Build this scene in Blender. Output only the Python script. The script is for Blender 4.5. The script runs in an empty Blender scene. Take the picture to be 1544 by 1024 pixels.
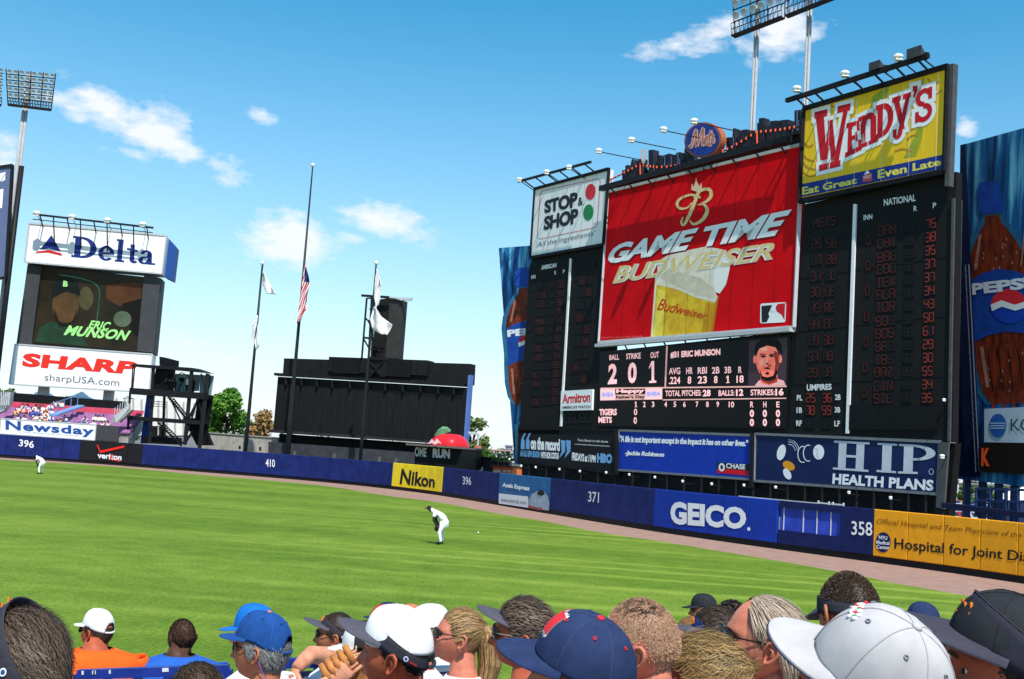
import bpy, bmesh, math, random
from mathutils import Vector, Matrix, noise as mnoise
import numpy as np
random.seed(7)
rng = np.random.default_rng(7)
scn = bpy.context.scene
COL = scn.collection
R = math.radians

# ------------------------------------------------------------------ camera
FPX = 1700.0                      # focal length in photo pixels
CAMH = 3.7
ROLL = math.atan(0.068)
PITCH = math.atan(177.0 / FPX)
Xh = Vector((1, 0, 0)); Uh = Vector((0, -math.sin(PITCH), math.cos(PITCH))); Fw = Vector((0, math.cos(PITCH), math.sin(PITCH)))
Rc = Xh * math.cos(ROLL) + Uh * math.sin(ROLL)
Uc = -Xh * math.sin(ROLL) + Uh * math.cos(ROLL)
CAMP = Vector((0, 0, CAMH))
cd = bpy.data.cameras.new('camera'); cam = bpy.data.objects.new('camera', cd); COL.objects.link(cam)
cd.sensor_width = 36; cd.lens = 36 * FPX / 1544; cd.clip_start = 0.05; cd.clip_end = 8000
m = Matrix.Identity(4)
for i, v in enumerate((Rc, Uc, -Fw)):
    for j in range(3): m[j][i] = v[j]
m.translation = CAMP
cam.matrix_world = m
scn.camera = cam

def ray(px, py):
    return Fw + Rc * ((px - 772) / FPX) + Uc * ((512 - py) / FPX)
def at(px, py, Y):                # pixel -> point at distance Y in front
    r = ray(px, py); return CAMP + r * (Y / r.y)
def ground(px, py, z=0.0):
    r = ray(px, py); return CAMP + r * ((z - CAMH) / r.z)
def horizon(px): return 637 + 0.068 * px

# ------------------------------------------------------------------ light
SUN_EL = R(57)
sh = Vector((0.24, -0.97, 0)).normalized()
SD = Vector((sh.x * math.cos(SUN_EL), sh.y * math.cos(SUN_EL), math.sin(SUN_EL)))
ld = bpy.data.lights.new('sun', 'SUN'); sun = bpy.data.objects.new('sun', ld); COL.objects.link(sun)
ld.energy = 5.0; ld.angle = R(0.5); ld.color = (1.0, 0.965, 0.9)
sun.rotation_euler = SD.to_track_quat('Z', 'Y').to_euler()
scn.view_settings.view_transform = 'Standard'; scn.view_settings.look = 'None'
scn.view_settings.exposure = 0.28; scn.view_settings.gamma = 1.0
scn.cycles.max_bounces = 6; scn.cycles.use_denoising = True

world = bpy.data.worlds.new('World'); scn.world = world; world.use_nodes = True
wn = world.node_tree; wn.nodes.clear()
def N(nt, t, **k):
    n = nt.nodes.new(t)
    for a, b in k.items():
        if a.startswith('i_'): n.inputs[a[2:]].default_value = b
        else: setattr(n, a, b)
    return n
def L(nt, a, b): nt.links.new(a, b)
def MATH(nt, op, a, b=None, c=None, clamp=False):
    n = nt.nodes.new('ShaderNodeMath'); n.operation = op; n.use_clamp = clamp
    for i, v in enumerate((a, b, c)):
        if v is None: continue
        if isinstance(v, (int, float)): n.inputs[i].default_value = v
        else: nt.links.new(v, n.inputs[i])
    return n.outputs[0]
sky = N(wn, 'ShaderNodeTexSky', sky_type='NISHITA', sun_disc=False)
sky.sun_elevation = SUN_EL; sky.sun_rotation = math.atan2(SD.x, SD.y)
sky.air_density = 1.0; sky.dust_density = 0.6; sky.ozone_density = 2.2; sky.altitude = 10
tc = N(wn, 'ShaderNodeTexCoord')
grad = N(wn, 'ShaderNodeHueSaturation'); grad.inputs['Hue'].default_value = 0.480; grad.inputs['Saturation'].default_value = 1.42; grad.inputs['Value'].default_value = 1.55
L(wn, sky.outputs[0], grad.inputs['Color'])
sp = N(wn, 'ShaderNodeSeparateXYZ'); L(wn, tc.outputs['Generated'], sp.inputs[0])
# clouds: soft uneven patches on the sky, each at its own bearing and height
nz = N(wn, 'ShaderNodeTexNoise'); nz.inputs['Scale'].default_value = 34; nz.inputs['Detail'].default_value = 7; nz.inputs['Roughness'].default_value = 0.6
mp = N(wn, 'ShaderNodeMapping'); mp.inputs['Scale'].default_value = (1, 1, 2.0); L(wn, tc.outputs['Generated'], mp.inputs[0]); L(wn, mp.outputs[0], nz.inputs['Vector'])
nzb = N(wn, 'ShaderNodeTexNoise'); nzb.inputs['Scale'].default_value = 70; nzb.inputs['Detail'].default_value = 4
L(wn, mp.outputs[0], nzb.inputs['Vector'])
nn = MATH(wn, 'ADD', MATH(wn, 'MULTIPLY', nz.outputs[0], 0.8), MATH(wn, 'MULTIPLY', nzb.outputs[0], 0.3))
clouds = [(165, 168, 62, 24, 14, .85), (235, 195, 58, 30, 8, 1.0), (262, 218, 38, 20, 8, .9), (110, 158, 40, 18, 8, .8), (200, 230, 34, 9, 0, .55), (440, 362, 56, 32, 0, 1.15), (585, 335, 60, 22, 6, .95), (528, 358, 35, 10, 6, .65),
          (355, 258, 48, 22, 6, .5), (398, 176, 24, 13, 10, .5), (8, 238, 28, 34, 0, .7), (1035, 68, 66, 17, -16, .85), (1075, 50, 50, 18, -20, .75), (1180, 48, 50, 32, -25, 1.0), (1150, 70, 40, 18, 0, .7),
          (1455, 195, 14, 16, 0, .8), (265, 508, 50, 14, 8, .6), (300, 535, 70, 14, 4, .5), (620, 520, 60, 12, 0, .3), (510, 172, 20, 10, 0, .25),
          (-400, 300, 200, 50, 5, .9), (-250, 60, 160, 40, -5, .8), (1900, 120, 200, 50, -8, .9), (2200, 400, 220, 60, 4, .9), (1750, -200, 200, 50, 8, .8), (500, -350, 160, 40, 4, .8)]
acc = None
for (cx, cy, w, h, rot, k) in clouds:
    d = ray(cx, cy).normalized(); up = Vector((0, 0, 1)); e1 = d.cross(up).normalized(); e2 = e1.cross(d)
    a = R(-rot) - ROLL; e1r = e1 * math.cos(a) + e2 * math.sin(a); e2r = -e1 * math.sin(a) + e2 * math.cos(a)
    def dot(v):
        n = wn.nodes.new('ShaderNodeVectorMath'); n.operation = 'DOT_PRODUCT'; n.inputs[1].default_value = v
        L(wn, tc.outputs['Generated'], n.inputs[0]); return n.outputs['Value']
    q = math.sqrt((cx - 772) ** 2 + (cy - 512) ** 2 + FPX ** 2)
    x = MATH(wn, 'DIVIDE', dot(e1r), w * 1.3 / q); y = MATH(wn, 'DIVIDE', dot(e2r), h * 1.3 / q)
    r2 = MATH(wn, 'ADD', MATH(wn, 'MULTIPLY', x, x), MATH(wn, 'MULTIPLY', y, y))
    g = MATH(wn, 'MULTIPLY', MATH(wn, 'EXPONENT', MATH(wn, 'MULTIPLY', r2, -1.1)), k)
    if q < FPX * 3:
        fr = MATH(wn, 'GREATER_THAN', dot(d), 0.0); g = MATH(wn, 'MULTIPLY', g, fr)
    acc = g if acc is None else MATH(wn, 'MAXIMUM', acc, g)
dens = MATH(wn, 'MULTIPLY', MATH(wn, 'SUBTRACT', MATH(wn, 'ADD', acc, MATH(wn, 'MULTIPLY', nn, 1.9)), 1.36), 1.7, clamp=True)
dens = MATH(wn, 'MULTIPLY', dens, MATH(wn, 'MULTIPLY', acc, 3.0, clamp=True))
dens = MATH(wn, 'MULTIPLY', dens, 0.93)
mx = N(wn, 'ShaderNodeMix', data_type='RGBA'); L(wn, dens, mx.inputs[0]); L(wn, grad.outputs[0], mx.inputs[6]); mx.inputs[7].default_value = (8.3, 8.4, 8.8, 1)
# pale milky air low over the horizon
low = MATH(wn, 'POWER', MATH(wn, 'SUBTRACT', 1.0, MATH(wn, 'MULTIPLY', sp.outputs[2], 2.2, clamp=True), clamp=True), 2.0)
mh = N(wn, 'ShaderNodeMix', data_type='RGBA'); L(wn, MATH(wn, 'MULTIPLY', low, 0.76), mh.inputs[0]); L(wn, mx.outputs[2], mh.inputs[6]); mh.inputs[7].default_value = (7.2, 8.2, 8.8, 1)
bg = N(wn, 'ShaderNodeBackground'); bg.inputs['Strength'].default_value = 0.1
ow = N(wn, 'ShaderNodeOutputWorld'); L(wn, mh.outputs[2], bg.inputs[0]); L(wn, bg.outputs[0], ow.inputs[0])

# ------------------------------------------------------------------ materials
MATS = {}
def mat(name, col, rough=0.6, var=0.0, scale=8.0, bump=0.0, bscale=40.0, emit=0.0, metal=0.0, col2=None, stretch=None, spec=0.12):
    if name in MATS: return MATS[name]
    mt = bpy.data.materials.new(name); mt.use_nodes = True; nt = mt.node_tree; b = nt.nodes['Principled BSDF']
    b.inputs['Roughness'].default_value = rough; b.inputs['Metallic'].default_value = metal; b.inputs['Specular IOR Level'].default_value = spec
    b.inputs['Base Color'].default_value = (*col, 1)
    co = N(nt, 'ShaderNodeTexCoord').outputs['Object']
    if stretch:
        mpn = N(nt, 'ShaderNodeMapping'); mpn.inputs['Scale'].default_value = stretch; L(nt, co, mpn.inputs[0]); co = mpn.outputs[0]
    if var > 0 or col2:
        n1 = N(nt, 'ShaderNodeTexNoise'); n1.inputs['Scale'].default_value = scale; n1.inputs['Detail'].default_value = 6; n1.inputs['Roughness'].default_value = .65
        L(nt, co, n1.inputs['Vector'])
        cr = N(nt, 'ShaderNodeValToRGB'); cr.color_ramp.elements[0].position = .3; cr.color_ramp.elements[1].position = .7
        c2 = col2 or tuple(min(1, c * (1 + var)) for c in col); c1 = col if col2 else tuple(c * (1 - var) for c in col)
        cr.color_ramp.elements[0].color = (*c1, 1); cr.color_ramp.elements[1].color = (*c2, 1)
        L(nt, n1.outputs[0], cr.inputs[0]); L(nt, cr.outputs[0], b.inputs['Base Color'])
        if emit: L(nt, cr.outputs[0], b.inputs['Emission Color'])
    if bump > 0:
        n2 = N(nt, 'ShaderNodeTexNoise'); n2.inputs['Scale'].default_value = bscale; n2.inputs['Detail'].default_value = 4
        L(nt, co, n2.inputs['Vector']); bp = N(nt, 'ShaderNodeBump'); bp.inputs['Strength'].default_value = bump
        L(nt, n2.outputs[0], bp.inputs['Height']); L(nt, bp.outputs[0], b.inputs['Normal'])
    if emit:
        b.inputs['Emission Strength'].default_value = emit
        if not (var > 0 or col2): b.inputs['Emission Color'].default_value = (*col, 1)
    MATS[name] = mt; return mt

white = mat('white_print', (.8, .8, .8), .5, .05, 3)
black = mat('black_paint', (.007, .007, .008), .6, .3, 2)
darkpanel = mat('dark_board', (.010, .010, .011), .7, .35, 1.5)
steel = mat('dark_steel', (.012, .012, .014), .5, .3, 5)
grey = mat('grey_steel', (.16, .17, .18), .45, .2, 4)
lightgrey = mat('light_grey', (.45, .46, .48), .5, .1, 4)
navy = mat('navy_print', (.012, .03, .16), .5, .1, 3)
red = mat('red_print', (.62, .012, .02), .5, .08, 3)
yellow = mat('yellow_print', (.75, .55, .03), .5, .1, 3)

# ------------------------------------------------------------------ object helpers
def tag(o, label=None, cat=None, group=None, kind=None):
    if label: o['label'] = label
    if cat: o['category'] = cat
    if group: o['group'] = group
    if kind: o['kind'] = kind
    return o
def thing(name, label, cat, loc=(0, 0, 0), rz=0.0, group=None):
    o = bpy.data.objects.new(name, None); COL.objects.link(o); o.location = loc; o.rotation_euler = (0, 0, rz); o.empty_display_size = .2
    return tag(o, label, cat, group)
def wloc(o):
    if o is None: return Vector((0, 0, 0))
    v = Vector(o.location)
    return v + (wloc(o.parent) if o.parent else Vector((0, 0, 0)))
def obj(name, verts, faces, m, parent=None, smooth=False, local=False, mats=None, fm=None):
    """one mesh object; verts are world coordinates unless local"""
    me = bpy.data.meshes.new(name)
    if parent is not None and not local:
        p = wloc(parent); verts = [(v[0] - p.x, v[1] - p.y, v[2] - p.z) for v in verts]
    me.from_pydata([tuple(v) for v in verts], [], [tuple(f) for f in faces])
    for mm in (mats or [m]): me.materials.append(mm)
    if fm is not None: me.polygons.foreach_set('material_index', fm)
    if smooth: me.polygons.foreach_set('use_smooth', [True] * len(me.polygons))
    me.update()
    o = bpy.data.objects.new(name, me); COL.objects.link(o)
    if parent is not None: o.parent = parent
    return o
class MB:
    """mesh collector"""
    def __init__(s): s.v = []; s.f = []; s.m = []; s.cur = 0
    def add(s, vs, fs):
        n = len(s.v); s.v += [Vector(v) for v in vs]; s.f += [tuple(i + n for i in f) for f in fs]; s.m += [s.cur] * len(fs)
    def box(s, c, d, M=None):
        x, y, z = d[0] / 2, d[1] / 2, d[2] / 2; c = Vector(c)
        vs = [Vector((a * x, b * y, e * z)) for a in (-1, 1) for b in (-1, 1) for e in (-1, 1)]
        if M: vs = [M @ v for v in vs]
        s.add([c + v for v in vs], [(0, 1, 3, 2), (4, 6, 7, 5), (0, 4, 5, 1), (2, 3, 7, 6), (0, 2, 6, 4), (1, 5, 7, 3)])
    def hexa(s, a, b):            # two quads a (4 pts) and b (4 pts)
        s.add(list(a) + list(b), [(3, 2, 1, 0), (4, 5, 6, 7), (0, 1, 5, 4), (1, 2, 6, 5), (2, 3, 7, 6), (3, 0, 4, 7)])
    def bar(s, a, b, w, h=None):
        a = Vector(a); b = Vector(b); h = h or w; d = b - a
        if d.length < 1e-6: return
        d.normalize(); up = Vector((0, 0, 1)) if abs(d.z) < .95 else Vector((1, 0, 0))
        p = d.cross(up).normalized() * (w / 2); q = p.cross(d).normalized() * (h / 2)
        s.hexa([a - p - q, a + p - q, a + p + q, a - p + q], [b - p - q, b + p - q, b + p + q, b - p + q])
    def tube(s, pts, rad, n=8, cap=True):
        pts = [Vector(p) for p in pts]; rs = rad if isinstance(rad, (list, tuple)) else [rad] * len(pts)
        rings = []; ref = None
        for i, p in enumerate(pts):
            d = (pts[min(i + 1, len(pts) - 1)] - pts[max(i - 1, 0)]).normalized()
            if ref is None: ref = Vector((0, 0, 1)) if abs(d.z) < .9 else Vector((1, 0, 0))
            a = d.cross(ref).normalized(); b = a.cross(d).normalized(); ref = b
            rings.append([p + (a * math.cos(t) + b * math.sin(t)) * rs[i] for t in [2 * math.pi * k / n for k in range(n)]])
        vs = [v for r in rings for v in r]; fs = []
        for i in range(len(rings) - 1):
            for k in range(n): fs.append((i * n + k, i * n + (k + 1) % n, (i + 1) * n + (k + 1) % n, (i + 1) * n + k))
        if cap: fs.append(tuple(range(n - 1, -1, -1))); fs.append(tuple((len(rings) - 1) * n + k for k in range(n)))
        s.add(vs, fs)
    def ell(s, c, r, nu=12, nv=8, M=None):
        c = Vector(c); vs = []; fs = []
        for j in range(nv + 1):
            th = math.pi * j / nv
            for i in range(nu):
                ph = 2 * math.pi * i / nu
                v = Vector((r[0] * math.sin(th) * math.cos(ph), r[1] * math.sin(th) * math.sin(ph), r[2] * math.cos(th)))
                vs.append(c + (M @ v if M else v))
        for j in range(nv):
            for i in range(nu): fs.append((j * nu + i, (j + 1) * nu + i, (j + 1) * nu + (i + 1) % nu, j * nu + (i + 1) % nu))
        s.add(vs, fs)
    def grid(s, P):               # P[i][j] points
        n = len(P); k = len(P[0]); s.add([p for r in P for p in r], [(i * k + j, i * k + j + 1, (i + 1) * k + j + 1, (i + 1) * k + j) for i in range(n - 1) for j in range(k - 1)])
    def build(s, name, m, parent=None, smooth=False, local=False, mats=None):
        return obj(name, s.v, s.f, m, parent, smooth, local, mats, s.m if mats else None)
def link_copy(o, parent=None):
    c = o.copy(); COL.objects.link(c)
    if parent is not None: c.parent = parent
    return c
def copy_tree(root, loc=None, rz=None):
    r = root.copy(); COL.objects.link(r)
    if loc is not None: r.location = loc
    if rz is not None: r.rotation_euler = (0, 0, rz)
    for ch in list(root.children):
        c = link_copy(ch, r)
        for g in list(ch.children): link_copy(g, c)
    return r

# ------------------------------------------------------------------ vertical planes for boards
class Plane:
    def __init__(s, x0, Y0, x1, Y1):
        a = at(x0, horizon(x0), Y0); b = at(x1, horizon(x1), Y1)
        s.o = Vector((a.x, a.y, 0)); s.u = Vector((b.x - a.x, b.y - a.y, 0)).normalized(); s.n = Vector((s.u.y, -s.u.x, 0))
        if s.n.dot(CAMP - s.o) < 0: s.n = -s.n
    def uv(s, px, py, d=0.0):
        r = ray(px, py); o = s.o + s.n * d; t = (o - CAMP).dot(s.n) / r.dot(s.n); p = CAMP + r * t
        return (p - o).dot(s.u), p.z
    def pt(s, u, v, d=0.0): return s.o + s.u * u + Vector((0, 0, v)) + s.n * d
    def P(s, px, py, d=0.0): return s.pt(*s.uv(px, py), d)     # point on the plane seen at the pixel, moved out by d
    def shifted(s, d):
        q = Plane.__new__(Plane); q.o = s.o + s.n * d; q.u = s.u; q.n = s.n; return q

def poly(pl, pts, m, name, parent, d=0.0, th=0.05, uvs=None):
    """extruded flat shape: outline in photo pixels laid on the plane, front at d, thickness th behind it"""
    uv = uvs or [pl.uv(*p) for p in pts]
    n = len(uv); f = [pl.pt(u, v, d) for u, v in uv]; b = [pl.pt(u, v, d - th) for u, v in uv]
    faces = [tuple(range(n)), tuple(range(2 * n - 1, n - 1, -1))] + [(i, (i + 1) % n, n + (i + 1) % n, n + i) for i in range(n)]
    o = obj(name, f + b, faces, m, parent)
    bm = bmesh.new(); bm.from_mesh(o.data)
    big = [fc for fc in bm.faces if len(fc.verts) > 4]
    if big: bmesh.ops.triangulate(bm, faces=big)
    bmesh.ops.recalc_face_normals(bm, faces=bm.faces); bm.to_mesh(o.data); bm.free()
    return o
TEXTS = {}
def text_mesh(s, bold=0.0, spacing=1.0, shear=0.0):
    k = (s, bold, spacing, shear)
    if k in TEXTS: return TEXTS[k]
    c = bpy.data.curves.new('t', 'FONT'); c.body = s; c.offset = bold; c.space_character = spacing; c.shear = shear; c.resolution_u = 3; c.fill_mode = 'FRONT' if hasattr(c, 'fill_mode') else c.fill_mode
    o = bpy.data.objects.new('t', c)
    me = o.to_mesh()
    v = np.array([tuple(x.co) for x in me.vertices]); f = [tuple(p.vertices) for p in me.polygons]
    o.to_mesh_clear(); bpy.data.objects.remove(o); bpy.data.curves.remove(c)
    lo = v.min(0); hi = v.max(0); v = (v - lo) / np.maximum(hi - lo, 1e-6)
    TEXTS[k] = (v[:, :2], f); return TEXTS[k]
def text(pl, s, quad, m, parent, d=0.02, bold=0.0, spacing=1.0, shear=0.0, name='lettering', mb=None):
    """quad: bl, br, tr, tl photo pixels of the ink's bounding box"""
    v, f = text_mesh(s, bold, spacing, shear)
    q = [pl.uv(*p) for p in quad]; vs = []
    for x, y in v:
        u = (1 - x) * (1 - y) * q[0][0] + x * (1 - y) * q[1][0] + x * y * q[2][0] + (1 - x) * y * q[3][0]
        w = (1 - x) * (1 - y) * q[0][1] + x * (1 - y) * q[1][1] + x * y * q[2][1] + (1 - x) * y * q[3][1]
        vs.append(pl.pt(u, w, d))
    if mb is not None: mb.add(vs, f); return None
    return obj(name, vs, f, m, parent)
def ribbon(pl, pts, m, name, parent, d=0.02, mb=None, closed=False, sm=True):
    """pts: (px,py,width_px) strokes"""
    P = []
    if sm and len(pts) > 2:
        n = len(pts); seg = n if closed else n - 1
        for i in range(seg):
            p0, p1, p2, p3 = [pts[(i + k) % n] if closed else pts[min(max(i + k, 0), n - 1)] for k in (-1, 0, 1, 2)]
            for t in (0, .25, .5, .75):
                P.append(tuple(.5 * ((2 * b) + (-a + c) * t + (2 * a - 5 * b + 4 * c - e) * t * t + (-a + 3 * b - 3 * c + e) * t ** 3) for a, b, c, e in zip(p0, p1, p2, p3)))
        P.append(pts[0] if closed else pts[-1])
    else: P = list(pts) + ([pts[0]] if closed else [])
    vs = []
    for i, (x, y, w) in enumerate(P):
        a = P[max(i - 1, 0)]; b = P[min(i + 1, len(P) - 1)]
        if closed and i in (0, len(P) - 1): a = P[-2]; b = P[1]
        dx, dy = b[0] - a[0], b[1] - a[1]; l = math.hypot(dx, dy) or 1; nx, ny = -dy / l * w / 2, dx / l * w / 2
        vs += [pl.P(x + nx, y + ny, d), pl.P(x - nx, y - ny, d)]
    fs = [(2 * i, 2 * i + 1, 2 * i + 3, 2 * i + 2) for i in range(len(P) - 1)]
    if mb is not None: mb.add(vs, fs); return
    return obj(name, vs, fs, m, parent)
def ellp(cx, cy, rx, ry, n=24, rot=0.0, a0=0, a1=360):
    out = []
    for i in range(n if a1 - a0 >= 360 else n + 1):
        t = R(a0 + (a1 - a0) * i / n); x, y = rx * math.cos(t), ry * math.sin(t)
        out.append((cx + x * math.cos(rot) - y * math.sin(rot), cy + x * math.sin(rot) + y * math.cos(rot)))
    return out
def Q(ox, oy, s): return lambda *p: [(ox + x / s, oy + y / s) for x, y in p]
def flat(pl, pts, m, name, parent, d=0.02):
    n = len(pts); o = obj(name, [pl.P(x, y, d) for x, y in pts], [tuple(range(n))], m, parent)
    if n > 4:
        bm = bmesh.new(); bm.from_mesh(o.data); bmesh.ops.triangulate(bm, faces=bm.faces); bm.to_mesh(o.data); bm.free()
    return o
# ================================================================== setting
def node_mat(name, rough=.9):
    mt = bpy.data.materials.new(name); mt.use_nodes = True; nt = mt.node_tree; b = nt.nodes['Principled BSDF']; b.inputs['Roughness'].default_value = rough
    b.inputs['Specular IOR Level'].default_value = .15
    return mt, nt, b
# grass with mown stripes
gm, nt, b = node_mat('mown_grass', .95)
co = N(nt, 'ShaderNodeTexCoord').outputs['Object']; s3 = N(nt, 'ShaderNodeSeparateXYZ'); L(nt, co, s3.inputs[0])
wob = N(nt, 'ShaderNodeTexNoise'); wob.inputs['Scale'].default_value = .12; wob.inputs['Detail'].default_value = 3; L(nt, co, wob.inputs['Vector'])
tt = MATH(nt, 'ADD', MATH(nt, 'ADD', s3.outputs[1], MATH(nt, 'MULTIPLY', s3.outputs[0], 0.06)), MATH(nt, 'MULTIPLY', wob.outputs[0], .8))
def band(c, w, k):
    d = MATH(nt, 'ABSOLUTE', MATH(nt, 'SUBTRACT', tt, c)); return MATH(nt, 'MULTIPLY', MATH(nt, 'SUBTRACT', 1.0, MATH(nt, 'SMOOTH_MIN', MATH(nt, 'DIVIDE', d, w), 1.0, .3), clamp=True), k)
acc = None
for c, w, k in ((24.0, .7, .9), (26.6, .6, .9), (30.2, .8, 1.0), (35.0, .8, .9), (38.6, .6, 1.0), (41.4, .6, .9), (43.8, .5, .7), (51, 1, .4), (57.5, .8, 1.0), (60.3, .8, 1.0), (63.0, .6, .7), (72, 1.5, .4), (80, 2, .35), (93, 1.6, .6), (100, 1.4, .5)):
    v = band(c, w, k); acc = v if acc is None else MATH(nt, 'MAXIMUM', acc, v)
acc = MATH(nt, 'MULTIPLY', acc, MATH(nt, 'ADD', MATH(nt, 'MULTIPLY', MATH(nt, 'MULTIPLY', MATH(nt, 'ADD', s3.outputs[0], 13.0), .05, clamp=True), .85), .13))
broad = MATH(nt, 'MULTIPLY', MATH(nt, 'SINE', MATH(nt, 'MULTIPLY', tt, .62)), .035)
n1 = N(nt, 'ShaderNodeTexNoise'); n1.inputs['Scale'].default_value = .8; n1.inputs['Detail'].default_value = 8; n1.inputs['Roughness'].default_value = .7; L(nt, co, n1.inputs['Vector'])
n2 = N(nt, 'ShaderNodeTexNoise'); n2.inputs['Scale'].default_value = 9; n2.inputs['Detail'].default_value = 8; n2.inputs['Roughness'].default_value = .8; L(nt, co, n2.inputs['Vector'])
patch = N(nt, 'ShaderNodeTexNoise'); patch.inputs['Scale'].default_value = .09; patch.inputs['Detail'].default_value = 4; L(nt, co, patch.inputs['Vector'])
f = MATH(nt, 'ADD', MATH(nt, 'MULTIPLY', acc, .24), MATH(nt, 'ADD', MATH(nt, 'MULTIPLY', n1.outputs[0], .48), MATH(nt, 'ADD', MATH(nt, 'MULTIPLY', MATH(nt, 'SUBTRACT', n2.outputs[0], .27), 1.15), broad)))
f = MATH(nt, 'ADD', f, MATH(nt, 'MULTIPLY', MATH(nt, 'SUBTRACT', patch.outputs[0], .5), .35))
cr = N(nt, 'ShaderNodeValToRGB'); e = cr.color_ramp.elements
e[0].position = .25; e[0].color = (.030, .078, .006, 1); e[1].position = .92; e[1].color = (.27, .355, .055, 1)
x_ = cr.color_ramp.elements.new(.48); x_.color = (.098, .170, .012, 1)
L(nt, f, cr.inputs[0]); L(nt, cr.outputs[0], b.inputs['Base Color'])
bp = N(nt, 'ShaderNodeBump'); bp.inputs['Strength'].default_value = .5; bp.inputs['Distance'].default_value = .05; L(nt, n2.outputs[0], bp.inputs['Height']); L(nt, bp.outputs[0], b.inputs['Normal'])
trackm = mat('track_clay', (.25, .15, .115), .95, .14, 1.3, .3, 6, col2=(.33, .21, .17))
asphalt = mat('asphalt', (.10, .10, .10), .9, .3, .08, col2=(.2, .195, .18))
concrete = mat('concrete', (.30, .29, .27), .9, .18, 2, .2, 20)

WALLB = [(-420, 668), (-160, 680), (0, 690), (140, 699), (210, 704.5), (300, 711.5), (400, 719.5), (500, 728), (590, 737.5), (668, 747.5), (754, 762), (830, 775), (895, 786), (988, 801.5), (1080, 815), (1172, 828), (1317, 847.5), (1440, 864.5), (1544, 880), (1700, 904), (1900, 936)]
WB = [ground(*p) for p in WALLB]
def catmull(P, sub=14):
    out = []
    for i in range(len(P) - 1):
        p0, p1, p2, p3 = P[max(i - 1, 0)], P[i], P[i + 1], P[min(i + 2, len(P) - 1)]
        for k in range(sub):
            t = k / sub; out.append(.5 * ((2 * p1) + (p2 - p0) * t + (2 * p0 - 5 * p1 + 4 * p2 - p3) * t * t + (3 * p1 - p0 - 3 * p2 + p3) * t ** 3))
    return out + [P[-1]]
WC = catmull(WB)
# lightly relax the measured curve
for _ in range(60):
    WC = [WC[0]] + [WC[i] * .5 + (WC[i - 1] + WC[i + 1]) * .25 for i in range(1, len(WC) - 1)] + [WC[-1]]
TR = [(-420, 669.5), (-160, 682), (0, 693), (160, 703), (300, 716), (400, 724), (500, 734), (580, 747), (661, 757.5), (743, 773), (825, 787), (906, 803), (1000, 817), (1073, 829), (1187, 848), (1300, 869), (1352, 880), (1479, 902), (1620, 928), (1900, 985)]
TC = catmull([ground(*p) for p in TR], 6)
def sheet(name, pts, z, m, label=None):
    o = obj(name, [(p.x, p.y, z) for p in pts], [tuple(range(len(pts)))], m)
    bm = bmesh.new(); bm.from_mesh(o.data); bmesh.ops.triangulate(bm, faces=bm.faces); bmesh.ops.recalc_face_normals(bm, faces=bm.faces); bm.to_mesh(o.data); bm.free()
    o['kind'] = 'structure'; return o
V = Vector
sheet('ground', [V((-2500, -60, 0)), V((2500, -60, 0)), V((2500, 5000, 0)), V((-2500, 5000, 0))], -0.02, asphalt)
sheet('warning_track', [V((-75, 9, 0))] + WC + [V((42, 9, 0))], -0.008, trackm)
sheet('outfield_grass', [V((-75, 9, 0))] + TC + [V((TC[-1].x, 9, 0))], 0.0, gm)

# ================================================================== outfield wall: padded panels
padblue = mat('wall_pad_blue', (.010, .019, .112), .6, .35, 1.1)
padbright = mat('wall_pad_bright_blue', (.008, .035, .30), .6, .15, 1.4)
padyellow = mat('wall_pad_yellow', (.80, .58, .02), .5, .1, 2)
padorange = mat('wall_pad_orange', (.72, .30, .012), .5, .1, 2)
padblack = mat('wall_pad_black', (.012, .012, .014), .5, .2, 2)
padteal = mat('wall_pad_teal', (.02, .12, .30), .5, .2, 1)
padnavy = mat('wall_pad_navy', (.008, .014, .075), .6, .25, 2)
wall = thing('outfield_wall', 'long curved blue padded outfield wall carrying painted distances and advertisements', 'wall', WC[len(WC) // 2])
HW = 2.44
seg = [0.0]
for a, c in zip(WC, WC[1:]): seg.append(seg[-1] + (c - a).length)
def along(s):
    import bisect
    i = min(max(bisect.bisect_right(seg, s) - 1, 0), len(WC) - 2); t = (s - seg[i]) / (seg[i + 1] - seg[i]); return WC[i].lerp(WC[i + 1], t)
def s_of_px(px):                  # arc length where the wall crosses a pixel column (along its base)
    best = None
    for i in range(len(WC)):
        p = WC[i] - CAMP; z = p.dot(Fw)
        if z <= 0: continue
        x = 772 + FPX * p.dot(Rc) / z
        if best is None or abs(x - px) < best[0]: best = (abs(x - px), i, x)
    i = best[1]; j = i + 1 if (best[2] < px and i + 1 < len(WC)) else i - 1
    p = WC[j] - CAMP; xj = 772 + FPX * p.dot(Rc) / p.dot(Fw)
    return seg[i] + (seg[j] - seg[i]) * (px - best[2]) / (xj - best[2])
cuts = [(-400, padblue), (119, padblack), (213, padblue), (591, padyellow), (667, padblue), (752, padteal), (829, padblue), (986, padbright), (1172, padnavy), (1317, padorange), (1880, None)]
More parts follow.
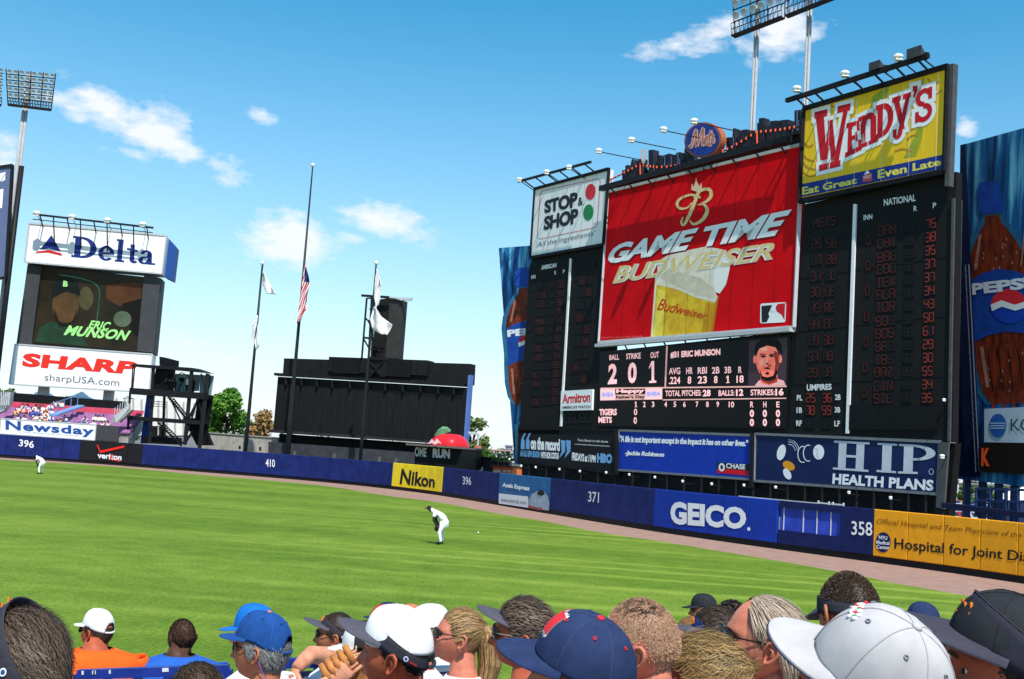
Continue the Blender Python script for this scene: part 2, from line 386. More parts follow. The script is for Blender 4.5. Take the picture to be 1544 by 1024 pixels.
for (x0, mm), (x1, _) in zip(cuts, cuts[1:]):
    s0, s1 = s_of_px(x0), s_of_px(x1); n = max(1, round((s1 - s0) / 1.95)) if x0 < 500 or x0 > 600 else max(1, round((s1 - s0) / 1.6))
    for k in range(n):
        a = s0 + (s1 - s0) * k / n + .012; c = s0 + (s1 - s0) * (k + 1) / n - .012
        if mm is padnavy and 1176 < x0 + (x1 - x0) * (k + .5) / n < 1272: continue
        A, B = along(a), along(c); t = (B - A).normalized(); nn_ = V((t.y, -t.x, 0))
        if nn_.dot(CAMP - A) < 0: nn_ = -nn_
        mb = MB(); z0, z1 = .30, HW; bl = .03
        fr = [A + nn_ * .10 + t * bl + V((0, 0, z0 + bl)), B + nn_ * .10 - t * bl + V((0, 0, z0 + bl)), B + nn_ * .10 - t * bl + V((0, 0, z1 - bl)), A + nn_ * .10 + t * bl + V((0, 0, z1 - bl))]
        md = [A + nn_ * .07 + V((0, 0, z0)), B + nn_ * .07 + V((0, 0, z0)), B + nn_ * .07 + V((0, 0, z1)), A + nn_ * .07 + V((0, 0, z1))]
        bk = [p - nn_ * .13 for p in md]
        mb.add(fr + md + bk, [(0, 1, 2, 3)] + [(i, 4 + i, 4 + (i + 1) % 4, (i + 1) % 4) for i in range(4)] + [(4 + i, 8 + i, 8 + (i + 1) % 4, 4 + (i + 1) % 4) for i in range(4)])
        o = mb.build('wall_pad', mm, wall)
# dark plinth under the pads and structure behind
mb = MB()
for i in range(len(WC) - 1):
    A, B = WC[i], WC[i + 1]; t = (B - A).normalized(); q = V((t.y, -t.x, 0)); q = q if q.dot(CAMP - A) > 0 else -q
    mb.hexa([A - q * .25, A + q * .02, A + q * .02 + V((0, 0, .32)), A - q * .25 + V((0, 0, .32))], [B - q * .25, B + q * .02, B + q * .02 + V((0, 0, .32)), B - q * .25 + V((0, 0, .32))])
mb.build('plinth', padblack, wall)
mb = MB(); sa, sb = s_of_px(1176), s_of_px(1276)
for i in range(len(WC) - 1):
    if sa - 1 < seg[i] < sb: continue
    A, B = WC[i], WC[i + 1]; t = (B - A).normalized(); q = V((t.y, -t.x, 0)); q = q if q.dot(CAMP - A) > 0 else -q
    mb.hexa([A - q * .25 + V((0, 0, .32)), A - q * .08 + V((0, 0, .32)), A - q * .08 + V((0, 0, HW - .03)), A - q * .25 + V((0, 0, HW - .03))], [B - q * .25 + V((0, 0, .32)), B - q * .08 + V((0, 0, .32)), B - q * .08 + V((0, 0, HW - .03)), B - q * .25 + V((0, 0, HW - .03))])
mb.build('backing', padblack, wall)
# the wire-fronted opening of the bullpen gate
gate = MB(); bar_m = mat('pale_pipe', (.55, .56, .58), .4, .1)
def wallpt(px, z, d=0.0):
    s = s_of_px(px); A = along(s); B = along(s + .05); t = (B - A).normalized(); q = V((t.y, -t.x, 0)); q = q if q.dot(CAMP - A) > 0 else -q
    return A + q * d + V((0, 0, z))
def wbox(px0, px1, z0, z1, d0, d1, m, name, par=None):
    mb = MB(); n = 4; xs = [px0 + (px1 - px0) * i / n for i in range(n + 1)]
    for a, c in zip(xs, xs[1:]):
        mb.hexa([wallpt(a, z0, d0), wallpt(a, z0, d1), wallpt(a, z1, d1), wallpt(a, z1, d0)], [wallpt(c, z0, d0), wallpt(c, z0, d1), wallpt(c, z1, d1), wallpt(c, z1, d0)])
    return mb.build(name, m, par or wall)
wbox(1174, 1275, .3, .98, -.06, .10, padnavy, 'gate_sill')
wbox(1174, 1275, 2.12, HW, -.06, .10, padnavy, 'gate_header')
bluescreen = mat('window_blue', (.03, .06, .42), .5, .35, .9)
for k in range(5):
    a = 1174 + k * 20.2
    wbox(a, a + 19.9, .98, 2.13, -.035, -.02, bluescreen, 'screen_panel')
for x in (1179.5, 1209, 1229.5, 1250.5, 1272.5):
    wbox(x, x + .9, .98, 2.12, -.02, .02, bar_m, 'gate_post')
for x0 in (1229, 1250): wbox(x0, x0 + 18, HW + .02, HW + .09, -.05, .02, bar_m, 'gate_rail')
for x in (1230, 1246, 1252, 1268): wbox(x, x + 1.4, HW - .2, HW + .16, -.05, .02, bar_m, 'gate_hinge')
wbox(1110, 1228, HW + .005, HW + .05, -.05, .0, bar_m, 'top_pipe')
# ---- painted numbers and advertisements on the pads
class WallPl:                      # a text plane that follows the wall: u = arc length, v = height
    def uv(s, px, py):
        s0 = s_of_px(px)
        for _ in range(3):
            A = along(s0); d = .11; B = along(s0 + .05); t = (B - A).normalized(); q = V((t.y, -t.x, 0)); q = q if q.dot(CAMP - A) > 0 else -q
            o = A + q * d; r = ray(px, py); k = (o - CAMP).dot(q) / r.dot(q); p = CAMP + r * k; s0 += (p - o).dot(t)
        return s0, p.z
    def pt(s, u, v, d=0.0):
        A = along(u); B = along(u + .05); t = (B - A).normalized(); q = V((t.y, -t.x, 0)); q = q if q.dot(CAMP - A) > 0 else -q
        return A + q * (.102 + d) + V((0, 0, v))
    def P(s, px, py, d=0.0): return s.pt(*s.uv(px, py), d)
WP = WallPl()
def wtext(s, quad, m, **k):
    k.setdefault('d', .022); return text(WP, s, quad, m, wall, **k)
q1 = Q(0, 560, 6.4); q2 = Q(140, 530, 5.69); q3 = Q(300, 380, 3.011); q6 = Q(960, 640, 2.644); q7 = Q(580, 640, 3.676)
wp_white = mat('wall_white', (.72, .72, .74), .5, .06, 5)
printw_b = mat('bright_white', (.85, .85, .85), .5)
wtext('396', q1((180, 722), (325, 742), (330, 672), (188, 655)), wp_white, bold=.015)
wtext('410', q3((303, 975), (345, 978), (345, 943), (303, 938)), wp_white, bold=.015)
wtext('Nikon', q7((82, 332), (277, 352), (280, 285), (95, 245)), padblack, bold=.03)
wtext('396', q7((433, 333), (480, 337), (480, 292), (433, 287)), wp_white, bold=.01)
wtext('371', q7((1128, 428), (1188, 436), (1190, 376), (1130, 371)), wp_white, bold=.01)
wtext('GEICO', q6((135, 397), (435, 420), (440, 332), (135, 305)), wp_white, bold=.05)
flat(WP, [*q6(*ellp(447, 417, 6, 8, 12))], wp_white, 'logo', wall, .012)
wtext('358', q6((857, 440), (940, 445), (940, 390), (857, 385)), wp_white, bold=.01)
wtext('verizon', q2((40, 915), (245, 935), (250, 888), (42, 868)), wp_white, bold=.03, d=.03)
redbright = mat('wall_red', (.7, .02, .015), .5, .05)
ribbon(WP, [(*q2((40, 800))[0], 2.0), (*q2((65, 862))[0], 3.6), (*q2((272, 815))[0], 3.2)], redbright, 'logo', wall, .05, sm=False)
flat(WP, q2((150, 930), (238, 945), (240, 935), (160, 918)), redbright, 'logo', wall, .014)
flat(WP, q2((160, 930), (146, 928), (163, 880), (176, 882)), redbright, 'logo', wall, .036)
wtext('Acela Express', q7((652, 352), (802, 375), (805, 342), (655, 322)), printw_b, bold=.04)
flat(WP, q7((634, 382), (796, 400), (796, 462), (633, 438)), wp_white, 'print', wall, .02)
wtext('www.amtrak.com', q7((645, 428), (783, 445), (785, 420), (648, 403)), mat('grey_print', (.12, .12, .14), .6), d=.03)
trainm = mat('train_print', (.30, .38, .46), .4, .3, 2.5)
flat(WP, q7((797, 462), (795, 425), (820, 385), (855, 368), (885, 369), (908, 400), (915, 440), (912, 478)), trainm, 'print', wall, .035)
flat(WP, q7((845, 385), (858, 364), (882, 366), (890, 388), (868, 397)), padblack, 'print', wall, .045)
flat(WP, q7((797, 462), (800, 446), (840, 458), (880, 464), (870, 477)), mat('train_red', (.35, .08, .05), .5), 'print', wall, .045)
q6t = q6
wtext('Official Hospital and Team Physicians of the', q6((958, 402), (1535, 458), (1535, 432), (958, 374)), mat('brown_print', (.20, .07, .01), .6), shear=.25, d=.021)
wtext('Hospital for Joint Dis', q6((1028, 508), (1562, 562), (1565, 508), (1028, 452)), padblack, bold=.012, d=.021)
flat(WP, q6(*ellp(983, 470, 30, 40, 28)), padnavy, 'logo', wall, .02)
for s_, y_ in (('NYU', 452), ('Medical', 472), ('Center', 490)):
    w_ = 17 if s_ == 'NYU' else 26
    wtext(s_, q6((983 - w_, y_ + 5), (983 + w_, y_ + 9), (983 + w_, y_ - 6), (983 - w_, y_ - 10)), wp_white, d=.028, bold=.02)
# ================================================================== main scoreboard (right centre field)
M = Plane(805, 96.0, 1440, 60.5)
board = thing('main_scoreboard', 'huge black scoreboard with columns of dim red digits behind the right field wall', 'scoreboard', M.P(1100, 760))
board.location.z = 0
DK = darkpanel
ridged = mat('dark_slats', (.011, .011, .012), .75, .3, 1.2, .6, 3, stretch=(1, 1, 14))
def mpoly(pts, m, name, par, d=0.0, th=.05): return poly(M, pts, m, name, par, d, th)
# body: left digit panel, middle, right digit panel, all standing on the base
mpoly([(798, 403), (915, 372), (899, 655), (783, 655)], ridged, 'digit_panel', board, 0, 1.6)
mpoly([(1213, 308), (1442, 259), (1436, 667), (1189, 657)], ridged, 'digit_panel', board, 0, .5)
mpoly([(803, 391), (914, 371), (914.5, 380), (799, 403.5)], DK, 'crossbeam', board, .05, 1.3)
mpoly([(903, 531), (1198, 499), (1190, 658), (898, 655)], black, 'display_housing', board, -.02, 1.4)
mpoly([(783, 655.5), (1436, 667.5), (1424, 803), (783, 742)], DK, 'base_panel', board, -.25, .5)
mpoly([(1421, 666.5), (1434, 667.5), (1427, 768), (1415, 765)], mat('column_grey', (.07, .072, .075), .7, .2, 2), 'end_column', board, .22, .15)
mpoly([(1437, 300), (1441, 299), (1434, 667), (1430.5, 666)], mat('column_grey', (.07, .072, .075)), 'edge_trim', board, .12, .7)
mpoly([(783, 640), (845, 643), (845, 655), (783, 655)], black, 'lower_panel', board, .1, .2)
mpoly([(1282, 611), (1417, 613), (1415, 648), (1281, 648)], black, 'lower_panel', board, .1, .2)
whitebar = mat('white_bar', (.75, .75, .76), .5, .1)
qa = Q(1180, 280, 2.135); qb = Q(780, 380, 3.657); qb2 = Q(740, 240, 2.226)
mpoly(qa((231, 60), (241, 60), (216, 798), (206, 798)), whitebar, 'divider', board, .10, .1)
mpoly(qb((293, 38), (302, 36), (248, 962), (239, 962)), whitebar, 'divider', board, .10, .1)
wm = mat('white_paint', (.75, .75, .75), .5)
def mt_(s, quad, m, par=board, **k): return text(M, s, quad, m, par, **k)
mt_('NATIONAL', qa((328, 66), (431, 50), (431, 28), (328, 44)), wm, d=.06, bold=.02)
for s_, x, y in (('R', 429, 74), ('P', 491, 64)): mt_(s_, qa((x - 5, y + 9), (x + 6, y + 8), (x + 6, y - 9), (x - 5, y - 8)), wm, d=.06, bold=.02)
mt_('INN', qa((263, 112), (291, 108), (291, 92), (263, 95)), wm, d=.06, bold=.02)
mt_('UMPIRES', qa((80, 661), (160, 657), (160, 638), (80, 640)), wm, d=.06, bold=.03)
for s_, x, y in (('PL', 57, 683), ('2B', 180, 681), ('1B', 56, 723), ('3B', 179, 722), ('RF', 55, 765), ('LF', 178, 766)):
    mt_(s_, qa((x - 9, y + 9), (x + 9, y + 9), (x + 9, y - 9), (x - 9, y - 9)), wm, d=.06, bold=.03)
mt_('AMERICAN', qb((134, 100), (218, 85), (220, 60), (136, 75)), wm, d=.06, bold=.04)
mt_('INN', qb((80, 150), (104, 147), (104, 125), (80, 130)), wm, d=.06, bold=.03)
for s_, x, y in (('R', 213, 115), ('P', 260, 108)): mt_(s_, qb((x - 5, y + 11), (x + 5, y + 10), (x + 5, y - 11), (x - 5, y - 10)), wm, d=.06, bold=.03)
# seven-segment style digits: stroke geometry, dull red bulbs on slightly darker recess plates
digon = mat('digit_red', (.20, .025, .018), .5, .3, 9, emit=.22); digoff = mat('digit_off', (.017, .016, .017), .6)
digdim = mat('digit_dim_red', (.085, .016, .013), .5, .3, 9)
recess = mat('digit_recess', (.006, .006, .007), .7)
SEG = {'0': 'abcdef', '1': 'bc', '2': 'abged', '3': 'abgcd', '4': 'fgbc', '5': 'afgcd', '6': 'afgcde', '7': 'abc', '8': 'abcdefg', '9': 'abcdfg',
       'A': 'abcefg', 'B': 'abcdefg', 'C': 'adef', 'D': 'abcdef', 'E': 'adefg', 'F': 'aefg', 'H': 'bcefg', 'I': 'm', 'K': 'efgxy', 'L': 'def', 'M': 'efbcxz', 'N': 'efbczy', 'O': 'abcdef', 'P': 'abefg',
       'R': 'abefgy', 'S': 'afgcd', 'T': 'am', 'X': 'xyzw', 'Z': 'adxw', 'G': 'acdef', 'U': 'bcdef', ' ': ''}
SXY = {'a': (0, 1, 1, 1), 'b': (1, 1, 1, .5), 'c': (1, .5, 1, 0), 'd': (0, 0, 1, 0), 'e': (0, 0, 0, .5), 'f': (0, .5, 0, 1), 'g': (0, .5, 1, .5), 'm': (.5, 0, .5, 1), 'x': (.5, .5, 1, 1), 'y': (.5, .5, 1, 0), 'z': (.5, .5, 0, 1), 'w': (.5, .5, 0, 0)}
def segs(mb, pl, s, c, w, h, sk, d, gap=.34, wt=.20):
    """write s centred at pixel c, total width w px, height h px, baseline slope sk"""
    n = len(s); cw = w / (n + (n - 1) * gap); x = c[0] - w / 2
    for ch in s:
        def pp(a, b_): X = x + a * cw; return (X, c[1] + h / 2 - b_ * h + (X - c[0]) * sk)
        for k in SEG.get(ch, ''):
            x0, y0, x1, y1 = SXY[k]; a = pp(x0, y0); e_ = pp(x1, y1)
            hw = cw * wt / 2 + .12
            dx, dy = e_[0] - a[0], e_[1] - a[1]; l = math.hypot(dx, dy); nx, ny = -dy / l * hw, dx / l * hw; sx, sy = dx / l * hw * .6, dy / l * hw * .6
            mb.add([pl.P(a[0] + nx + sx, a[1] + ny + sy, d), pl.P(a[0] - nx + sx, a[1] - ny + sy, d), pl.P(e_[0] - nx - sx, e_[1] - ny - sy, d), pl.P(e_[0] + nx - sx, e_[1] + ny - sy, d)], [(0, 1, 2, 3)])
        x += cw * (1 + gap)
def segtext(s, c, w, h, sk, m, under=True):
    """a digit group: a recessed plate with its bulbs (unlit ghost behind) as sub-part"""
    pl = obj('digit_plate', *plate(c, w + 2.5, h + 3, sk), recess, board)
    if under:
        g = MB(); segs(g, M, '8' * len(s), c, w, h, sk, .04); g.build('ghost_segments_pattern', digoff, pl)
    if m is not None and s.strip():
        g = MB(); segs(g, M, s, c, w, h, sk, .05); g.build('digit_lettering', m, pl)
def plate(c, w, h, sk):
    P4 = [(c[0] - w / 2, c[1] + h / 2 - w / 2 * sk), (c[0] + w / 2, c[1] + h / 2 + w / 2 * sk), (c[0] + w / 2, c[1] - h / 2 + w / 2 * sk), (c[0] - w / 2, c[1] - h / 2 - w / 2 * sk)]
    a = [M.P(x, y, .03) for x, y in P4]; b = [M.P(x, y, -.02) for x, y in P4]
    return a + b, [(0, 1, 2, 3), (0, 4, 5, 1), (1, 5, 6, 2), (2, 6, 7, 3), (3, 7, 4, 0)]
names = ['OAK', 'CHI', 'BAL', 'COL', 'TEX', 'FLA', 'TOR', 'SD ', 'BOS', 'SF ', 'TB ', 'ARZ', 'CIN', 'STL']; pv = ['75', '38', '35', '37', '37', '34', '43', '50', '61', '29', '30', '55', '34', '35']
ynm = [143, 183, 228, 267, 310, 350, 390, 435, 475, 517, 560, 600, 645, 685]
for i in range(14):
    t = i / 13; x = 339 - 14 * t; y = ynm[i]; sk = -.17 + .14 * t
    segtext(names[i], qa((x, y))[0], 27, 13.5, sk, digdim)
    segtext('88', qa((411 - 10 * t, 135 + (683 - 135) * t))[0], 12.5, 12, sk, None)
    segtext(pv[i], qa((479 - 13 * t, 122 + (683 - 122) * t))[0], 14.5, 13, sk, digon)
for i in range(7):
    t = i / 6; segtext('0', qa((279 - 14 * t, 175 + (667 - 175) * t))[0], 5.5, 13, -.12, digdim, False)
segtext('METS', qa((137, 117))[0], 33, 13, -.16, digdim)
for i, (a, c) in enumerate((('25', '56'), (' 7', '28'), ('31', ' C'), ('30', 'LF'), ('15', 'RF'), ('44', 'CF'), (' 9', '3B'), ('57', '1B'), ('29', ' P'))):
    t = i / 8; y = 185 + (600 - 185) * t; sk = -.14 + .1 * t
    segtext(a, qa((112 - 14 * t, y + 2))[0], 14, 13, sk, digdim); segtext(c, qa((160 - 15 * t, y))[0], 14, 13, sk, digdim)
for (a, c, y) in (('25', '36', 683), ('78', '59', 723), ('88', '88', 766)):
    segtext(a, qa((92 - (y - 683) * .05, y))[0], 13, 13, 0, digon if a != '88' else None); segtext(c, qa((145 - (y - 683) * .05, y))[0], 13, 13, 0, digon if c != '88' else None)
for i in range(14):
    t = i / 13; y = 180 + (820 - 180) * t; sk = -.10 + .08 * t
    segtext(['NYY', 'PIT', 'CLE', 'MIL', 'MIN', 'HOU', 'SEA', 'ATL', 'LAA', 'WAS', 'KC ', 'PHI', 'CWS', 'LAD'][i], qb((139 - 38 * t, y + 8))[0], 11.5, 9.5, sk, digdim if i % 3 else None)
    segtext('88', qb((196 - 36 * t, y + 4))[0], 7, 9, sk, None)
    segtext(['33', '31', '36', '35', '37', '34', '43', '45', '31', '29', '30', '32', '34', '35'][i], qb((243 - 40 * t, y - 2))[0], 8.5, 9.5, sk, digdim)
segtext('TIGERS', qb((378, 78))[0], 29, 9.5, -.14, digoff, False)
for i in range(9):
    t = i / 8; y = 158 + (705 - 158) * t
    segtext('88', qb((360 - 40 * t, y))[0], 8, 10, -.06, digdim if i in (0, 3, 7) else None); segtext('88', qb((400 - 30 * t, y - 3))[0], 8, 10, -.06, digdim if i in (1, 4, 5, 8) else None)
segtext('88', qb((292, 918))[0], 17, 13, -.01, None); segtext('88', qb((378, 915))[0], 17, 13, -.01, None)
# horizontal panel joints on the digit panels
for (x0, y0, x1, y1) in ((1213, 345, 1440, 300), (1207, 420, 1438, 385), (1203, 500, 1436, 475), (1197, 580, 1435, 567), (798, 440, 912, 412), (795, 500, 909, 480), (790, 570, 903, 560)):
    mpoly([(x0, y0), (x1, y1), (x1, y1 + 1), (x0, y0 + 1)], black, 'joint_strip', board, .018, .03)

# ---- lamps
lamp_m = mat('lamp_white', (.8, .8, .78), .3, .05); lens_m = mat('lamp_lens', (.9, .9, .85), .15)
def sign_lamp(pl, px, py, d, arm_to, label, group, w=.55, lens=True, spk=False):
    p = pl.P(px, py, d); t = thing('loudspeaker' if spk else 'sign_floodlight', label, 'loudspeaker' if spk else 'floodlight', p, 0, group)
    mb = MB()
    if spk:
        a = [p + pl.u * (x * w * .35) + V((0, 0, z * w * .3)) - pl.n * .2 for x, z in ((-1, -1), (1, -1), (1, 1), (-1, 1))]; c = [p + pl.u * (x * w) + V((0, 0, z * w * .6)) + pl.n * .5 for x, z in ((-1, -1), (1, -1), (1, 1), (-1, 1))]
        mb.hexa(a, c); mb.build('horn', mat('horn_grey', (.05, .052, .055), .6, .2, 3), t); mb = MB(); mb.box(p - pl.n * .4, (.4, .4, .35)); mb.build('driver', steel, t)
    else:
        mb.ell(p, (w * .6, w * .6, w * .38), 12, 6); mb.build('lamp_housing', lamp_m, t, True)
        mb = MB(); mb.box(p - V((0, 0, w * .4)), (w * .8, w * .8, .06)); mb.build('lens', lens_m, t)
    mb = MB(); q = pl.pt(*pl.uv(arm_to[0], arm_to[1], .0), 0.05) if arm_to else p - pl.n * .8
    mb.bar(p - V((0, 0, .1)), q, .06); mb.build('arm', steel, t)
    return t

# ---- billboard helper
def billboard(pl, pts, m, name, label, d=.12, th=.35, frame=None, cat='billboard'):
    c = pl.P(sum(p[0] for p in pts) / len(pts), max(p[1] for p in pts), d)
    t = thing(name, label, cat, c); poly(pl, pts, m, 'panel', t, d, th)
    if frame:
        w, fm = frame; uv = [pl.uv(*p) for p in pts]; n = len(uv)
        for i in range(n):
            a, b2 = uv[i], uv[(i + 1) % n]; mb = MB(); mb.bar(pl.pt(*a, d - .01), pl.pt(*b2, d - .01), w, w); mb.build('frame_rail', fm, t)
    return t

# supermarket sign
ribbed = mat('ribbed_white', (.74, .74, .74), .5, .06, 3, .4, 4, stretch=(6, 6, .2))
SS = [(810.5, 286), (922.5, 256), (914, 370), (804, 389.5)]
t1 = billboard(M, SS, ribbed, 'supermarket_sign', 'white supermarket billboard with one red and one green disc', .3, .5, (.25, black))
pblk = mat('print_black', (.02, .02, .022), .5)
text(M, 'STOP', qb2((190, 185), (300, 163), (303, 110), (190, 142)), pblk, t1, .32, .05, .95)
text(M, 'SHOP', qb2((187, 242), (303, 218), (305, 165), (190, 195)), pblk, t1, .32, .05, .95)
text(M, '&', qb2((303, 160), (320, 156), (320, 128), (303, 132)), pblk, t1, .32, .02)
flat(M, qb2(*ellp(345, 112, 17, 27, 24, .12)), mat('disc_red', (.6, .03, .04), .5), 'print_disc', t1, .32)
flat(M, qb2(*ellp(338, 181, 17, 27, 24, .12)), mat('disc_green', (.02, .2, .06), .5), 'print_disc', t1, .32)
text(M, "All the ingredients'", qb2((165, 303), (362, 262), (362, 240), (166, 280)), mat('print_grey', (.12, .12, .13), .5), t1, .32, 0, 1, .2)
ribbon(M, [(x, y, 1.0) for x, y in qb2((186, 108), (370, 68), (378, 76), (368, 222), (360, 232), (174, 270), (166, 262), (176, 118))], mat('print_rose', (.6, .12, .12), .5), 'print_border', t1, .315, closed=True, sm=False)
for x in (178, 215, 252, 289, 326, 363):
    p = qb2((x + 3, 98 - (x - 178) * .28), (x - 17, 326 - (x - 178) * .2))
    ribbon(M, [(*p[0], .35), (*p[1], .35)], lightgrey, 'seam', t1, .318, sm=False)

# beer billboard
qc = Q(890, 160, 2.769); BB = qc((82, 360), (893, 162), (857, 925), (42, 988))
vinyl = mat('red_vinyl', (.62, .004, .008), .6, .16, .35, .1, 2, spec=.05)
t2 = billboard(M, BB, vinyl, 'beer_billboard', 'big red billboard reading GAME TIME over a glass of beer', .15, .5, (.22, lightgrey))
printw = mat('print_white', (.8, .8, .8), .5); gold = mat('print_gold', (.62, .42, .12), .45, .35, 4, col2=(.75, .62, .35)); pred = mat('print_shadow_red', (.16, .004, .006), .5)
d0 = .16
shade = mat('print_dark_red', (.30, .004, .006), .5)
foam = mat('print_foam', (.62, .52, .38), .5, .2, .7, col2=(.8, .74, .62)); beer = mat('print_beer', (.55, .25, .01), .4, .5, .8, col2=(.80, .58, .03))
glassm = mat('print_glass_edge', (.80, .70, .45), .5, .2, 1)
flat(M, qc((259, 973), (280, 700), (288, 700), (268, 973)), glassm, 'print', t2, d0 + .006); flat(M, qc((510, 952), (537, 800), (545, 790), (520, 951)), mat('print_amber', (.45, .16, .01), .5), 'print', t2, d0 + .006)
flat(M, qc((268, 972), (290, 765), (322, 775), (305, 971)), mat('print_beer_light', (.85, .66, .08), .5, .2, 1), 'print', t2, d0 + .003); flat(M, qc((470, 956), (490, 822), (532, 826), (514, 951)), mat('print_beer_dark', (.55, .27, .01), .5, .3, 1), 'print', t2, d0 + .003)
flat(M, qc((265, 972), (285, 745), (370, 765), (450, 800), (530, 820), (512, 950)), beer, 'print', t2, d0)
flat(M, qc((285, 748), (288, 650), (330, 625), (430, 600), (490, 588), (560, 600), (590, 640), (590, 680), (575, 745), (548, 785), (528, 775), (540, 800), (530, 822), (450, 802), (370, 767)), foam, 'print', t2, d0 + .004)
flat(M, qc((300, 720), (330, 680), (400, 700), (470, 720), (520, 760), (525, 805), (450, 790), (370, 755)), mat('print_foam_shade', (.48, .40, .29), .5, .25, 1, col2=(.68, .60, .48)), 'print', t2, d0 + .006)
flat(M, qc((528, 640), (575, 630), (590, 650), (588, 690), (570, 750), (548, 784), (530, 778), (520, 740)), mat('print_foam_light', (.8, .78, .74), .5), 'print', t2, d0 + .008)
text(M, 'Budweiser', qc((285, 852), (500, 892), (505, 868), (292, 800)), mat('print_beer_red', (.6, .05, .01), .5), t2, d0 + .012, .01, .95, .45)
for off, mm, dz in (((4, 5), pred, .010), ((0, 0), printw, .014)):
    ox, oy = off
    text(M, 'GAME', qc((78 + ox, 662 + oy), (437 + ox, 598 + oy), (462 + ox, 508 + oy), (92 + ox, 582 + oy)), mm, t2, d0 + dz, .042, .97, .30)
    text(M, 'TIME', qc((482 + ox, 590 + oy), (815 + ox, 537 + oy), (850 + ox, 433 + oy), (480 + ox, 508 + oy)), mm, t2, d0 + dz, .042, .97, .30)
for off, mm, dz, bo in (((2, 2), printw, .018, .05), ((0, 0), gold, .022, .02)):
    ox, oy = off
    text(M, 'BUDWEISER', qc((100 + ox, 742 + oy), (768 + ox, 640 + oy), (784 + ox, 568 + oy), (112 + ox, 672 + oy)), mm, t2, d0 + dz, bo, 1.0, .25)
sB = [(470, 385, 5), (430, 372, 7), (385, 388, 8), (370, 412, 9), (385, 430, 8), (415, 425, 5), (432, 405, 4)]
ribbon(M, [(*qc((x, y))[0], w / 2.2) for x, y, w in sB], gold, 'logo', t2, d0 + .02)
ribbon(M, [(*qc((x, y))[0], w / 2.2) for x, y, w in [(462, 362, 8), (445, 400, 11), (425, 450, 12), (400, 497, 8), (388, 488, 7), (395, 465, 4)]], gold, 'logo', t2, d0 + .024)
ribbon(M, [(*qc((x, y))[0], w / 2.2) for x, y, w in [(440, 385, 5), (470, 355, 9), (505, 350, 11), (512, 378, 12), (490, 402, 8), (455, 415, 4), (482, 412, 7), (497, 440, 12), (475, 478, 11), (440, 495, 8), (425, 480, 5)]], gold, 'logo', t2, d0 + .028)
flat(M, qc((430, 352), (432, 325), (440, 340), (446, 318), (450, 300), (455, 320), (463, 338), (472, 322), (475, 350), (455, 360)), mat('print_pale_gold', (.7, .5, .35), .5), 'logo', t2, d0 + .02)
# league logo
flat(M, qc((718, 832), (724, 826), (820, 820), (826, 826), (823, 898), (818, 904), (722, 909), (717, 903)), printw, 'logo', t2, d0 + .01)
flat(M, qc((723, 836), (768, 832), (760, 850), (752, 868), (756, 880), (745, 903), (724, 905)), pblk, 'logo', t2, d0 + .016)
flat(M, qc((790, 828), (822, 824), (819, 894), (806, 872), (786, 858), (782, 842)), red, 'logo', t2, d0 + .016)
flat(M, qc(*ellp(772, 849, 10, 11, 14)), printw, 'logo', t2, d0 + .022)
text(M, 'must be 21 or over to enjoy responsibly', qc((52, 973), (228, 966), (228, 958), (52, 965)), mat('print_pink', (.6, .2, .2), .5), t2, d0 + .01)
# fabric panels' seams
for i in range(1, 9):
    t = i / 9; a = (82 + (893 - 82) * t, 360 - 198 * t); c = (42 + (857 - 42) * t, 988 - 63 * t)
    p = qc(a, c); ribbon(M, [(*p[0], .5), (*p[1], .5)], shade, 'seam', t2, d0 + .004, sm=False)
# ledge under it
mb = MB(); a, c = M.P(905, 522, .3), M.P(1199, 498, .3); mb.bar(a, c, .5, .25); lt = thing('service_ledge', 'pale narrow service ledge between red beer billboard and lit display', 'ledge', a); mb.build('walkway', lightgrey, lt)
mb = MB()
for k in range(9): p = a.lerp(c, (k + .5) / 9); mb.bar(p, p - M.n * .4 - V((0, 0, .5)), .08)
mb.build('bracket_bars', steel, lt)

# hamburger restaurant sign
qw = Q(1180, 70, 2.926); WW = qw((118, 284), (757, 97), (743, 560), (100, 690))
t3 = billboard(M, WW, mat('yellow_banner', (.80, .50, .02), .5, .14, 1.2, .2, 4, stretch=(5, 5, .3)), 'restaurant_sign', 'yellow billboard with slanting red slab lettering and a navy strip', .5, .7, (.3, black))
d0 = .51
flat(M, qw((105, 615), (741, 484), (740, 545), (102, 672)), mat('banner_navy', (.015, .035, .22), .5), 'print', t3, d0)
flat(M, qw((102, 674), (740, 546), (739, 558), (101, 689)), mat('banner_orange', (.75, .30, .02), .5), 'print', t3, d0)
ball = mat('print_dull_yellow', (.34, .36, .03), .5, .2, 2); stit = mat('print_rust', (.5, .2, .03), .5)
flat(M, qw((420, 230), (500, 175), (480, 240), (440, 300), (425, 330), (415, 280)), ball, 'print', t3, d0)
flat(M, qw((630, 180), (650, 130), (655, 300), (640, 420), (615, 490), (560, 500), (610, 400), (635, 300)), ball, 'print', t3, d0)
for s_ in ([(108, 470), (130, 500), (165, 515)], [(112, 510), (135, 540), (170, 550)], [(110, 555), (140, 580), (175, 575)], [(520, 470), (560, 460), (600, 475)], [(575, 420), (600, 400), (625, 405)], [(665, 150), (690, 180), (715, 165)], [(670, 190), (700, 215), (728, 205)], [(225, 258), (250, 275), (280, 262)], [(120, 430), (140, 450), (160, 440)], [(590, 380), (615, 360), (632, 370)]):
    ribbon(M, [(*qw(p)[0], 2.2) for p in s_], stit, 'print', t3, d0 + .004)
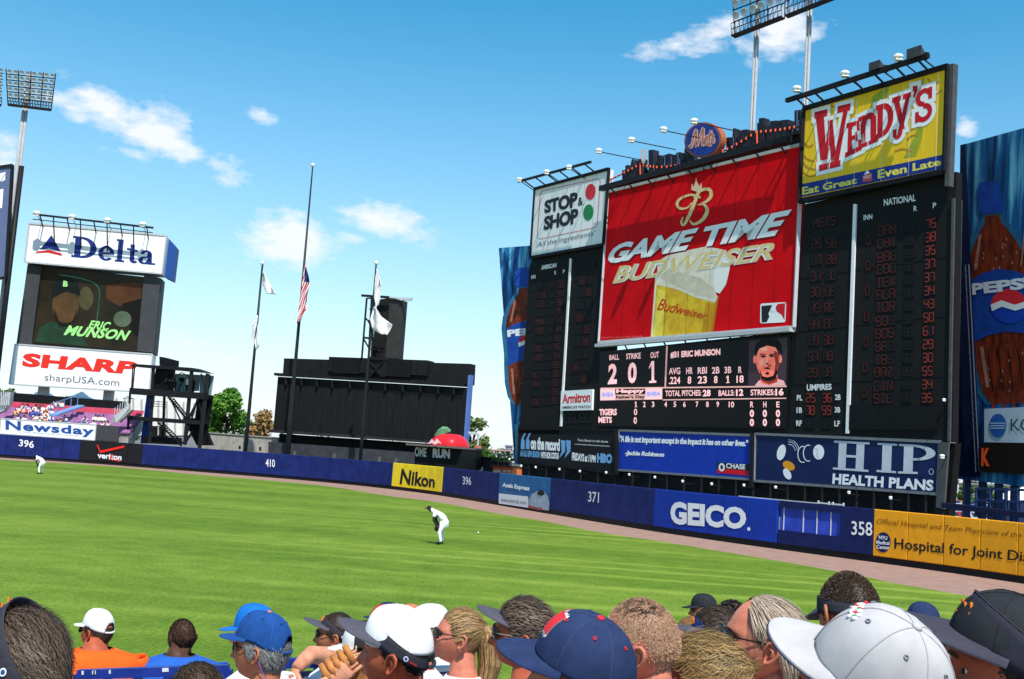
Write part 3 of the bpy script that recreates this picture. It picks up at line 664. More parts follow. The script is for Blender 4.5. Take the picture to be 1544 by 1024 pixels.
def slab(ch, quad, off=0.0):       # slab-serif capitals of uneven size
    u0, v0, u1 = 0, 0, 1
    G = {'W': [[(0, 1), (.40, 1), (.40, .9), (.31, .9), (.40, .38), (.46, .62), (.40, .9), (.40, 1), (.66, 1), (.66, .9), (.60, .9), (.68, .40), (.76, .9), (.66, .9), (.66, 1), (1, 1), (1, .9), (.93, .9), (.80, .1), (.80, 0), (.56, 0), (.56, .1), (.50, .36), (.46, .1), (.46, 0), (.18, 0), (.18, .1), (.08, .9), (0, .9)]],
         }
    return G.get(ch)
def letterpoly(pl, rings, quad, m, par, d, grow=0.0, name='lettering'):
    q = [pl.uv(*p) for p in quad]
    mb = MB()
    for k, ring in enumerate(rings):
        cx = sum(p[0] for p in ring) / len(ring); cy = sum(p[1] for p in ring) / len(ring); vs = []
        for x, y in ring:
            u = (1 - x) * (1 - y) * q[0][0] + x * (1 - y) * q[1][0] + x * y * q[2][0] + (1 - x) * y * q[3][0]; w = (1 - x) * (1 - y) * q[0][1] + x * (1 - y) * q[1][1] + x * y * q[2][1] + (1 - x) * y * q[3][1]
            vs.append((u, w))
        if grow:                  # offset outward
            n = len(vs); A = sum(vs[i][0] * vs[(i + 1) % n][1] - vs[(i + 1) % n][0] * vs[i][1] for i in range(n)); sg = 1 if A > 0 else -1; nv = []
            for i in range(n):
                a, b2, c = V((*vs[i - 1], 0)), V((*vs[i], 0)), V((*vs[(i + 1) % n], 0)); e1 = (b2 - a); e2 = (c - b2)
                if e1.length < 1e-6 or e2.length < 1e-6: nv.append(vs[i]); continue
                n1_ = V((e1.y, -e1.x, 0)).normalized() * sg; n2_ = V((e2.y, -e2.x, 0)).normalized() * sg; mm = (n1_ + n2_); mm = mm / max(.5, mm.length_squared / 2)
                nv.append((b2.x + mm.x * grow, b2.y + mm.y * grow))
            vs = nv
        n = len(vs); mb.add([pl.pt(u, w, d + .002 * k) for u, w in vs], [tuple(range(n))])
    o = mb.build(name, m, par)
    bm = bmesh.new(); bm.from_mesh(o.data); bmesh.ops.triangulate(bm, faces=[f for f in bm.faces if len(f.verts) > 4]); bm.to_mesh(o.data); bm.free()
    return o
def rect(x0, y0, x1, y1): return [(x0, y0), (x1, y0), (x1, y1), (x0, y1)]
def arcring(cx, cy, rx, ry, w, wx, a0, a1, n=14):
    o = [(cx + rx * math.cos(R(a0 + (a1 - a0) * i / n)), cy + ry * math.sin(R(a0 + (a1 - a0) * i / n))) for i in range(n + 1)]
    i_ = [(cx + (rx - wx) * math.cos(R(a1 + (a0 - a1) * i / n)), cy + (ry - w) * math.sin(R(a1 + (a0 - a1) * i / n))) for i in range(n + 1)]
    return o + i_
def para(x0, x1, y0, y1, w0, w1=None): w1 = w1 or w0; return [(x0, y0), (x0 + w0, y0), (x1 + w1, y1), (x1, y1)]
GL = {  # serif letters built from strokes, in a unit box
    'W': [para(.20, .03, .02, .97, .18, .22), para(.22, .44, .02, .80, .14, .08), para(.56, .40, .02, .80, .16, .12), para(.60, .86, .02, .97, .16, .10), rect(0, .90, .36, 1), rect(.68, .90, 1.02, 1), rect(.12, 0, .44, .09), rect(.50, 0, .84, .09)],
    'E': [rect(.14, 0, .42, 1), rect(0, .88, .95, 1), rect(0, 0, .98, .13), rect(.42, .44, .74, .56), rect(.8, .68, .95, .9), rect(.84, .1, .98, .34), rect(.66, .36, .76, .64)],
    'N': [rect(.10, 0, .34, .96), rect(.64, 0, .90, .80), arcring(.52, .66, .38, .32, .16, .24, 0, 180), rect(0, 0, .44, .10), rect(.54, 0, 1, .10), rect(0, .88, .3, .98)],
    'D': [rect(.10, 0, .36, 1), arcring(.40, .5, .56, .5, .14, .26, -90, 90), rect(0, .88, .42, 1), rect(0, 0, .42, .12)],
    'Y': [para(.46, .08, .20, .92, .20, .26), para(.28, .76, .10, .92, .22, .18), rect(0, .90, .44, 1), rect(.60, .90, 1, 1), arcring(.28, .14, .24, .13, .07, .1, 180, 350), rect(.04, .10, .2, .24)],
    "'": [[(.2, 1), (.9, 1), (.9, .5), (.4, 0), (.2, .1), (.5, .5), (.2, .6)]],
    'S': [arcring(.5, .74, .44, .26, .12, .2, 20, 270), arcring(.5, .27, .46, .27, .13, .2, -160, 90), rect(.78, .66, .94, .98), rect(.04, .04, .2, .34)],
    'H': [rect(.14, 0, .36, 1), rect(.64, 0, .86, 1), rect(.3, .45, .7, .53), rect(0, .93, .5, 1), rect(0, 0, .5, .07), rect(.5, .93, 1, 1), rect(.5, 0, 1, .07)],
    'I': [rect(.26, 0, .74, 1), rect(0, .93, 1, 1), rect(0, 0, 1, .07)],
    'P': [rect(.14, 0, .40, 1), arcring(.46, .73, .54, .27, .08, .24, -90, 90), rect(0, .93, .48, 1), rect(0, 0, .54, .07), rect(.36, .46, .5, .53)],
    'Dc': [rect(.10, 0, .32, 1), arcring(.38, .5, .58, .5, .07, .22, -90, 90), rect(0, .94, .4, 1), rect(0, 0, .4, .06)],
    'e': [arcring(.5, .5, .48, .5, .09, .24, 0, 315), rect(.2, .46, .96, .54)],
    'l': [rect(.22, 0, .72, 1), rect(0, .95, .5, 1), rect(0, 0, 1, .05)],
    't': [rect(.30, .1, .62, 1), rect(0, .68, .95, .75), arcring(.62, .17, .32, .17, .08, .2, 180, 330)],
    'a': [rect(.56, 0, .80, .72), arcring(.46, .72, .34, .28, .09, .2, 0, 170), arcring(.36, .26, .34, .26, .08, .2, 60, 350), rect(.5, .46, .62, .54), rect(.7, 0, 1, .07)],
}
wred = mat('banner_red', (.55, .012, .02), .5)
WL = [('W', ((175, 560), (300, 530), (322, 262), (168, 300))), ('E', ((303, 497), (376, 462), (366, 335), (310, 350))), ('N', ((362, 460), (447, 425), (447, 282), (362, 322))), ('D', ((438, 418), (516, 382), (518, 248), (440, 272))),
      ('Y', ((512, 425), (592, 398), (592, 212), (512, 238))), ("'", ((598, 235), (622, 230), (622, 183), (598, 188))), ('S', ((610, 352), (688, 328), (690, 183), (612, 210)))]
for ch, qd in WL: letterpoly(M, GL[ch], qw(*qd), printw, t3, d0 + .008, .28)
for ch, qd in WL: letterpoly(M, GL[ch], qw(*qd), wred, t3, d0 + .018, .03)
ywt = mat('banner_yellow', (.75, .62, .1), .5)
text(M, 'Eat Great', qw((112, 663), (354, 612), (354, 582), (112, 628)), ywt, t3, d0 + .01, .03)
text(M, 'Even Late', qw((446, 592), (726, 532), (726, 500), (446, 553)), ywt, t3, d0 + .01, .03)
flat(M, qw((380, 578), (420, 565), (422, 598), (380, 607)), mat('logo_rose', (.6, .08, .1), .5), 'logo', t3, d0 + .01)
flat(M, qw((385, 574), (400, 552), (412, 566)), printw, 'logo', t3, d0 + .014)
text(M, 'WENDY', qw((383, 594), (418, 586), (418, 572), (383, 580)), printw, t3, d0 + .02)
for k in range(1, 16):
    t = k / 16; a = qw((118 + 639 * t, 284 - 187 * t))[0]; c = qw((100 + 643 * t, 690 - 130 * t))[0]
    if k % 3 == 0: ribbon(M, [(*a, .35), (*c, .35)], printw, 'seam', t3, d0 + .04, sm=False)
mpoly([(1439, 101), (1447.5, 99), (1440.5, 283), (1434, 284)], mat('column_grey', (.07, .072, .075)), 'side_frame', t3, .55, .4)

# watch advert
WA = qb((250, 768), (424, 758), (420, 872), (246, 876))
t4 = billboard(M, WA, printw, 'watch_sign', 'small white sign with red lettering on the narrow digit panel', .16, .16)
text(M, 'Armitron', qb((258, 838), (412, 828), (412, 772), (258, 785)), mat('print_red2', (.65, .03, .03), .5), t4, .17, .03, .95)
text(M, "AMERICA'S WATCH", qb((256, 866), (412, 862), (412, 846), (256, 850)), pblk, t4, .17, .02)

# electronic display
qd_ = Q(890, 490, 4.097)
disp = thing('message_display', 'black electronic message board with glowing pink score text and player portrait', 'display', M.P(1050, 645, .1))
mpoly(qd_((62, 165), (1240, 65), (1215, 640), (50, 625)), mat('screen_black', (.006, .005, .006), .35), 'screen', disp, .05, .1)
glow = mat('glow_pink', (.95, .50, .50), .5, emit=.55); glow2 = mat('glow_salmon', (.9, .45, .40), .5, emit=.25)
GL1 = [rect(.34, 0, .70, 1), rect(0, 0, 1, .10), [(0, .74), (.34, 1), (.34, .84), (0, .64)]]
def D(s, *p, b=.02, m=glow, sp=1.0):
    if s == '1': return letterpoly(M, GL1, qd_(*p), m, disp, .065)
    if b > .05: b = .04
    text(M, s, qd_(*p), m, disp, .065, b, sp)
D('BALL', (122, 218), (182, 215), (182, 180), (122, 187)); D('STRIKE', (226, 213), (316, 208), (316, 172), (226, 178)); D('OUT', (376, 207), (428, 203), (428, 165), (376, 170))
D('2', (112, 368), (168, 364), (172, 238), (118, 242), b=.07); D('0', (235, 363), (290, 360), (292, 230), (238, 234), b=.07); D('1', (368, 360), (412, 357), (412, 222), (368, 226), b=.07)
D('#31 ERIC MUNSON', (500, 208), (808, 190), (808, 146), (500, 166), b=.05)
for s_, v_, x0, x1 in (('AVG', '.224', 490, 560), ('HR', '8', 597, 637), ('RBI', '23', 668, 725), ('2B', '8', 756, 803), ('3B', '1', 833, 876), ('R', '18', 908, 952)):
    ty = 305 - (x0 - 490) * .02; w = 26 if len(v_) == 1 else x1 - x0; c = (x0 + x1) / 2; hw = (x1 - x0) / 2 if s_ != 'R' else 11
    D(s_, (c - hw, ty + 2), (c + hw, ty), (c + hw, ty - 42), (c - hw, ty - 38)); hw = w / 2 if len(v_) > 1 else 11
    D(v_, (c - hw, ty + 62), (c + hw, ty + 60), (c + hw, ty + 15), (c - hw, ty + 17))
D('TOTAL PITCHES:', (468, 442), (690, 438), (690, 402), (468, 406)); D('28', (700, 443), (748, 441), (748, 400), (700, 402), b=.07)
D('BALLS:', (797, 440), (895, 437), (895, 402), (797, 404)); D('12', (905, 440), (950, 438), (950, 396), (905, 398), b=.07); D('STRIKES:', (995, 437), (1143, 434), (1143, 398), (995, 400)); D('16', (1148, 438), (1199, 436), (1199, 392), (1148, 394), b=.07)
for s_, x in (('1', 286), ('2', 338), ('3', 392), ('4', 470), ('5', 527), ('6', 586), ('7', 664), ('8', 728), ('9', 792)): D(s_, (x - 8, 508), (x + 8, 508), (x + 8, 474), (x - 8, 474))
D('10', (860, 510), (893, 510), (893, 474), (860, 474))
for s_, x in (('R', 1003), ('H', 1083), ('E', 1164)):
    D(s_, (x - 10, 510), (x + 10, 510), (x + 10, 474), (x - 10, 474)); D('0', (x - 13, 570), (x + 13, 570), (x + 13, 524), (x - 13, 524), b=.06); D('0', (x - 13, 626), (x + 13, 626), (x + 13, 580), (x - 13, 580), b=.06)
D('0', (274, 558), (294, 558), (294, 518), (274, 518)); D('0', (272, 612), (292, 612), (292, 570), (272, 570))
D('TIGERS', (60, 560), (168, 558), (168, 518), (60, 520), b=.06); D('METS', (54, 606), (138, 606), (138, 568), (54, 568), b=.06)
for p in (((473, 130), (483, 129), (472, 386), (463, 387)), ((68, 388), (1218, 376), (1218, 384), (68, 397)), ((452, 460), (1215, 450), (1215, 457), (452, 467))):
    flat(M, qd_(*p), glow2, 'print_line', disp, .065)
flat(M, qd_((66, 395), (158, 393), (158, 465), (66, 467)), glow, 'print_block', disp, .065); flat(M, qd_((345, 391), (449, 388), (449, 460), (345, 462)), glow, 'print_block', disp, .065)
flat(M, qd_((158, 432), (345, 428), (345, 462), (158, 465)), glow2, 'print_block', disp, .065)
D('Happy', (165, 428), (340, 424), (340, 394), (165, 398), b=.05); text(M, "Father's Day", qd_((164, 461), (342, 457), (342, 433), (164, 437)), pblk, disp, .075, .04)
bl_ = mat('glow_blue', (.3, .4, .9), .5, emit=.3)
text(M, 'SHEA', qd_((75, 445), (150, 442), (150, 415), (75, 418)), bl_, disp, .075, .05); text(M, 'SHEA', qd_((352, 440), (440, 437), (440, 410), (352, 413)), bl_, disp, .075, .05)
# portrait on the display
pf = mat('portrait_red', (.85, .10, .06), .5, .3, 1.5, emit=.35, col2=(.95, .28, .2)); pbk = mat('portrait_back', (.06, .035, .05), .5, emit=.1); pdk = mat('portrait_dark', (.012, .006, .006), .5)
flat(M, qd_((985, 100), (1222, 80), (1215, 375), (980, 378)), pbk, 'portrait', disp, .065)
flat(M, qd_((1020, 378), (1045, 345), (1130, 325), (1200, 345), (1212, 375)), mat('portrait_pink', (.8, .4, .4), .5, emit=.3), 'portrait', disp, .07)
flat(M, qd_((1060, 360), (1055, 300), (1160, 300), (1165, 350), (1115, 372)), pf, 'portrait', disp, .075)
flat(M, qd_(*ellp(1102, 222, 72, 108, 28)), pf, 'portrait', disp, .08)
flat(M, qd_(*ellp(1022, 215, 10, 26, 12)), pf, 'portrait', disp, .082); flat(M, qd_(*ellp(1180, 210, 10, 26, 12)), pf, 'portrait', disp, .082)
flat(M, qd_((1025, 190), (1020, 150), (1035, 110), (1070, 88), (1120, 82), (1165, 92), (1185, 120), (1188, 180), (1150, 140), (1100, 128), (1050, 148)), pdk, 'portrait', disp, .088)
flat(M, qd_((1050, 270), (1062, 300), (1070, 318), (1100, 325), (1135, 315), (1148, 290), (1155, 262), (1162, 300), (1150, 335), (1105, 350), (1062, 335)), pdk, 'portrait', disp, .088)
for p in (ellp(1075, 196, 17, 6, 12), ellp(1128, 193, 17, 6, 12), ellp(1100, 268, 20, 6, 12), ellp(1100, 300, 12, 9, 12), ellp(1100, 240, 9, 5, 10)): flat(M, qd_(*p), pdk if p[0][0] < 1130 else pdk, 'portrait', disp, .088)
for p in (((1055, 180), (1092, 183), (1090, 188), (1055, 187)), ((1112, 182), (1148, 176), (1148, 183), (1112, 188))): flat(M, qd_(*p), pdk, 'portrait', disp, .09)

for pts, mm in ((ellp(1078, 150, 22, 14, 14), 'portrait_glow'), (ellp(1062, 235, 14, 20, 12), 'portrait_glow'), (ellp(1098, 232, 7, 26, 12), 'portrait_glow'), (((1140, 160), (1168, 170), (1172, 250), (1158, 300), (1140, 310), (1150, 240)), 'portrait_shade'), (((1062, 330), (1160, 322), (1160, 352), (1112, 366), (1066, 350)), 'portrait_shade'), (ellp(1112, 252, 14, 6, 12), 'portrait_shade')):
    flat(M, qd_(*pts), mat('portrait_glow', (.95, .35, .24), .5, .3, 2, emit=.3) if mm == 'portrait_glow' else mat('portrait_shade', (.40, .04, .025), .5, .3, 2, emit=.2), 'portrait', disp, .084)
# three adverts along the base
qe = Q(740, 640, 7.352)
t5 = billboard(M, qe((320, 50), (1420, 62), (1405, 545), (310, 415)), mat('black_banner', (.010, .010, .012), .55), 'television_sign', 'black banner with pale blue quotation marks low on the scoreboard', .1, .2, (.16, black))
lb = mat('print_light_blue', (.16, .36, .62), .5)
text(M, 'on the record', qe((455, 280), (778, 300), (780, 165), (455, 135)), printw, t5, .12, .05, .93)
text(M, 'AN ALL NEW SEASON', qe((338, 355), (556, 372), (560, 300), (342, 285)), lb, t5, .12, .05); text(M, 'WITH BOB COSTAS', qe((566, 375), (765, 388), (768, 315), (568, 303)), printw, t5, .12, .05)
for x in (345, 400): flat(M, qe((x, 272), (x + 42, 278), (x + 44, 185), (x + 30, 160), (x + 58, 95), (x + 35, 105), (x + 4, 175)), lb, 'print', t5, .12)
for x in (790, 848): flat(M, qe((x, 175), (x + 52, 182), (x + 48, 300), (x - 15, 375), (x - 12, 355), (x + 10, 300)), lb, 'print', t5, .12)
text(M, 'FRIDAYS at 11PM', qe((912, 400), (1175, 425), (1178, 345), (915, 310)), printw, t5, .12, .04, .93); text(M, 'HBO', qe((1190, 425), (1360, 436), (1362, 330), (1192, 318)), lb, t5, .12, .07)
text(M, "From Bonds to talk shows", qe((980, 188), (1312, 205), (1312, 178), (980, 160)), printw, t5, .12); text(M, "a conversation about sports and more", qe((945, 232), (1330, 256), (1330, 232), (945, 208)), printw, t5, .12)
t6 = billboard(M, qd_((187, 652), (1006, 682), (1000, 955), (170, 895)), mat('blue_banner', (.008, .04, .36), .5, .15, 1), 'quotation_banner', 'bright blue banner quoting A life is not important above a bank logo', .1, .2, (.16, grey))
text(M, '"A life is not important except in the impact it has on other lives."', qd_((190, 735), (985, 762), (985, 712), (192, 683)), printw, t6, .12, .05, .93, .15)
text(M, '-Jackie Robinson', qd_((222, 812), (464, 824), (466, 788), (224, 776)), printw, t6, .12, .05, .95, .15)
flat(M, qd_((790, 850), (990, 862), (988, 930), (790, 915)), pblk, 'print', t6, .115); flat(M, qd_((792, 888), (988, 900), (987, 932), (790, 914)), mat('print_red3', (.62, .01, .02), .5), 'print', t6, .12)
text(M, 'CHASE', qd_((847, 886), (966, 894), (968, 862), (848, 854)), printw, t6, .125, .03)
ribbon(M, [(*qd_((x, y))[0], 2.6) for x, y in ellp(821, 880, 14, 20, 8)], printw, 'logo', t6, .13, closed=True)
hipm = mat('navy_banner', (.008, .018, .075), .5, .15, 1)
t7 = billboard(M, q6((478, 38), (1215, 70), (1205, 278), (474, 225)), hipm, 'health_insurance_banner', 'dark blue health plan banner with a baseball trailing motion arcs', .1, .2, (.16, grey))
silver = mat('print_silver', (.52, .55, .60), .4, .15, 1)
for ch, qd in (('H', ((788, 180), (930, 190), (935, 72), (793, 65))), ('I', ((962, 190), (1040, 195), (1044, 78), (966, 74))), ('P', ((1048, 196), (1195, 200), (1198, 86), (1052, 78)))): letterpoly(M, GL[ch], q6(*qd), silver, t7, .12)
text(M, 'HEALTH PLANS', q6((785, 238), (1188, 266), (1190, 222), (788, 195)), printw, t7, .12, .04, 1.02)
ribbon(M, [(*q6((x, y))[0], .8) for x, y in ellp(1180, 189, 9, 11, 8)], silver, 'logo', t7, .12, closed=True)
flat(M, q6(*ellp(731, 111, 22, 30, 24)), printw, 'print_ball', t7, .12)
ribbon(M, [(*q6((x, y))[0], .5) for x, y in ((716, 95), (728, 102), (724, 120), (732, 138))], mat('print_seam', (.2, .2, .25), .5), 'print', t7, .125)
for c0 in ((690, 115), (668, 120)): ribbon(M, [(*q6((x, y))[0], 1.3) for x, y in ellp(*c0, 20, 32, 10, 0, 70, 290)], printw, 'print', t7, .12)
for rr in (28, 38, 46): ribbon(M, [(*q6((x, y))[0], 1.0) for x, y in ellp(612, 108, rr * .9, rr, 8, 0, -95, -5)], silver, 'print', t7, .12)
# a plain winged pennant shape stands where the photograph has a cartoon figure
flat(M, q6(*ellp(612, 165, 26, 17, 20, .5)), mat('print_orange', (.75, .30, .02), .5), 'print', t7, .12)
flat(M, q6(*ellp(582, 112, 17, 32, 22, .25)), printw, 'print', t7, .12)
flat(M, q6(*ellp(606, 198, 14, 24, 20, -.5)), printw, 'print', t7, .125)
# dividing columns and little floodlights under the adverts
for (x, y0, y1) in ((933.5, 648, 716), (1137.5, 655, 735)): mpoly([(x - 2, y0), (x + 2, y0), (x + 1.5, y1), (x - 2.5, y1)], steel, 'column', board, .3, .5)
for x in range(800, 1425, 26):
    mb = MB(); p = M.P(x, 700 + (x - 783) * .066, .1); mb.bar(p, V((p.x, p.y, .0)), .12, .12); mb.build('base_post', steel, board)
spots = [(783, 693), (801, 703), (823, 705), (859, 708), (930, 713), (965, 716), (1004, 720), (1046, 726), (1090, 730), (1139, 732), (1187, 735), (1298, 743), (1361, 751), (890, 711)]
for i, (x, y) in enumerate(spots):
    sign_lamp(M, x, y, 1.0, (x, y + 4), 'tiny pale floodlight under the %s at the scoreboard foot' % ('black banner' if x < 932 else 'blue quotation banner' if x < 1137 else 'dark blue health banner'), 'footlights under the scoreboard banners', .17)
# top bars with lamps
def topbar(pl, a, b2, d, label, w=.16, n=6):
    A, B = pl.P(*a, d), pl.P(*b2, d); t = thing('lighting_rail', label, 'rail', A); mb = MB(); mb.bar(A, B, w); mb.build('rail', steel, t)
    for k in range(n):
        p = A.lerp(B, (k + .5) / n); mb = MB(); mb.bar(p, p - pl.n * d - V((0, 0, .7)), .09); mb.build('bracket', steel, t)
    return t
topbar(M, (804, 279), (915, 250), 1.6, 'dark lighting rail above the white supermarket sign', .18, 6)
for x, y, w_ in ((809, 276, 'at the free end of'), (851, 265, 'halfway along'), (885, 258, 'toward the red billboard on')): sign_lamp(M, x, y, 1.8, (x + 1, y + 14), 'white floodlight %s the rail above the supermarket sign' % w_, 'floodlights above the supermarket sign', .46)
topbar(M, (1213, 160), (1428, 94), 1.6, 'black lighting rail above the yellow restaurant sign', .26, 7)
for x, y, w_ in ((1232, 143, 'lowest on'), (1305, 121, 'before the first loudspeaker on'), (1386, 97, 'between the two loudspeakers on')): sign_lamp(M, x, y, 1.8, (x + 2, y + 18), 'white floodlight %s the rail above the yellow sign' % w_, 'floodlights above the yellow sign', .48)
sign_lamp(M, 1351, 110, 1.4, (1352, 122), 'grey horn loudspeaker between two floodlights above the yellow sign', None, .40, spk=True); sign_lamp(M, 1411, 91, 1.4, (1412, 104), 'grey horn loudspeaker at the end of the rail above the yellow sign', None, .50, spk=True)
topbar(M, (921, 288), (1208, 214), 1.0, 'pale walkway edge along the top of the red beer billboard', .40, 9)
for x, y, w_ in ((940, 236, 'near the ribbon loop'), (990, 220, 'above the tall spire'), (1039, 205, 'at the near edge of the round sign'), (1086, 193, 'at the far edge of the round sign')): sign_lamp(M, x, y, 2.4, (x + 30, y + 6), 'white floodlight on a long arm %s' % w_, 'floodlights above the beer billboard', .48)

# skyline ornament
qs = Q(900, 160, 4.679)
skyl = thing('skyline_ornament', 'black cut-out city skyline with a string of red bulbs on top of the red billboard', 'ornament', M.P(1060, 255, -.4))
mpoly(qs((100, 545), (160, 500), (310, 440), (500, 455), (700, 400), (960, 315), (1130, 200), (1300, 195), (1465, 160), (1462, 245), (1200, 318), (900, 395), (100, 605)), black, 'backing', skyl, -.55, .3)
sk_m = mat('skyline_black', (.02, .022, .03), .5, .5, 2); sk_b = mat('skyline_edge', (.10, .16, .30), .4)
bl = [(170, 455, 10), (190, 420, 10), (235, 400, 14, 370), (268, 385, 12), (290, 375, 10), (362, 312, 16), (415, 350, 12), (430, 375, 10), (462, 345, 14), (485, 340, 11), (510, 352, 10), (530, 345, 12), (555, 330, 14), (580, 350, 10), (610, 290, 14, 235), (640, 320, 10), (905, 225, 8), (925, 225, 8), (948, 215, 12, 150), (1000, 175, 24), (1030, 170, 20), (1120, 120, 12), (1145, 88, 16), (1225, 105, 24), (1258, 105, 10), (1300, 98, 26), (1345, 130, 10), (1365, 135, 10), (1392, 30, 20), (1432, 85, 12), (1455, 75, 10), (1475, 62, 14), (215, 470, 8), (250, 440, 9), (390, 400, 8), (445, 400, 9), (570, 365, 9), (595, 350, 9), (625, 345, 9), (1060, 190, 10), (1085, 175, 10), (1165, 140, 8), (1190, 150, 9), (1210, 130, 8), (1325, 130, 8), (1410, 95, 8)]
for b_ in bl:
    x, y, w = b_[:3]; base = 560 - (x - 100) * .285; y -= 10; pts = [(x - w, base), (x - w, y + 5), (x + w, y), (x + w, base)]
    if len(b_) > 3: pts = [(x - w, base), (x - w, y + 30), (x - w * .7, y + 8), (x - 3, b_[3]), (x + 3, b_[3]), (x + w * .7, y + 8), (x + w, y + 30), (x + w, base)]
    mpoly(qs(*pts), sk_m, 'tower_silhouette', skyl, -.3 + random.random() * .15, .6)
    if x % 3 == 0: mpoly(qs((x + w * .4, base - 20), (x + w * .4, y + 12), (x + w * .7, y + 12), (x + w * .7, base - 20)), sk_b, 'tower_stripe', skyl, -.1, .02)
bulb = mat('bulb_red', (.7, .10, .04), .4, emit=.2)
mb = MB(); path = [(100, 518), (200, 470), (312, 412), (360, 425), (430, 432), (500, 430), (620, 412), (700, 390), (830, 345), (960, 290), (1060, 230), (1130, 185), (1200, 180), (1300, 168), (1400, 150), (1455, 142)]
PP = [M.P(*qs(p)[0], .1) for p in path]
for a, c in zip(PP, PP[1:]):
    n = max(1, int((c - a).length / .42))
    for k in range(n): mb.box(a.lerp(c, k / n), (.09, .09, .17))
for p0, p1 in (((312, 412), (314, 510)), ((1136, 185), (1138, 280))):
    a, c = M.P(*qs(p0)[0], .1), M.P(*qs(p1)[0], .1)
    for k in range(6): mb.box(a.lerp(c, k / 6), (.09, .09, .16))
o = mb.build('bulb_string', bulb, skyl); o['kind'] = 'stuff'
mb = MB(); mb.tube([p - M.n * .1 for p in PP], .06, 5); mb.build('cable', steel, skyl)
ribbon(M, [(*qs(p)[0], 3.2) for p in ((332, 405), (350, 375), (352, 330), (342, 312), (328, 325), (325, 365), (345, 405))], mat('ribbon_pink', (.75, .55, .52), .5), 'ribbon_loop', skyl, .15)
# round club sign
club = thing('round_club_sign', 'round blue sign with pink script ringed in orange above the billboard', 'sign', M.P(1066, 240, .3))
c0 = qs((780, 248))[0]
poly(M, ellp(c0[0], c0[1], 28.5, 26, 36, -.5), mat('ring_orange', (.33, .10, .05), .5), 'rim', club, .45, .5)
poly(M, ellp(c0[0], c0[1], 25.5, 23.5, 36, -.5), mat('club_blue', (.015, .045, .25), .5, .3, 2), 'face', club, .50, .1)
for w_, mm, dz in ((4.6, mat('club_pink', (.8, .35, .32), .5, emit=.1), .52), (1.8, mat('club_dull', (.30, .18, .12), .5), .535)):
    for st in ([(690, 285), (705, 300), (725, 215), (742, 180), (740, 300), (775, 205), (790, 170), (785, 295)], [(790, 270), (822, 245), (815, 225), (800, 250), (805, 282), (825, 270)], [(845, 180), (832, 285), (845, 278)], [(820, 220), (862, 205)], [(868, 222), (856, 222), (866, 260), (850, 270)]):
        ribbon(M, [(*qs(p)[0], w_ if len(st) > 2 else w_ * .8) for p in st], mm, 'script_lettering', club, dz)
mb = MB(); p = M.P(1066, 233, .1); mb.bar(p, p - V((0, 0, 1.2)), .3); mb.build('post', steel, club)
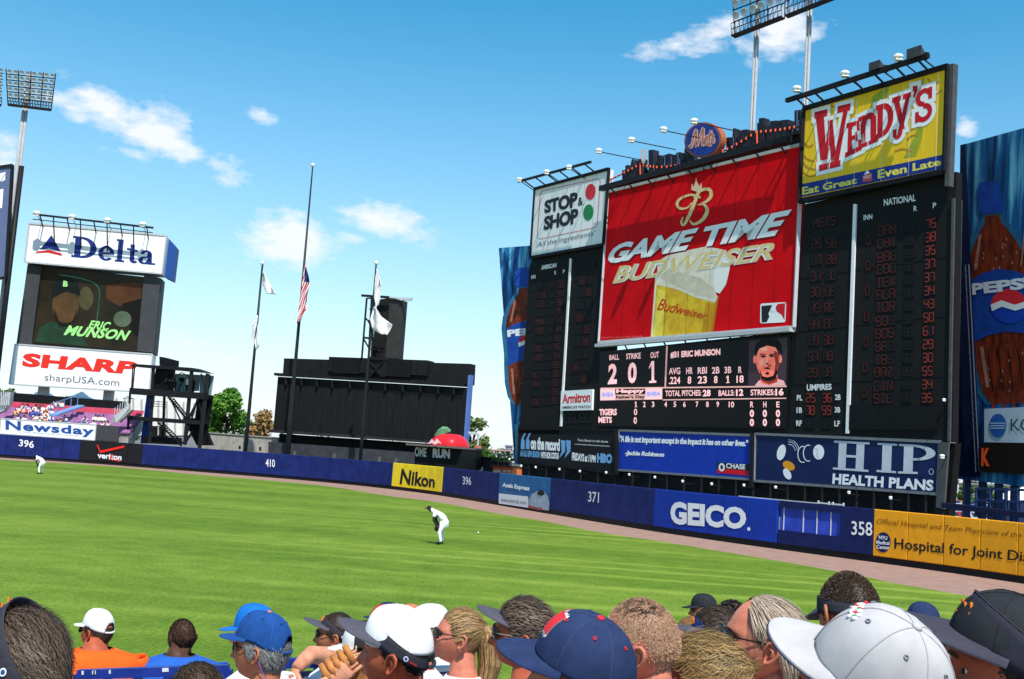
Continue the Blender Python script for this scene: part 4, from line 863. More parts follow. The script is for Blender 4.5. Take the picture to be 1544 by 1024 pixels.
# ================================================================== soft drink panels flanking the scoreboard
def bottle_panel(pl, outline, S, label, name='soft_drink_panel', extra=None, th=.8):
    """S maps bottle-space (0..1 across, 0..1 down) to photo pixels"""
    c = pl.P(*S(.5, 1.0)); c.z = 0
    t = thing(name, label, 'billboard', c)
    pb = bpy.data.materials.get('ice_blue_print')
    if pb is None:
        pb, nt, b = node_mat('ice_blue_print', .45); co = N(nt, 'ShaderNodeTexCoord').outputs['Object']
        mpn = N(nt, 'ShaderNodeMapping'); mpn.inputs['Scale'].default_value = (1.3, 1.3, .10); L(nt, co, mpn.inputs[0])
        n1 = N(nt, 'ShaderNodeTexNoise'); n1.inputs['Scale'].default_value = 1.6; n1.inputs['Detail'].default_value = 7; L(nt, mpn.outputs[0], n1.inputs['Vector'])
        cr = N(nt, 'ShaderNodeValToRGB'); e = cr.color_ramp.elements; e[0].position = .36; e[0].color = (.003, .02, .08, 1); e[1].position = .70; e[1].color = (.14, .46, .62, 1)
        x_ = cr.color_ramp.elements.new(.52); x_.color = (.010, .10, .28, 1); L(nt, n1.outputs[0], cr.inputs[0]); L(nt, cr.outputs[0], b.inputs['Base Color'])
    poly(pl, outline, pb, 'panel', t, 0, th)
    halo = mat('halo_print', (.008, .06, .15), .5, .3, .8, col2=(.03, .16, .27))
    cola = mat('cola_print', (.020, .007, .005), .4, .7, 1.6, col2=(.24, .035, .012), stretch=(1.6, 1.6, .5)); capm = mat('cap_print', (.010, .05, .30), .45, .3, 2); lab = mat('label_print', (.010, .05, .26), .45, .25, 1.5)
    prof = [(.10, .50), (.135, .60), (.17, .625), (.20, .70), (.26, .82), (.34, .93), (.42, .97), (.50, .96), (.60, .94), (.70, .95), (.80, .95), (.90, .90), (.955, .80)]
    def side(k, ex): return [(.5 + (x - .5) * k * ex, y) for y, x in [(p[0], p[1]) for p in prof]]
    def shp(pts, m, nm, d): return flat(pl, [S(*p) for p in pts], m, nm, t, d)
    R_ = [(.5 + (x - .5), y) for y, x in prof]; L_ = [(.5 - (x - .5), y) for y, x in prof][::-1]
    H = [(.5 + (x - .5) * 1.18 + .02, y * 1.02 - .02) for y, x in prof]; HL = [(1 - x, y) for x, y in H][::-1]
    shp(H + HL, halo, 'print_glow', .012)
    shp(R_[1:] + L_[:-1], cola, 'print_bottle', .02)
    shp([(.31, .11), (.32, .02), (.38, -.012), (.62, -.012), (.68, .02), (.69, .11), (.64, .125), (.36, .125)], capm, 'print_cap', .03)
    shp([(.035, .42), (.25, .385), (.5, .37), (.75, .385), (.965, .42), (.94, .60), (.95, .68), (.75, .655), (.5, .645), (.25, .655), (.05, .68), (.06, .60)], lab, 'print_label', .03)
    pc = S(.62, .545)
    cx, cy = .60, .535
    def el(rx, ry, a0, a1): return [(cx + rx * math.cos(R(a)), cy + ry * math.sin(R(a))) for a in range(a0, a1 + 1, 12)]
    shp(el(.26, .075, 180, 360), mat('globe_red', (.60, .02, .03), .5), 'logo', .04)
    shp(el(.26, .075, 0, 180), mat('globe_blue', (.01, .05, .35), .5), 'logo', .04)
    wv = [(cx - .26, cy - .012), (cx - .1, cy - .028), (cx + .08, cy - .004), (cx + .26, cy - .016), (cx + .25, cy + .01), (cx + .08, cy + .022), (cx - .1, cy), (cx - .25, cy + .016)]
    shp(wv, mat('globe_white', (.7, .7, .7), .5), 'logo', .05)
    q = [S(.07, .475), S(.93, .465), S(.93, .415), S(.07, .425)]
    text(pl, 'PEPSI', q, mat('pepsi_white', (.6, .62, .66), .5), t, .045, .05, .95)
    for sx, w_ in ((.13, .05), (.80, .03)):   # glints down the sides of the bottle
        shp([(sx + .14, .22), (sx + .14 + w_, .21), (sx + w_ + .02, .36), (sx + .02, .37)], mat('glint_print', (.30, .14, .10), .4, .3, 2), 'print_glint', .026)
        shp([(sx - .01, .70), (sx + w_ - .01, .70), (sx + w_ + .02, .88), (sx + .02, .88)], mat('glint_print', (.30, .14, .10)), 'print_glint', .026)
    for k in range(5):
        x = .2 + k * .14; shp([(x, .93), (x + .07, .93), (x + .05, .975), (x + .01, .975)], cola, 'print_base', .021); shp([(x + .02, .72), (x + .035, .72), (x + .05, .90), (x + .035, .90)], mat('cola_dark', (.02, .006, .004), .4), 'print_groove', .024)
    for k in range(26):           # frost drops
        x, y = .15 + .7 * random.random(), random.choice((.22 + .15 * random.random(), .70 + .2 * random.random())); x = .5 + (x - .5) * (.6 + .4 * min(1, max(0, (y - .2) * 8)))
        shp([(x, y), (x + .012, y + .002), (x + .010, y + .012), (x + .002, y + .010)], mat('frost_print', (.3, .3, .33), .4), 'print_frost', .035)
    return t
PL_ = Plane(750, 101, 806, 99)
def S_l(x, y):                    # bottle tilts slightly: top (775,405) bottom (800,640)
    a = (757 + 9 * y, 408 + 212 * y); w = 62 - 4 * y
    return (a[0] + x * w, a[1] - x * 4)
tl = bottle_panel(PL_, [(752, 374), (830, 368), (830, 700), (776, 700)], S_l, 'leaning blue panel with a cola bottle beyond the far end of the scoreboard')
flat(PL_, [(776, 640), (790, 636), (800, 600), (812, 640), (800, 700), (778, 690)], mat('ice_streak', (.05, .25, .38), .5, .3, 1), 'print', tl, .05)
PR_ = Plane(1440, 66, 1700, 55.5)
def S_r(x, y):
    a = (1441 + 34 * y, 282 + 345 * y); w = 100 + 10 * y
    return (a[0] + x * w, a[1] - x * 8)
tr = bottle_panel(PR_, [(1449, 219), (1700, 150), (1700, 752), (1442, 722)], S_r, 'towering blue panel with a frosted cola bottle beyond the near end of the scoreboard')
steelblue = mat('blue_steel', (.012, .03, .09), .5, .3, 1)
flat(PR_, [(1449, 219), (1457, 217), (1480, 720), (1442, 718)], mat('panel_edge_navy', (.006, .012, .05), .5, .3, 1), 'print_border', tr, .06)
mb = MB()
for i in range(30):
    t = i / 30; a = (1463 + 16 * t, 400 + 310 * t); mb.bar(PR_.P(a[0] - 2.2, a[1], .25), PR_.P(a[0] + 2.2, a[1], .25), .05)
for dx in (-2.5, 2.5): mb.bar(PR_.P(1463 + dx, 400, .25), PR_.P(1479 + dx, 712, .25), .06)
mb.build('ladder', mat('ladder_grey', (.05, .06, .09), .5), tr)
for x in range(1450, 1700, 24): mb = MB(); p = PR_.P(x, 725, -.4); mb.bar(V((p.x, p.y, 0)), V((p.x, p.y, 8)), .35); mb.build('support_leg', steelblue, tr)
qk = Q(1400, 600, 5.12)
cam_sign = billboard(PR_, qk((462, 88), (900, 70), (900, 352), (462, 345)), mat('pale_blue_board', (.42, .50, .58), .5, .1, 1), 'camera_film_sign', 'pale sign with a blue striped globe below the big bottle', .3, .25)
flat(PR_, qk(*ellp(569, 218, 66, 92, 30)), mat('globe_print', (.02, .10, .34), .5), 'logo', cam_sign, .32)
for y in (-12, 0, 12): flat(PR_, qk((512, 214 + y * 1.6), (628, 214 + y * 1.6), (628, 222 + y * 1.6), (512, 222 + y * 1.6)), mat('globe_stripe', (.35, .50, .62), .5), 'logo', cam_sign, .33)
text(PR_, 'KONICA', qk((668, 258), (1150, 258), (1150, 155), (668, 165)), mat('print_dark_green', (.03, .06, .06), .5), cam_sign, .32, 0, 1)
kb = billboard(PR_, qk((432, 352), (900, 352), (900, 600), (432, 572)), mat('brown_black', (.012, .008, .006), .6), 'strikeout_board', 'black strip board showing one red K under the pale globe sign', .3, .25)
text(PR_, 'K', qk((440, 530), (505, 530), (508, 390), (442, 390)), mat('k_red', (.55, .07, .02), .5, emit=.1), kb, .32, .06)

# ================================================================== left field screen tower
T = Plane(47, 135, 253, 137.5)
q5 = Q(0, 310, 2.497)
tower = thing('video_board', 'grey framed video screen tower rising above the left field bleachers', 'scoreboard', T.P(120, 640)); tower.location.z = 0
poly(T, q5((103, 220), (608, 275), (580, 560), (62, 525)), mat('frame_grey', (.028, .029, .031), .55, .15, 1), 'screen_frame', tower, -.1, 3.0)
for xs in (((108, 225), (160, 230), (122, 525), (66, 520)), ((545, 262), (606, 275), (579, 556), (518, 548))): poly(T, q5(*xs), mat('pilaster_grey', (.05, .051, .054), .5, .12, 1), 'side_column', tower, .5, .7)
poly(T, q5((160, 232), (545, 270), (518, 548), (128, 515)), mat('video_dark', (.006, .008, .005), .3, .8, .25, emit=.15, col2=(.03, .02, .010)), 'screen', tower, .15, .2)
vg = lambda n, c: mat(n, tuple(x * .55 for x in c), .5, .4, .35, emit=.3)
flat(T, q5((135, 512), (150, 460), (190, 438), (250, 445), (300, 470), (330, 525), (330, 530)), vg('video_jersey', (.02, .055, .03)), 'video_picture', tower, .16)
flat(T, q5(*ellp(248, 372, 50, 72, 22)), vg('video_face', (.10, .055, .022)), 'video_picture', tower, .17)
flat(T, q5((196, 350), (200, 300), (225, 272), (260, 270), (295, 290), (305, 340), (250, 325)), vg('video_cap', (.008, .012, .012)), 'video_picture', tower, .18)
flat(T, q5((205, 385), (225, 440), (270, 445), (292, 390), (285, 432), (262, 458), (225, 455), (208, 430)), vg('video_beard', (.015, .01, .006)), 'video_picture', tower, .18)
ribbon(T, [(*q5(p)[0], 1.6) for p in ((225, 262), (290, 272), (350, 290), (375, 320), (372, 380), (365, 440))], vg('video_green', (.03, .16, .09)), 'video_picture', tower, .18)
flat(T, q5(*ellp(325, 350, 28, 44, 16)), vg('video_tiger', (.09, .08, .035)), 'video_picture', tower, .175)
flat(T, q5(*ellp(462, 428, 34, 30, 16)), vg('video_glove', (.10, .14, .09)), 'video_picture', tower, .175)
flat(T, q5((400, 300), (535, 290), (530, 360), (450, 380), (400, 350)), vg('video_crowd', (.10, .04, .015)), 'video_picture', tower, .165)
flat(T, q5((460, 370), (535, 350), (525, 500), (500, 480), (470, 420)), vg('video_black', (.008, .008, .006)), 'video_picture', tower, .17)
lime = mat('video_lime', (.22, .50, .16), .5, emit=.5)
text(T, 'B', q5((238, 305), (256, 307), (257, 285), (240, 283)), lime, tower, .19, .05)
text(T, 'ERIC', q5((332, 462), (414, 472), (420, 440), (338, 432)), lime, tower, .19, .03, 1.05, .3)
text(T, 'MUNSON', q5((240, 488), (484, 510), (495, 472), (250, 450)), lime, tower, .19, .04, 1.05, .3)
for x in (60, 160): mb = MB(); p = T.P(x, 600, -1.5); mb.bar(V((p.x, p.y, 0)), V((p.x, p.y, 12)), 1.0); mb.build('support_leg', lightgrey, tower)
air = billboard(T, q5((120, 74), (632, 120), (615, 262), (103, 218)), mat('pale_sign_white', (.80, .80, .80), .5, .05, 2), 'airline_sign', 'white airline sign with blue serif lettering over the dark video screen', 1.2, 3.6, (.2, lightgrey))
dnavy = mat('delta_navy', (.015, .03, .17), .5); dred = mat('delta_red', (.55, .02, .03), .5)
poly(T, [*q5((632.5, 120), (660, 150), (645, 276), (615, 262))], mat('side_blue', (.02, .07, .26), .5, .1, 1), 'side_panel', air, -1.2, 2.6)
for ch, qd in (('Dc', ((278, 198), (372, 208), (375, 133), (285, 122))), ('e', ((375, 210), (436, 215), (438, 162), (380, 157))), ('l', ((440, 215), (472, 218), (480, 138), (448, 134))), ('t', ((482, 218), (525, 224), (528, 160), (488, 150))), ('a', ((526, 224), (588, 228), (588, 178), (530, 174)))):
    letterpoly(T, GL[ch], q5(*qd), dnavy, air, 1.22, .05)
flat(T, q5((160, 172), (203, 118), (238, 180), (195, 168)), dnavy, 'logo', air, 1.22); flat(T, q5((138, 186), (155, 178), (195, 174), (240, 186), (243, 196), (190, 184)), dred, 'logo', air, 1.22)
shp_ = billboard(T, q5((64, 524), (578, 562), (565, 704), (42, 673)), mat('pale_sign_white', (.8, .8, .8)), 'electronics_sign', 'white sign with wide red capital letters above the bleacher crowd', .8, 3.0, (.15, lightgrey))
text(T, 'SHARP', q5((88, 608), (508, 638), (528, 590), (95, 556)), mat('sharp_red', (.70, .03, .02), .5), shp_, .82, .055, 1.06)
text(T, 'sharpUSA.com', q5((173, 668), (452, 690), (455, 655), (176, 635)), mat('sharp_grey', (.12, .13, .15), .5), shp_, .82, .0, 1.0)
A, B = T.P(60, 331, 3.2), T.P(237, 351, 3.2); lr = thing('lighting_truss', 'thin black lighting truss along the top of the white airline sign', 'truss', A)
mb = MB(); mb.bar(A, B, .22); mb.bar(A + V((0, 0, -.6)), B + V((0, 0, -.6)), .1); mb.build('chord', steel, lr)
for k in range(9):
    p = A.lerp(B, (k + .5) / 9); mb = MB(); mb.bar(p, p - T.n * 2.2 - V((0, 0, 3.4 if k % 2 else 1.2)), .12); mb.build('strut', steel, lr)
for x, y, w_ in ((66, 331, 'above the triangle logo'), (118, 336, 'above the first letter'), (170, 341, 'above the middle letters'), (222, 347, 'above the last letter')): sign_lamp(T, x, y - 1, 3.4, (x, y + 10), 'white floodlight on the truss %s of the airline sign' % w_, 'floodlights above the airline sign', .75)
# farther left: blue board with white squares
FL_ = Plane(-80, 122, 20, 126); q8 = Q(0, 90, 3.94)
fb = billboard(FL_, [(-70, 262), (19, 249), (9, 418), (-84, 440)], mat('slate_blue', (.10, .13, .24), .5, .1, 1), 'blue_billboard', 'slate blue billboard with white squares cut by the picture edge beside the light tower', 0, 1.5, (.3, steel))
flat(FL_, q8((-60, 690), (32, 668), (30, 715), (-60, 752)), printw, 'print', fb, .02); flat(FL_, q8((-60, 780), (20, 768), (12, 880), (-60, 900)), printw, 'print', fb, .02)
ribbon(FL_, [(*q8((0, 728))[0], .8), (*q8((28, 680))[0], .8)], navy, 'print', fb, .03, sm=False)

# ================================================================== light towers
reflm = mat('reflector', (.30, .31, .32), .25, .5, .8, col2=(.8, .8, .8)); lampbk = mat('lamp_back', (.04, .045, .05), .5, .3, 3)
def light_tower(label, base_px, top_px, Y, w_px, rack, rows, cols, poleside=0.5, dark=True):
    """rack: TL,TR,BR,BL pixels on a plane; returns thing"""
    pl = Plane(rack[0][0], Y[0], rack[1][0], Y[1])
    b = pl.P(*base_px, -.4); tp = pl.P(*top_px, -.4); t = thing('light_tower', label, 'light tower', (tp.x, tp.y, 0))
    w = w_px * Y[0] / FPX
    mb = MB()
    for dx, dy in ((-.3, 0), (.3, 0), (0, .35)):
        mb.tube([V((tp.x, tp.y, 0)) + pl.u * dx * w + pl.n * dy * w * -1, V((tp.x, tp.y, tp.z)) + pl.u * dx * w * .8 - pl.n * dy * w], w * .26, 8)
    mb.build('pole', mat('tower_pole', (.32, .33, .34), .45, .12, 1), t, True)
    uv = [pl.uv(*p) for p in rack]
    def bil(x, y, d): # x across, y down
        a = [uv[0][k] * (1 - x) + uv[1][k] * x for k in (0, 1)]; c = [uv[3][k] * (1 - x) + uv[2][k] * x for k in (0, 1)]
        return pl.pt(a[0] * (1 - y) + c[0] * y, a[1] * (1 - y) + c[1] * y, d)
    mb = MB(); fr = rows + 1.2
    for r in range(rows): mb.bar(bil(0, (r + .85) / fr, 0), bil(1, (r + .85) / fr, 0), .1)
    for k in range(cols + 1):
        if k % 2 == 0: mb.bar(bil(k / cols, 0, 0), bil(k / cols, 1, 0), .09)
    mb.build('rack_frame', steel, t)
    mb = MB()                     # caged walkway at the bottom
    for z in (rows + .15, rows + .65): mb.bar(bil(0, z / fr, .6), bil(1, z / fr, .6), .07)
    mb.bar(bil(0, 1, .35), bil(1, 1, .35), .8, .14)
    n = cols * 2
    for k in range(n + 1): mb.bar(bil(k / n, (rows + .1) / fr, .6), bil(k / n, 1, .6), .05)
    for k in range(n): mb.bar(bil(k / n, 1, .6), bil((k + 1) / n, (rows + .1) / fr, .6), .04)
    mb.build('walkway_cage_lattice', steel, t)
    c0 = bil(.5, .5, 0); sp_ = (bil(1, 0, 0) - bil(0, 0, 0)).length / cols; r0 = min(sp_, (bil(0, 0, 0) - bil(0, 1, 0)).length / fr) * .40
    tilt = (pl.n + V((0, 0, -.5))).normalized(); M3 = tilt.to_track_quat('Z', 'Y').to_matrix()
    lp = None
    for r in range(rows):
        for k in range(cols):
            p = bil((k + .5) / cols, (r + .5) / fr, .35)
            if lp is None:
                mb = MB(); n = 10; rg = []
                for rr, zz in ((.25, -.55), (.75, -.25), (1.0, .15), (.88, .12), (.5, -.12)): rg.append([M3 @ V((rr * r0 * math.cos(2 * math.pi * i / n), rr * r0 * math.sin(2 * math.pi * i / n), zz * r0)) for i in range(n)])
                mb.cur = 0
                vs = [v for g in rg for v in g]; fs = []
                mm = []
                for i in range(4):
                    for j in range(n): fs.append((i * n + j, i * n + (j + 1) % n, (i + 1) * n + (j + 1) % n, (i + 1) * n + j)); mm.append(0 if i < 2 else 1)
                fs.append(tuple(4 * n + j for j in range(n))); mm.append(1); fs.append(tuple(range(n - 1, -1, -1))); mm.append(0)
                lp = obj('lamp', vs, fs, None, t, True, True, [lampbk, reflm], mm); lp.location = p - V((tp.x, tp.y, 0))
            else:
                c = link_copy(lp, t); c.location = p - V((tp.x, tp.y, 0))
    return t
light_tower('lattice light tower with a grid of lamps beyond the airline sign', (5, 440), (44, 110), (128, 130), 9, [(9, 104), (84, 111), (77, 167), (12, 159)], 5, 8)
light_tower('rack of floodlights on a light tower cut off by the edge of the picture', (-45, 440), (-20, 110), (132, 134), 7, [(-60, 96), (6, 103), (2, 160), (-65, 150)], 5, 7)
light_tower('light tower on the pale pole rising behind the round club sign', (1130, 195), (1142, -40), (108, 104), 9, [(1102, -52), (1186, -82), (1183, 28), (1108, 57)], 5, 6)
light_tower('light tower on the pale pole rising beside the yellow restaurant sign', (1208, 190), (1221, -60), (110, 106), 9, [(1188, -100), (1275, -132), (1266, -4), (1188, 27)], 5, 6)
a = at(29, 270, 125); mb = MB(); t = thing('leaning_mast', 'dark slender mast leaning behind the light tower and blue billboard', 'mast', (a.x, a.y, 0)); mb.tube([V((a.x, a.y, 0)), V((a.x + .1, a.y, a.z + 1.5))], .30, 8); mb.build('mast_tube', steel, t, True)

# ================================================================== batter's eye building
E = Plane(408, 129, 700, 119); qg = Q(300, 380, 3.011)
eye = thing('batters_eye_building', 'big matt black panelled building behind centre field with a tall black shaft', 'building', E.P(560, 690)); eye.location.z = 0
cladm = mat('black_cladding', (.011, .011, .011), .65, .28, 1.1, .3, 6, stretch=(3, 3, .4)); roofm = mat('black_roof', (.018, .017, .016), .95, .3, 1, spec=0)
def ep(pts, m, nm, d=0, th=6, par=eye): return poly(E, qg(*pts), m, nm, par, d, th)
ep([(372, 480), (1223, 505), (1218, 600), (366, 560)], cladm, 'upper_wall', -.6, 1.2)
ep([(352, 550), (1215, 600), (1212, 612), (352, 562)], roofm, 'ledge', .5, 1.0)
ep([(582, 474), (1030, 490), (1030, 560), (580, 540)], cladm, 'parapet_block', -.35, 1.6)
ep([(606, 480), (727, 480), (722, 552), (604, 550)], black, 'recess', -.2, .3); ep([(845, 485), (958, 488), (954, 568), (842, 562)], black, 'recess', -.2, .3)
# vertical cladding panels of the main wall
n = 24
for k in range(n):
    x0, x1 = k / n, (k + 1) / n; top = lambda x: (358 + 857 * x, 566 + 50 * x); bot = lambda x: (336 + 862 * x, 812 + 58 * x)
    g = .0007
    ep([top(x0 + g), top(x1 - g), bot(x1 - g), bot(x0 + g)], cladm, 'cladding_panel', random.uniform(-.02, .02), .4)
ep([(334, 806), (1198, 868), (1198, 878), (334, 820)], mat('ledge_grey', (.03, .031, .033), .95, .3, 1, spec=0), 'ledge', .6, .9)
ep([(330, 822), (1198, 880), (1190, 1000), (324, 930)], black, 'lower_wall', -1.5, 1)
ep([(324, 862), (1190, 925), (1188, 1002), (323, 930)], mat('low_dark_wall', (.045, .045, .05), .6, .3, 1), 'skirting_wall', .4, .4)
ep([(362, 588), (1195, 648), (1195, 664), (362, 600)], black, 'black_strip', .02, .04);  # thin black strip across the cladding below the ledge
for x in (400, 470, 540, 610, 690, 770, 850, 930, 1010, 1090, 1160): # small brackets under the ledge
    ep([(x, 572 + (x - 350) * .058), (x + 6, 573 + (x - 350) * .058), (x + 5, 600 + (x - 350) * .06), (x - 1, 600 + (x - 350) * .06)], roofm, 'bracket', .4, .5)
ep([(1224, 560), (1234, 558), (1208, 925), (1198, 925)], mat('drop_blue', (.10, .17, .42), .7, .1, 1), 'blue_edge_strip', 0.1, .8)
# shaft
qh = Q(540, 430, 7.31)
def hp(pts, m, nm, d, th): return poly(E, qh(*pts), m, nm, eye, d, th)
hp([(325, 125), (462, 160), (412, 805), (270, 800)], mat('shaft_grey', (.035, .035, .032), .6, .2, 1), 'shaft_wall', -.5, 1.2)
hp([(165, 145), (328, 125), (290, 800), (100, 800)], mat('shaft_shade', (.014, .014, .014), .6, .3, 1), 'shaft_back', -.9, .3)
hp([(270, 800), (300, 800), (290, 1010), (250, 1010)], roofm, 'shaft_post', -.2, .8); hp([(90, 800), (120, 800), (100, 1010), (70, 1010)], roofm, 'shaft_post', -.2, .8)
mb = MB()
def eb(a, c, w=.14, d=-.3): mb.bar(E.P(*qh(a)[0], d), E.P(*qh(c)[0], d), w)
for a, c, w in (((80, 140), (25, 800), .2), ((135, 130), (100, 800), .22), ((165, 140), (130, 800), .2), ((80, 140), (165, 140), .15), ((50, 575), (280, 600), .22), ((70, 370), (120, 400), .15), ((75, 360), (130, 460), .1), ((45, 590), (110, 700), .14), ((160, 600), (250, 780), .12), ((120, 700), (280, 720), .12), ((25, 110), (330, 130), .25), ((120, 850), (250, 1000), .2), ((250, 850), (120, 1000), .2), ((110, 800), (330, 815), .3), ((110, 260), (155, 270), .12)): eb(a, c, w)
mb.build('shaft_lattice', steel, eye)
mb = MB(); eb((330, 130), (580, 152), .14); eb((455, 150), (580, 150), .3); mb.build('rooftop_arm', lightgrey, eye)
# doorways / people-sized details at the foot
for x in (440, 620, 825, 900): ep([(x, 900 + (x - 400) * .07), (x + 12, 900 + (x - 400) * .07), (x + 8, 950 + (x - 400) * .06), (x - 6, 950 + (x - 400) * .06)], mat('foot_panel', (.10, .095, .09), .6, .3), 'foot_panel', .5, .1)
# home run apple in its hat
AP = Plane(620, 107, 700, 105)
hat = thing('apple_hat_box', 'black box with white HOME RUN lettering under the giant red apple', 'stage box', AP.P(662, 700)); hat.location.z = 0
poly(AP, q7((168, 122), (428, 135), (420, 248), (165, 232)), mat('hat_black', (.007, .007, .007), .6, .2), 'box', hat, 0, 5)
poly(AP, q7((138, 106), (432, 126), (432, 137), (138, 116)), mat('hat_rim', (.12, .11, .10), .6, .3), 'rim', hat, .8, 6)
text(AP, 'OME', q7((168, 178), (232, 182), (234, 130), (168, 124)), mat('hat_letters', (.55, .53, .50), .6, .2, 4), hat, .03, .03); text(AP, 'RUN', q7((266, 184), (362, 190), (364, 138), (268, 132)), mat('hat_letters', (.55, .53, .50)), hat, .03, .06)
apc = AP.P(*q7((303, 118))[0], -2.2); ap = thing('giant_apple', 'giant glossy red apple with green leaf poking out of the black box', 'apple', apc)
rr = abs(AP.uv(*q7((404, 120))[0])[0] - AP.uv(*q7((203, 112))[0])[0]) / 2
nu, nv = 32, 16; vs = []; fs = []
for j in range(nv + 1):
    th = math.pi * j / nv
    for i in range(nu):
        ph = 2 * math.pi * i / nu; r_ = math.sin(th) * (1 + .05 * math.cos(5 * ph) * math.sin(th / 2)); z = math.cos(th) * .74 - .22 * math.exp(-(math.sin(th) / .3) ** 2) * (1 if th < 1.5 else 0)
        vs.append(apc + V((rr * r_ * math.cos(ph), rr * r_ * math.sin(ph), rr * z)))
for j in range(nv):
    for i in range(nu): fs.append((j * nu + i, (j + 1) * nu + i, (j + 1) * nu + (i + 1) % nu, j * nu + (i + 1) % nu))
obj('fruit', vs, fs, mat('apple_red', (.60, .02, .03), .28, .12, .8), ap, True)
mb = MB(); tp = apc + V((0, 0, rr * .55)); Lf = [(0, 0), (-.25, .16), (-.55, .16), (-.8, -.02), (-.95, -.25), (-.65, -.22), (-.3, -.12)]
mb.grid([[tp + V((x * rr * .8, -rr * .3 - abs(x) * .4, y * rr * .9 + .3)), tp + V((x * rr * .8 + .1, -rr * .3 - abs(x) * .4 + .25, y * rr * .9 + .55))] for x, y in Lf]); 
vsl = [tp + V((x * rr * .8, -rr * .45, y * rr * .8 + .35)) for x, y in Lf]; mb.add(vsl, [tuple(range(7))]); mb.build('leaf', mat('apple_leaf', (.10, .22, .12), .5, .3, 2), ap)
flat(AP, q7((270, 110), (290, 82), (305, 98), (318, 80), (345, 110), (325, 104), (308, 116), (290, 104)), mat('apple_logo', (.75, .5, .5), .5), 'logo', ap, rr * .62)

# ================================================================== flagpoles and flags
polem = mat('flagpole_black', (.015, .018, .02), .4, .2, 2); ballm = mat('finial', (.7, .7, .68), .35)
def flagpole(px, py0, ptx, pty, Y, r0, r1, label):
    p = at((px + ptx) / 2, (py0 + pty) / 2, Y); top = at(ptx, pty, Y); t = thing('flagpole', label, 'flagpole', (top.x * .5 + p.x * .5, Y, 0)); b = V((top.x * .5 + p.x * .5, Y, 0)); tt_ = V((b.x, Y, top.z))
    mb = MB(); mb.tube([b, b + V((0, 0, 6)), b + V((0, 0, 12)), tt_], [r0, r0 * .95, (r0 + r1) / 2, r1], 10); mb.build('pole', polem, t, True)
    mb = MB(); mb.ell(tt_ + V((0, 0, .15)), (.22, .22, .24)); mb.build('finial_ball', ballm, t, True); return b, tt_
p1 = flagpole(369, 684, 396, 399, 121, .20, .10, 'shorter black flagpole with two white flags nearest the tree')
p2 = flagpole(432, 685, 472, 251, 120, .30, .07, 'tallest black flagpole flying the striped national flag at half height')
p3 = flagpole(541, 692, 568, 399, 114, .18, .08, 'black flagpole with white flags standing before the black shaft')
def flag(outline, Y, m, label, hem=None, name='flag', folds=5, amp=.35):
    """hanging cloth: outline rows from hoist edge to free edge in pixels, folded in depth"""
    Lf_, Rt_ = outline; n = 18; k = 14; P = []
    def interp(Z, t):
        f = t * (len(Z) - 1); i = min(int(f), len(Z) - 2); return (Z[i][0] + (Z[i + 1][0] - Z[i][0]) * (f - i), Z[i][1] + (Z[i + 1][1] - Z[i][1]) * (f - i))
    for i in range(n):
        a, c = interp(Lf_, i / (n - 1)), interp(Rt_, i / (n - 1)); row = []
        for j in range(k):
            s_ = j / (k - 1); y = Y + amp * s_ * math.sin(s_ * folds * 2 + i * .35) + .15 * math.sin(i * .9 + j)
            row.append(at(a[0] + (c[0] - a[0]) * s_, a[1] + (c[1] - a[1]) * s_, y))
        P.append(row)
    t = thing(name, label, 'flag', P[0][0]); mb = MB(); mb.grid(P); o = mb.build('cloth', m, t, True); sd = o.modifiers.new('s', 'SOLIDIFY'); sd.thickness = .03
    mb = MB(); mb.tube([P[0][0], P[n // 2][0], P[-1][0]], .03, 5); mb.build('hoist_rope', lightgrey, t); return t
clothw = mat('flag_white', (.72, .71, .72), .8, .08, 2)
flag(([(396, 410), (396, 428), (403, 443)], [(397, 409), (408, 430), (417, 444)]), 120.8, clothw, 'white flag blowing out from the top of the shortest pole', folds=3)
flag(([(386, 475), (380, 492), (381, 510), (386, 528)], [(389, 476), (389, 500), (389, 515), (391, 522)]), 120.8, clothw, 'limp white flag lower down the pole by the tree', folds=4)
flag(([(568, 406), (565, 425), (564, 450), (567, 463)], [(569, 406), (575, 430), (573, 450), (571, 460)]), 113.5, clothw, 'limp white flag at the top of the pole before the shaft', folds=4)
flag(([(564, 462), (558, 482), (561, 496), (574, 504), (584, 505)], [(566, 463), (575, 478), (584, 484), (592, 490), (586, 503)]), 113.5, clothw, 'white flag billowing before the black shaft', folds=3, amp=.7)
# national flag with stripes as material slots
n, k = 26, 15; P = []
for i in range(n):
    t = i / (n - 1); ax = 459.0 - 11.5 * t; ay = 403 + 88 * t; w = (2.5 + 9 * min(1, t * 3)) * (1 - .55 * max(0, t - .75) * 4) + 1.5 * math.sin(t * 9)
    P.append([at(ax + w * j / (k - 1), ay - 3 + (2 - 16 * (t - .3)) * (j / (k - 1)) * .6, 119.2 - .5 * math.sin(j * .8 + i * .4) * j / k) for j in range(k)])
us = thing('national_flag', 'limp red and white striped national flag hanging on the tallest pole', 'flag', P[0][0])
vs = [v for r in P for v in r]; fs = []; mi = []
for i in range(n - 1):
    for j in range(k - 1):
        fs.append((i * k + j, i * k + j + 1, (i + 1) * k + j + 1, (i + 1) * k + j))
        mi.append(2 if i < 7 and j > 3 else (int((i * .9 + j * 0.9)) // 2) % 2)
o = obj('cloth', vs, fs, None, us, True, mats=[mat('flag_red', (.55, .02, .03), .8, .1), clothw, mat('flag_navy', (.03, .04, .16), .8)], fm=mi); o.modifiers.new('s', 'SOLIDIFY').thickness = .03
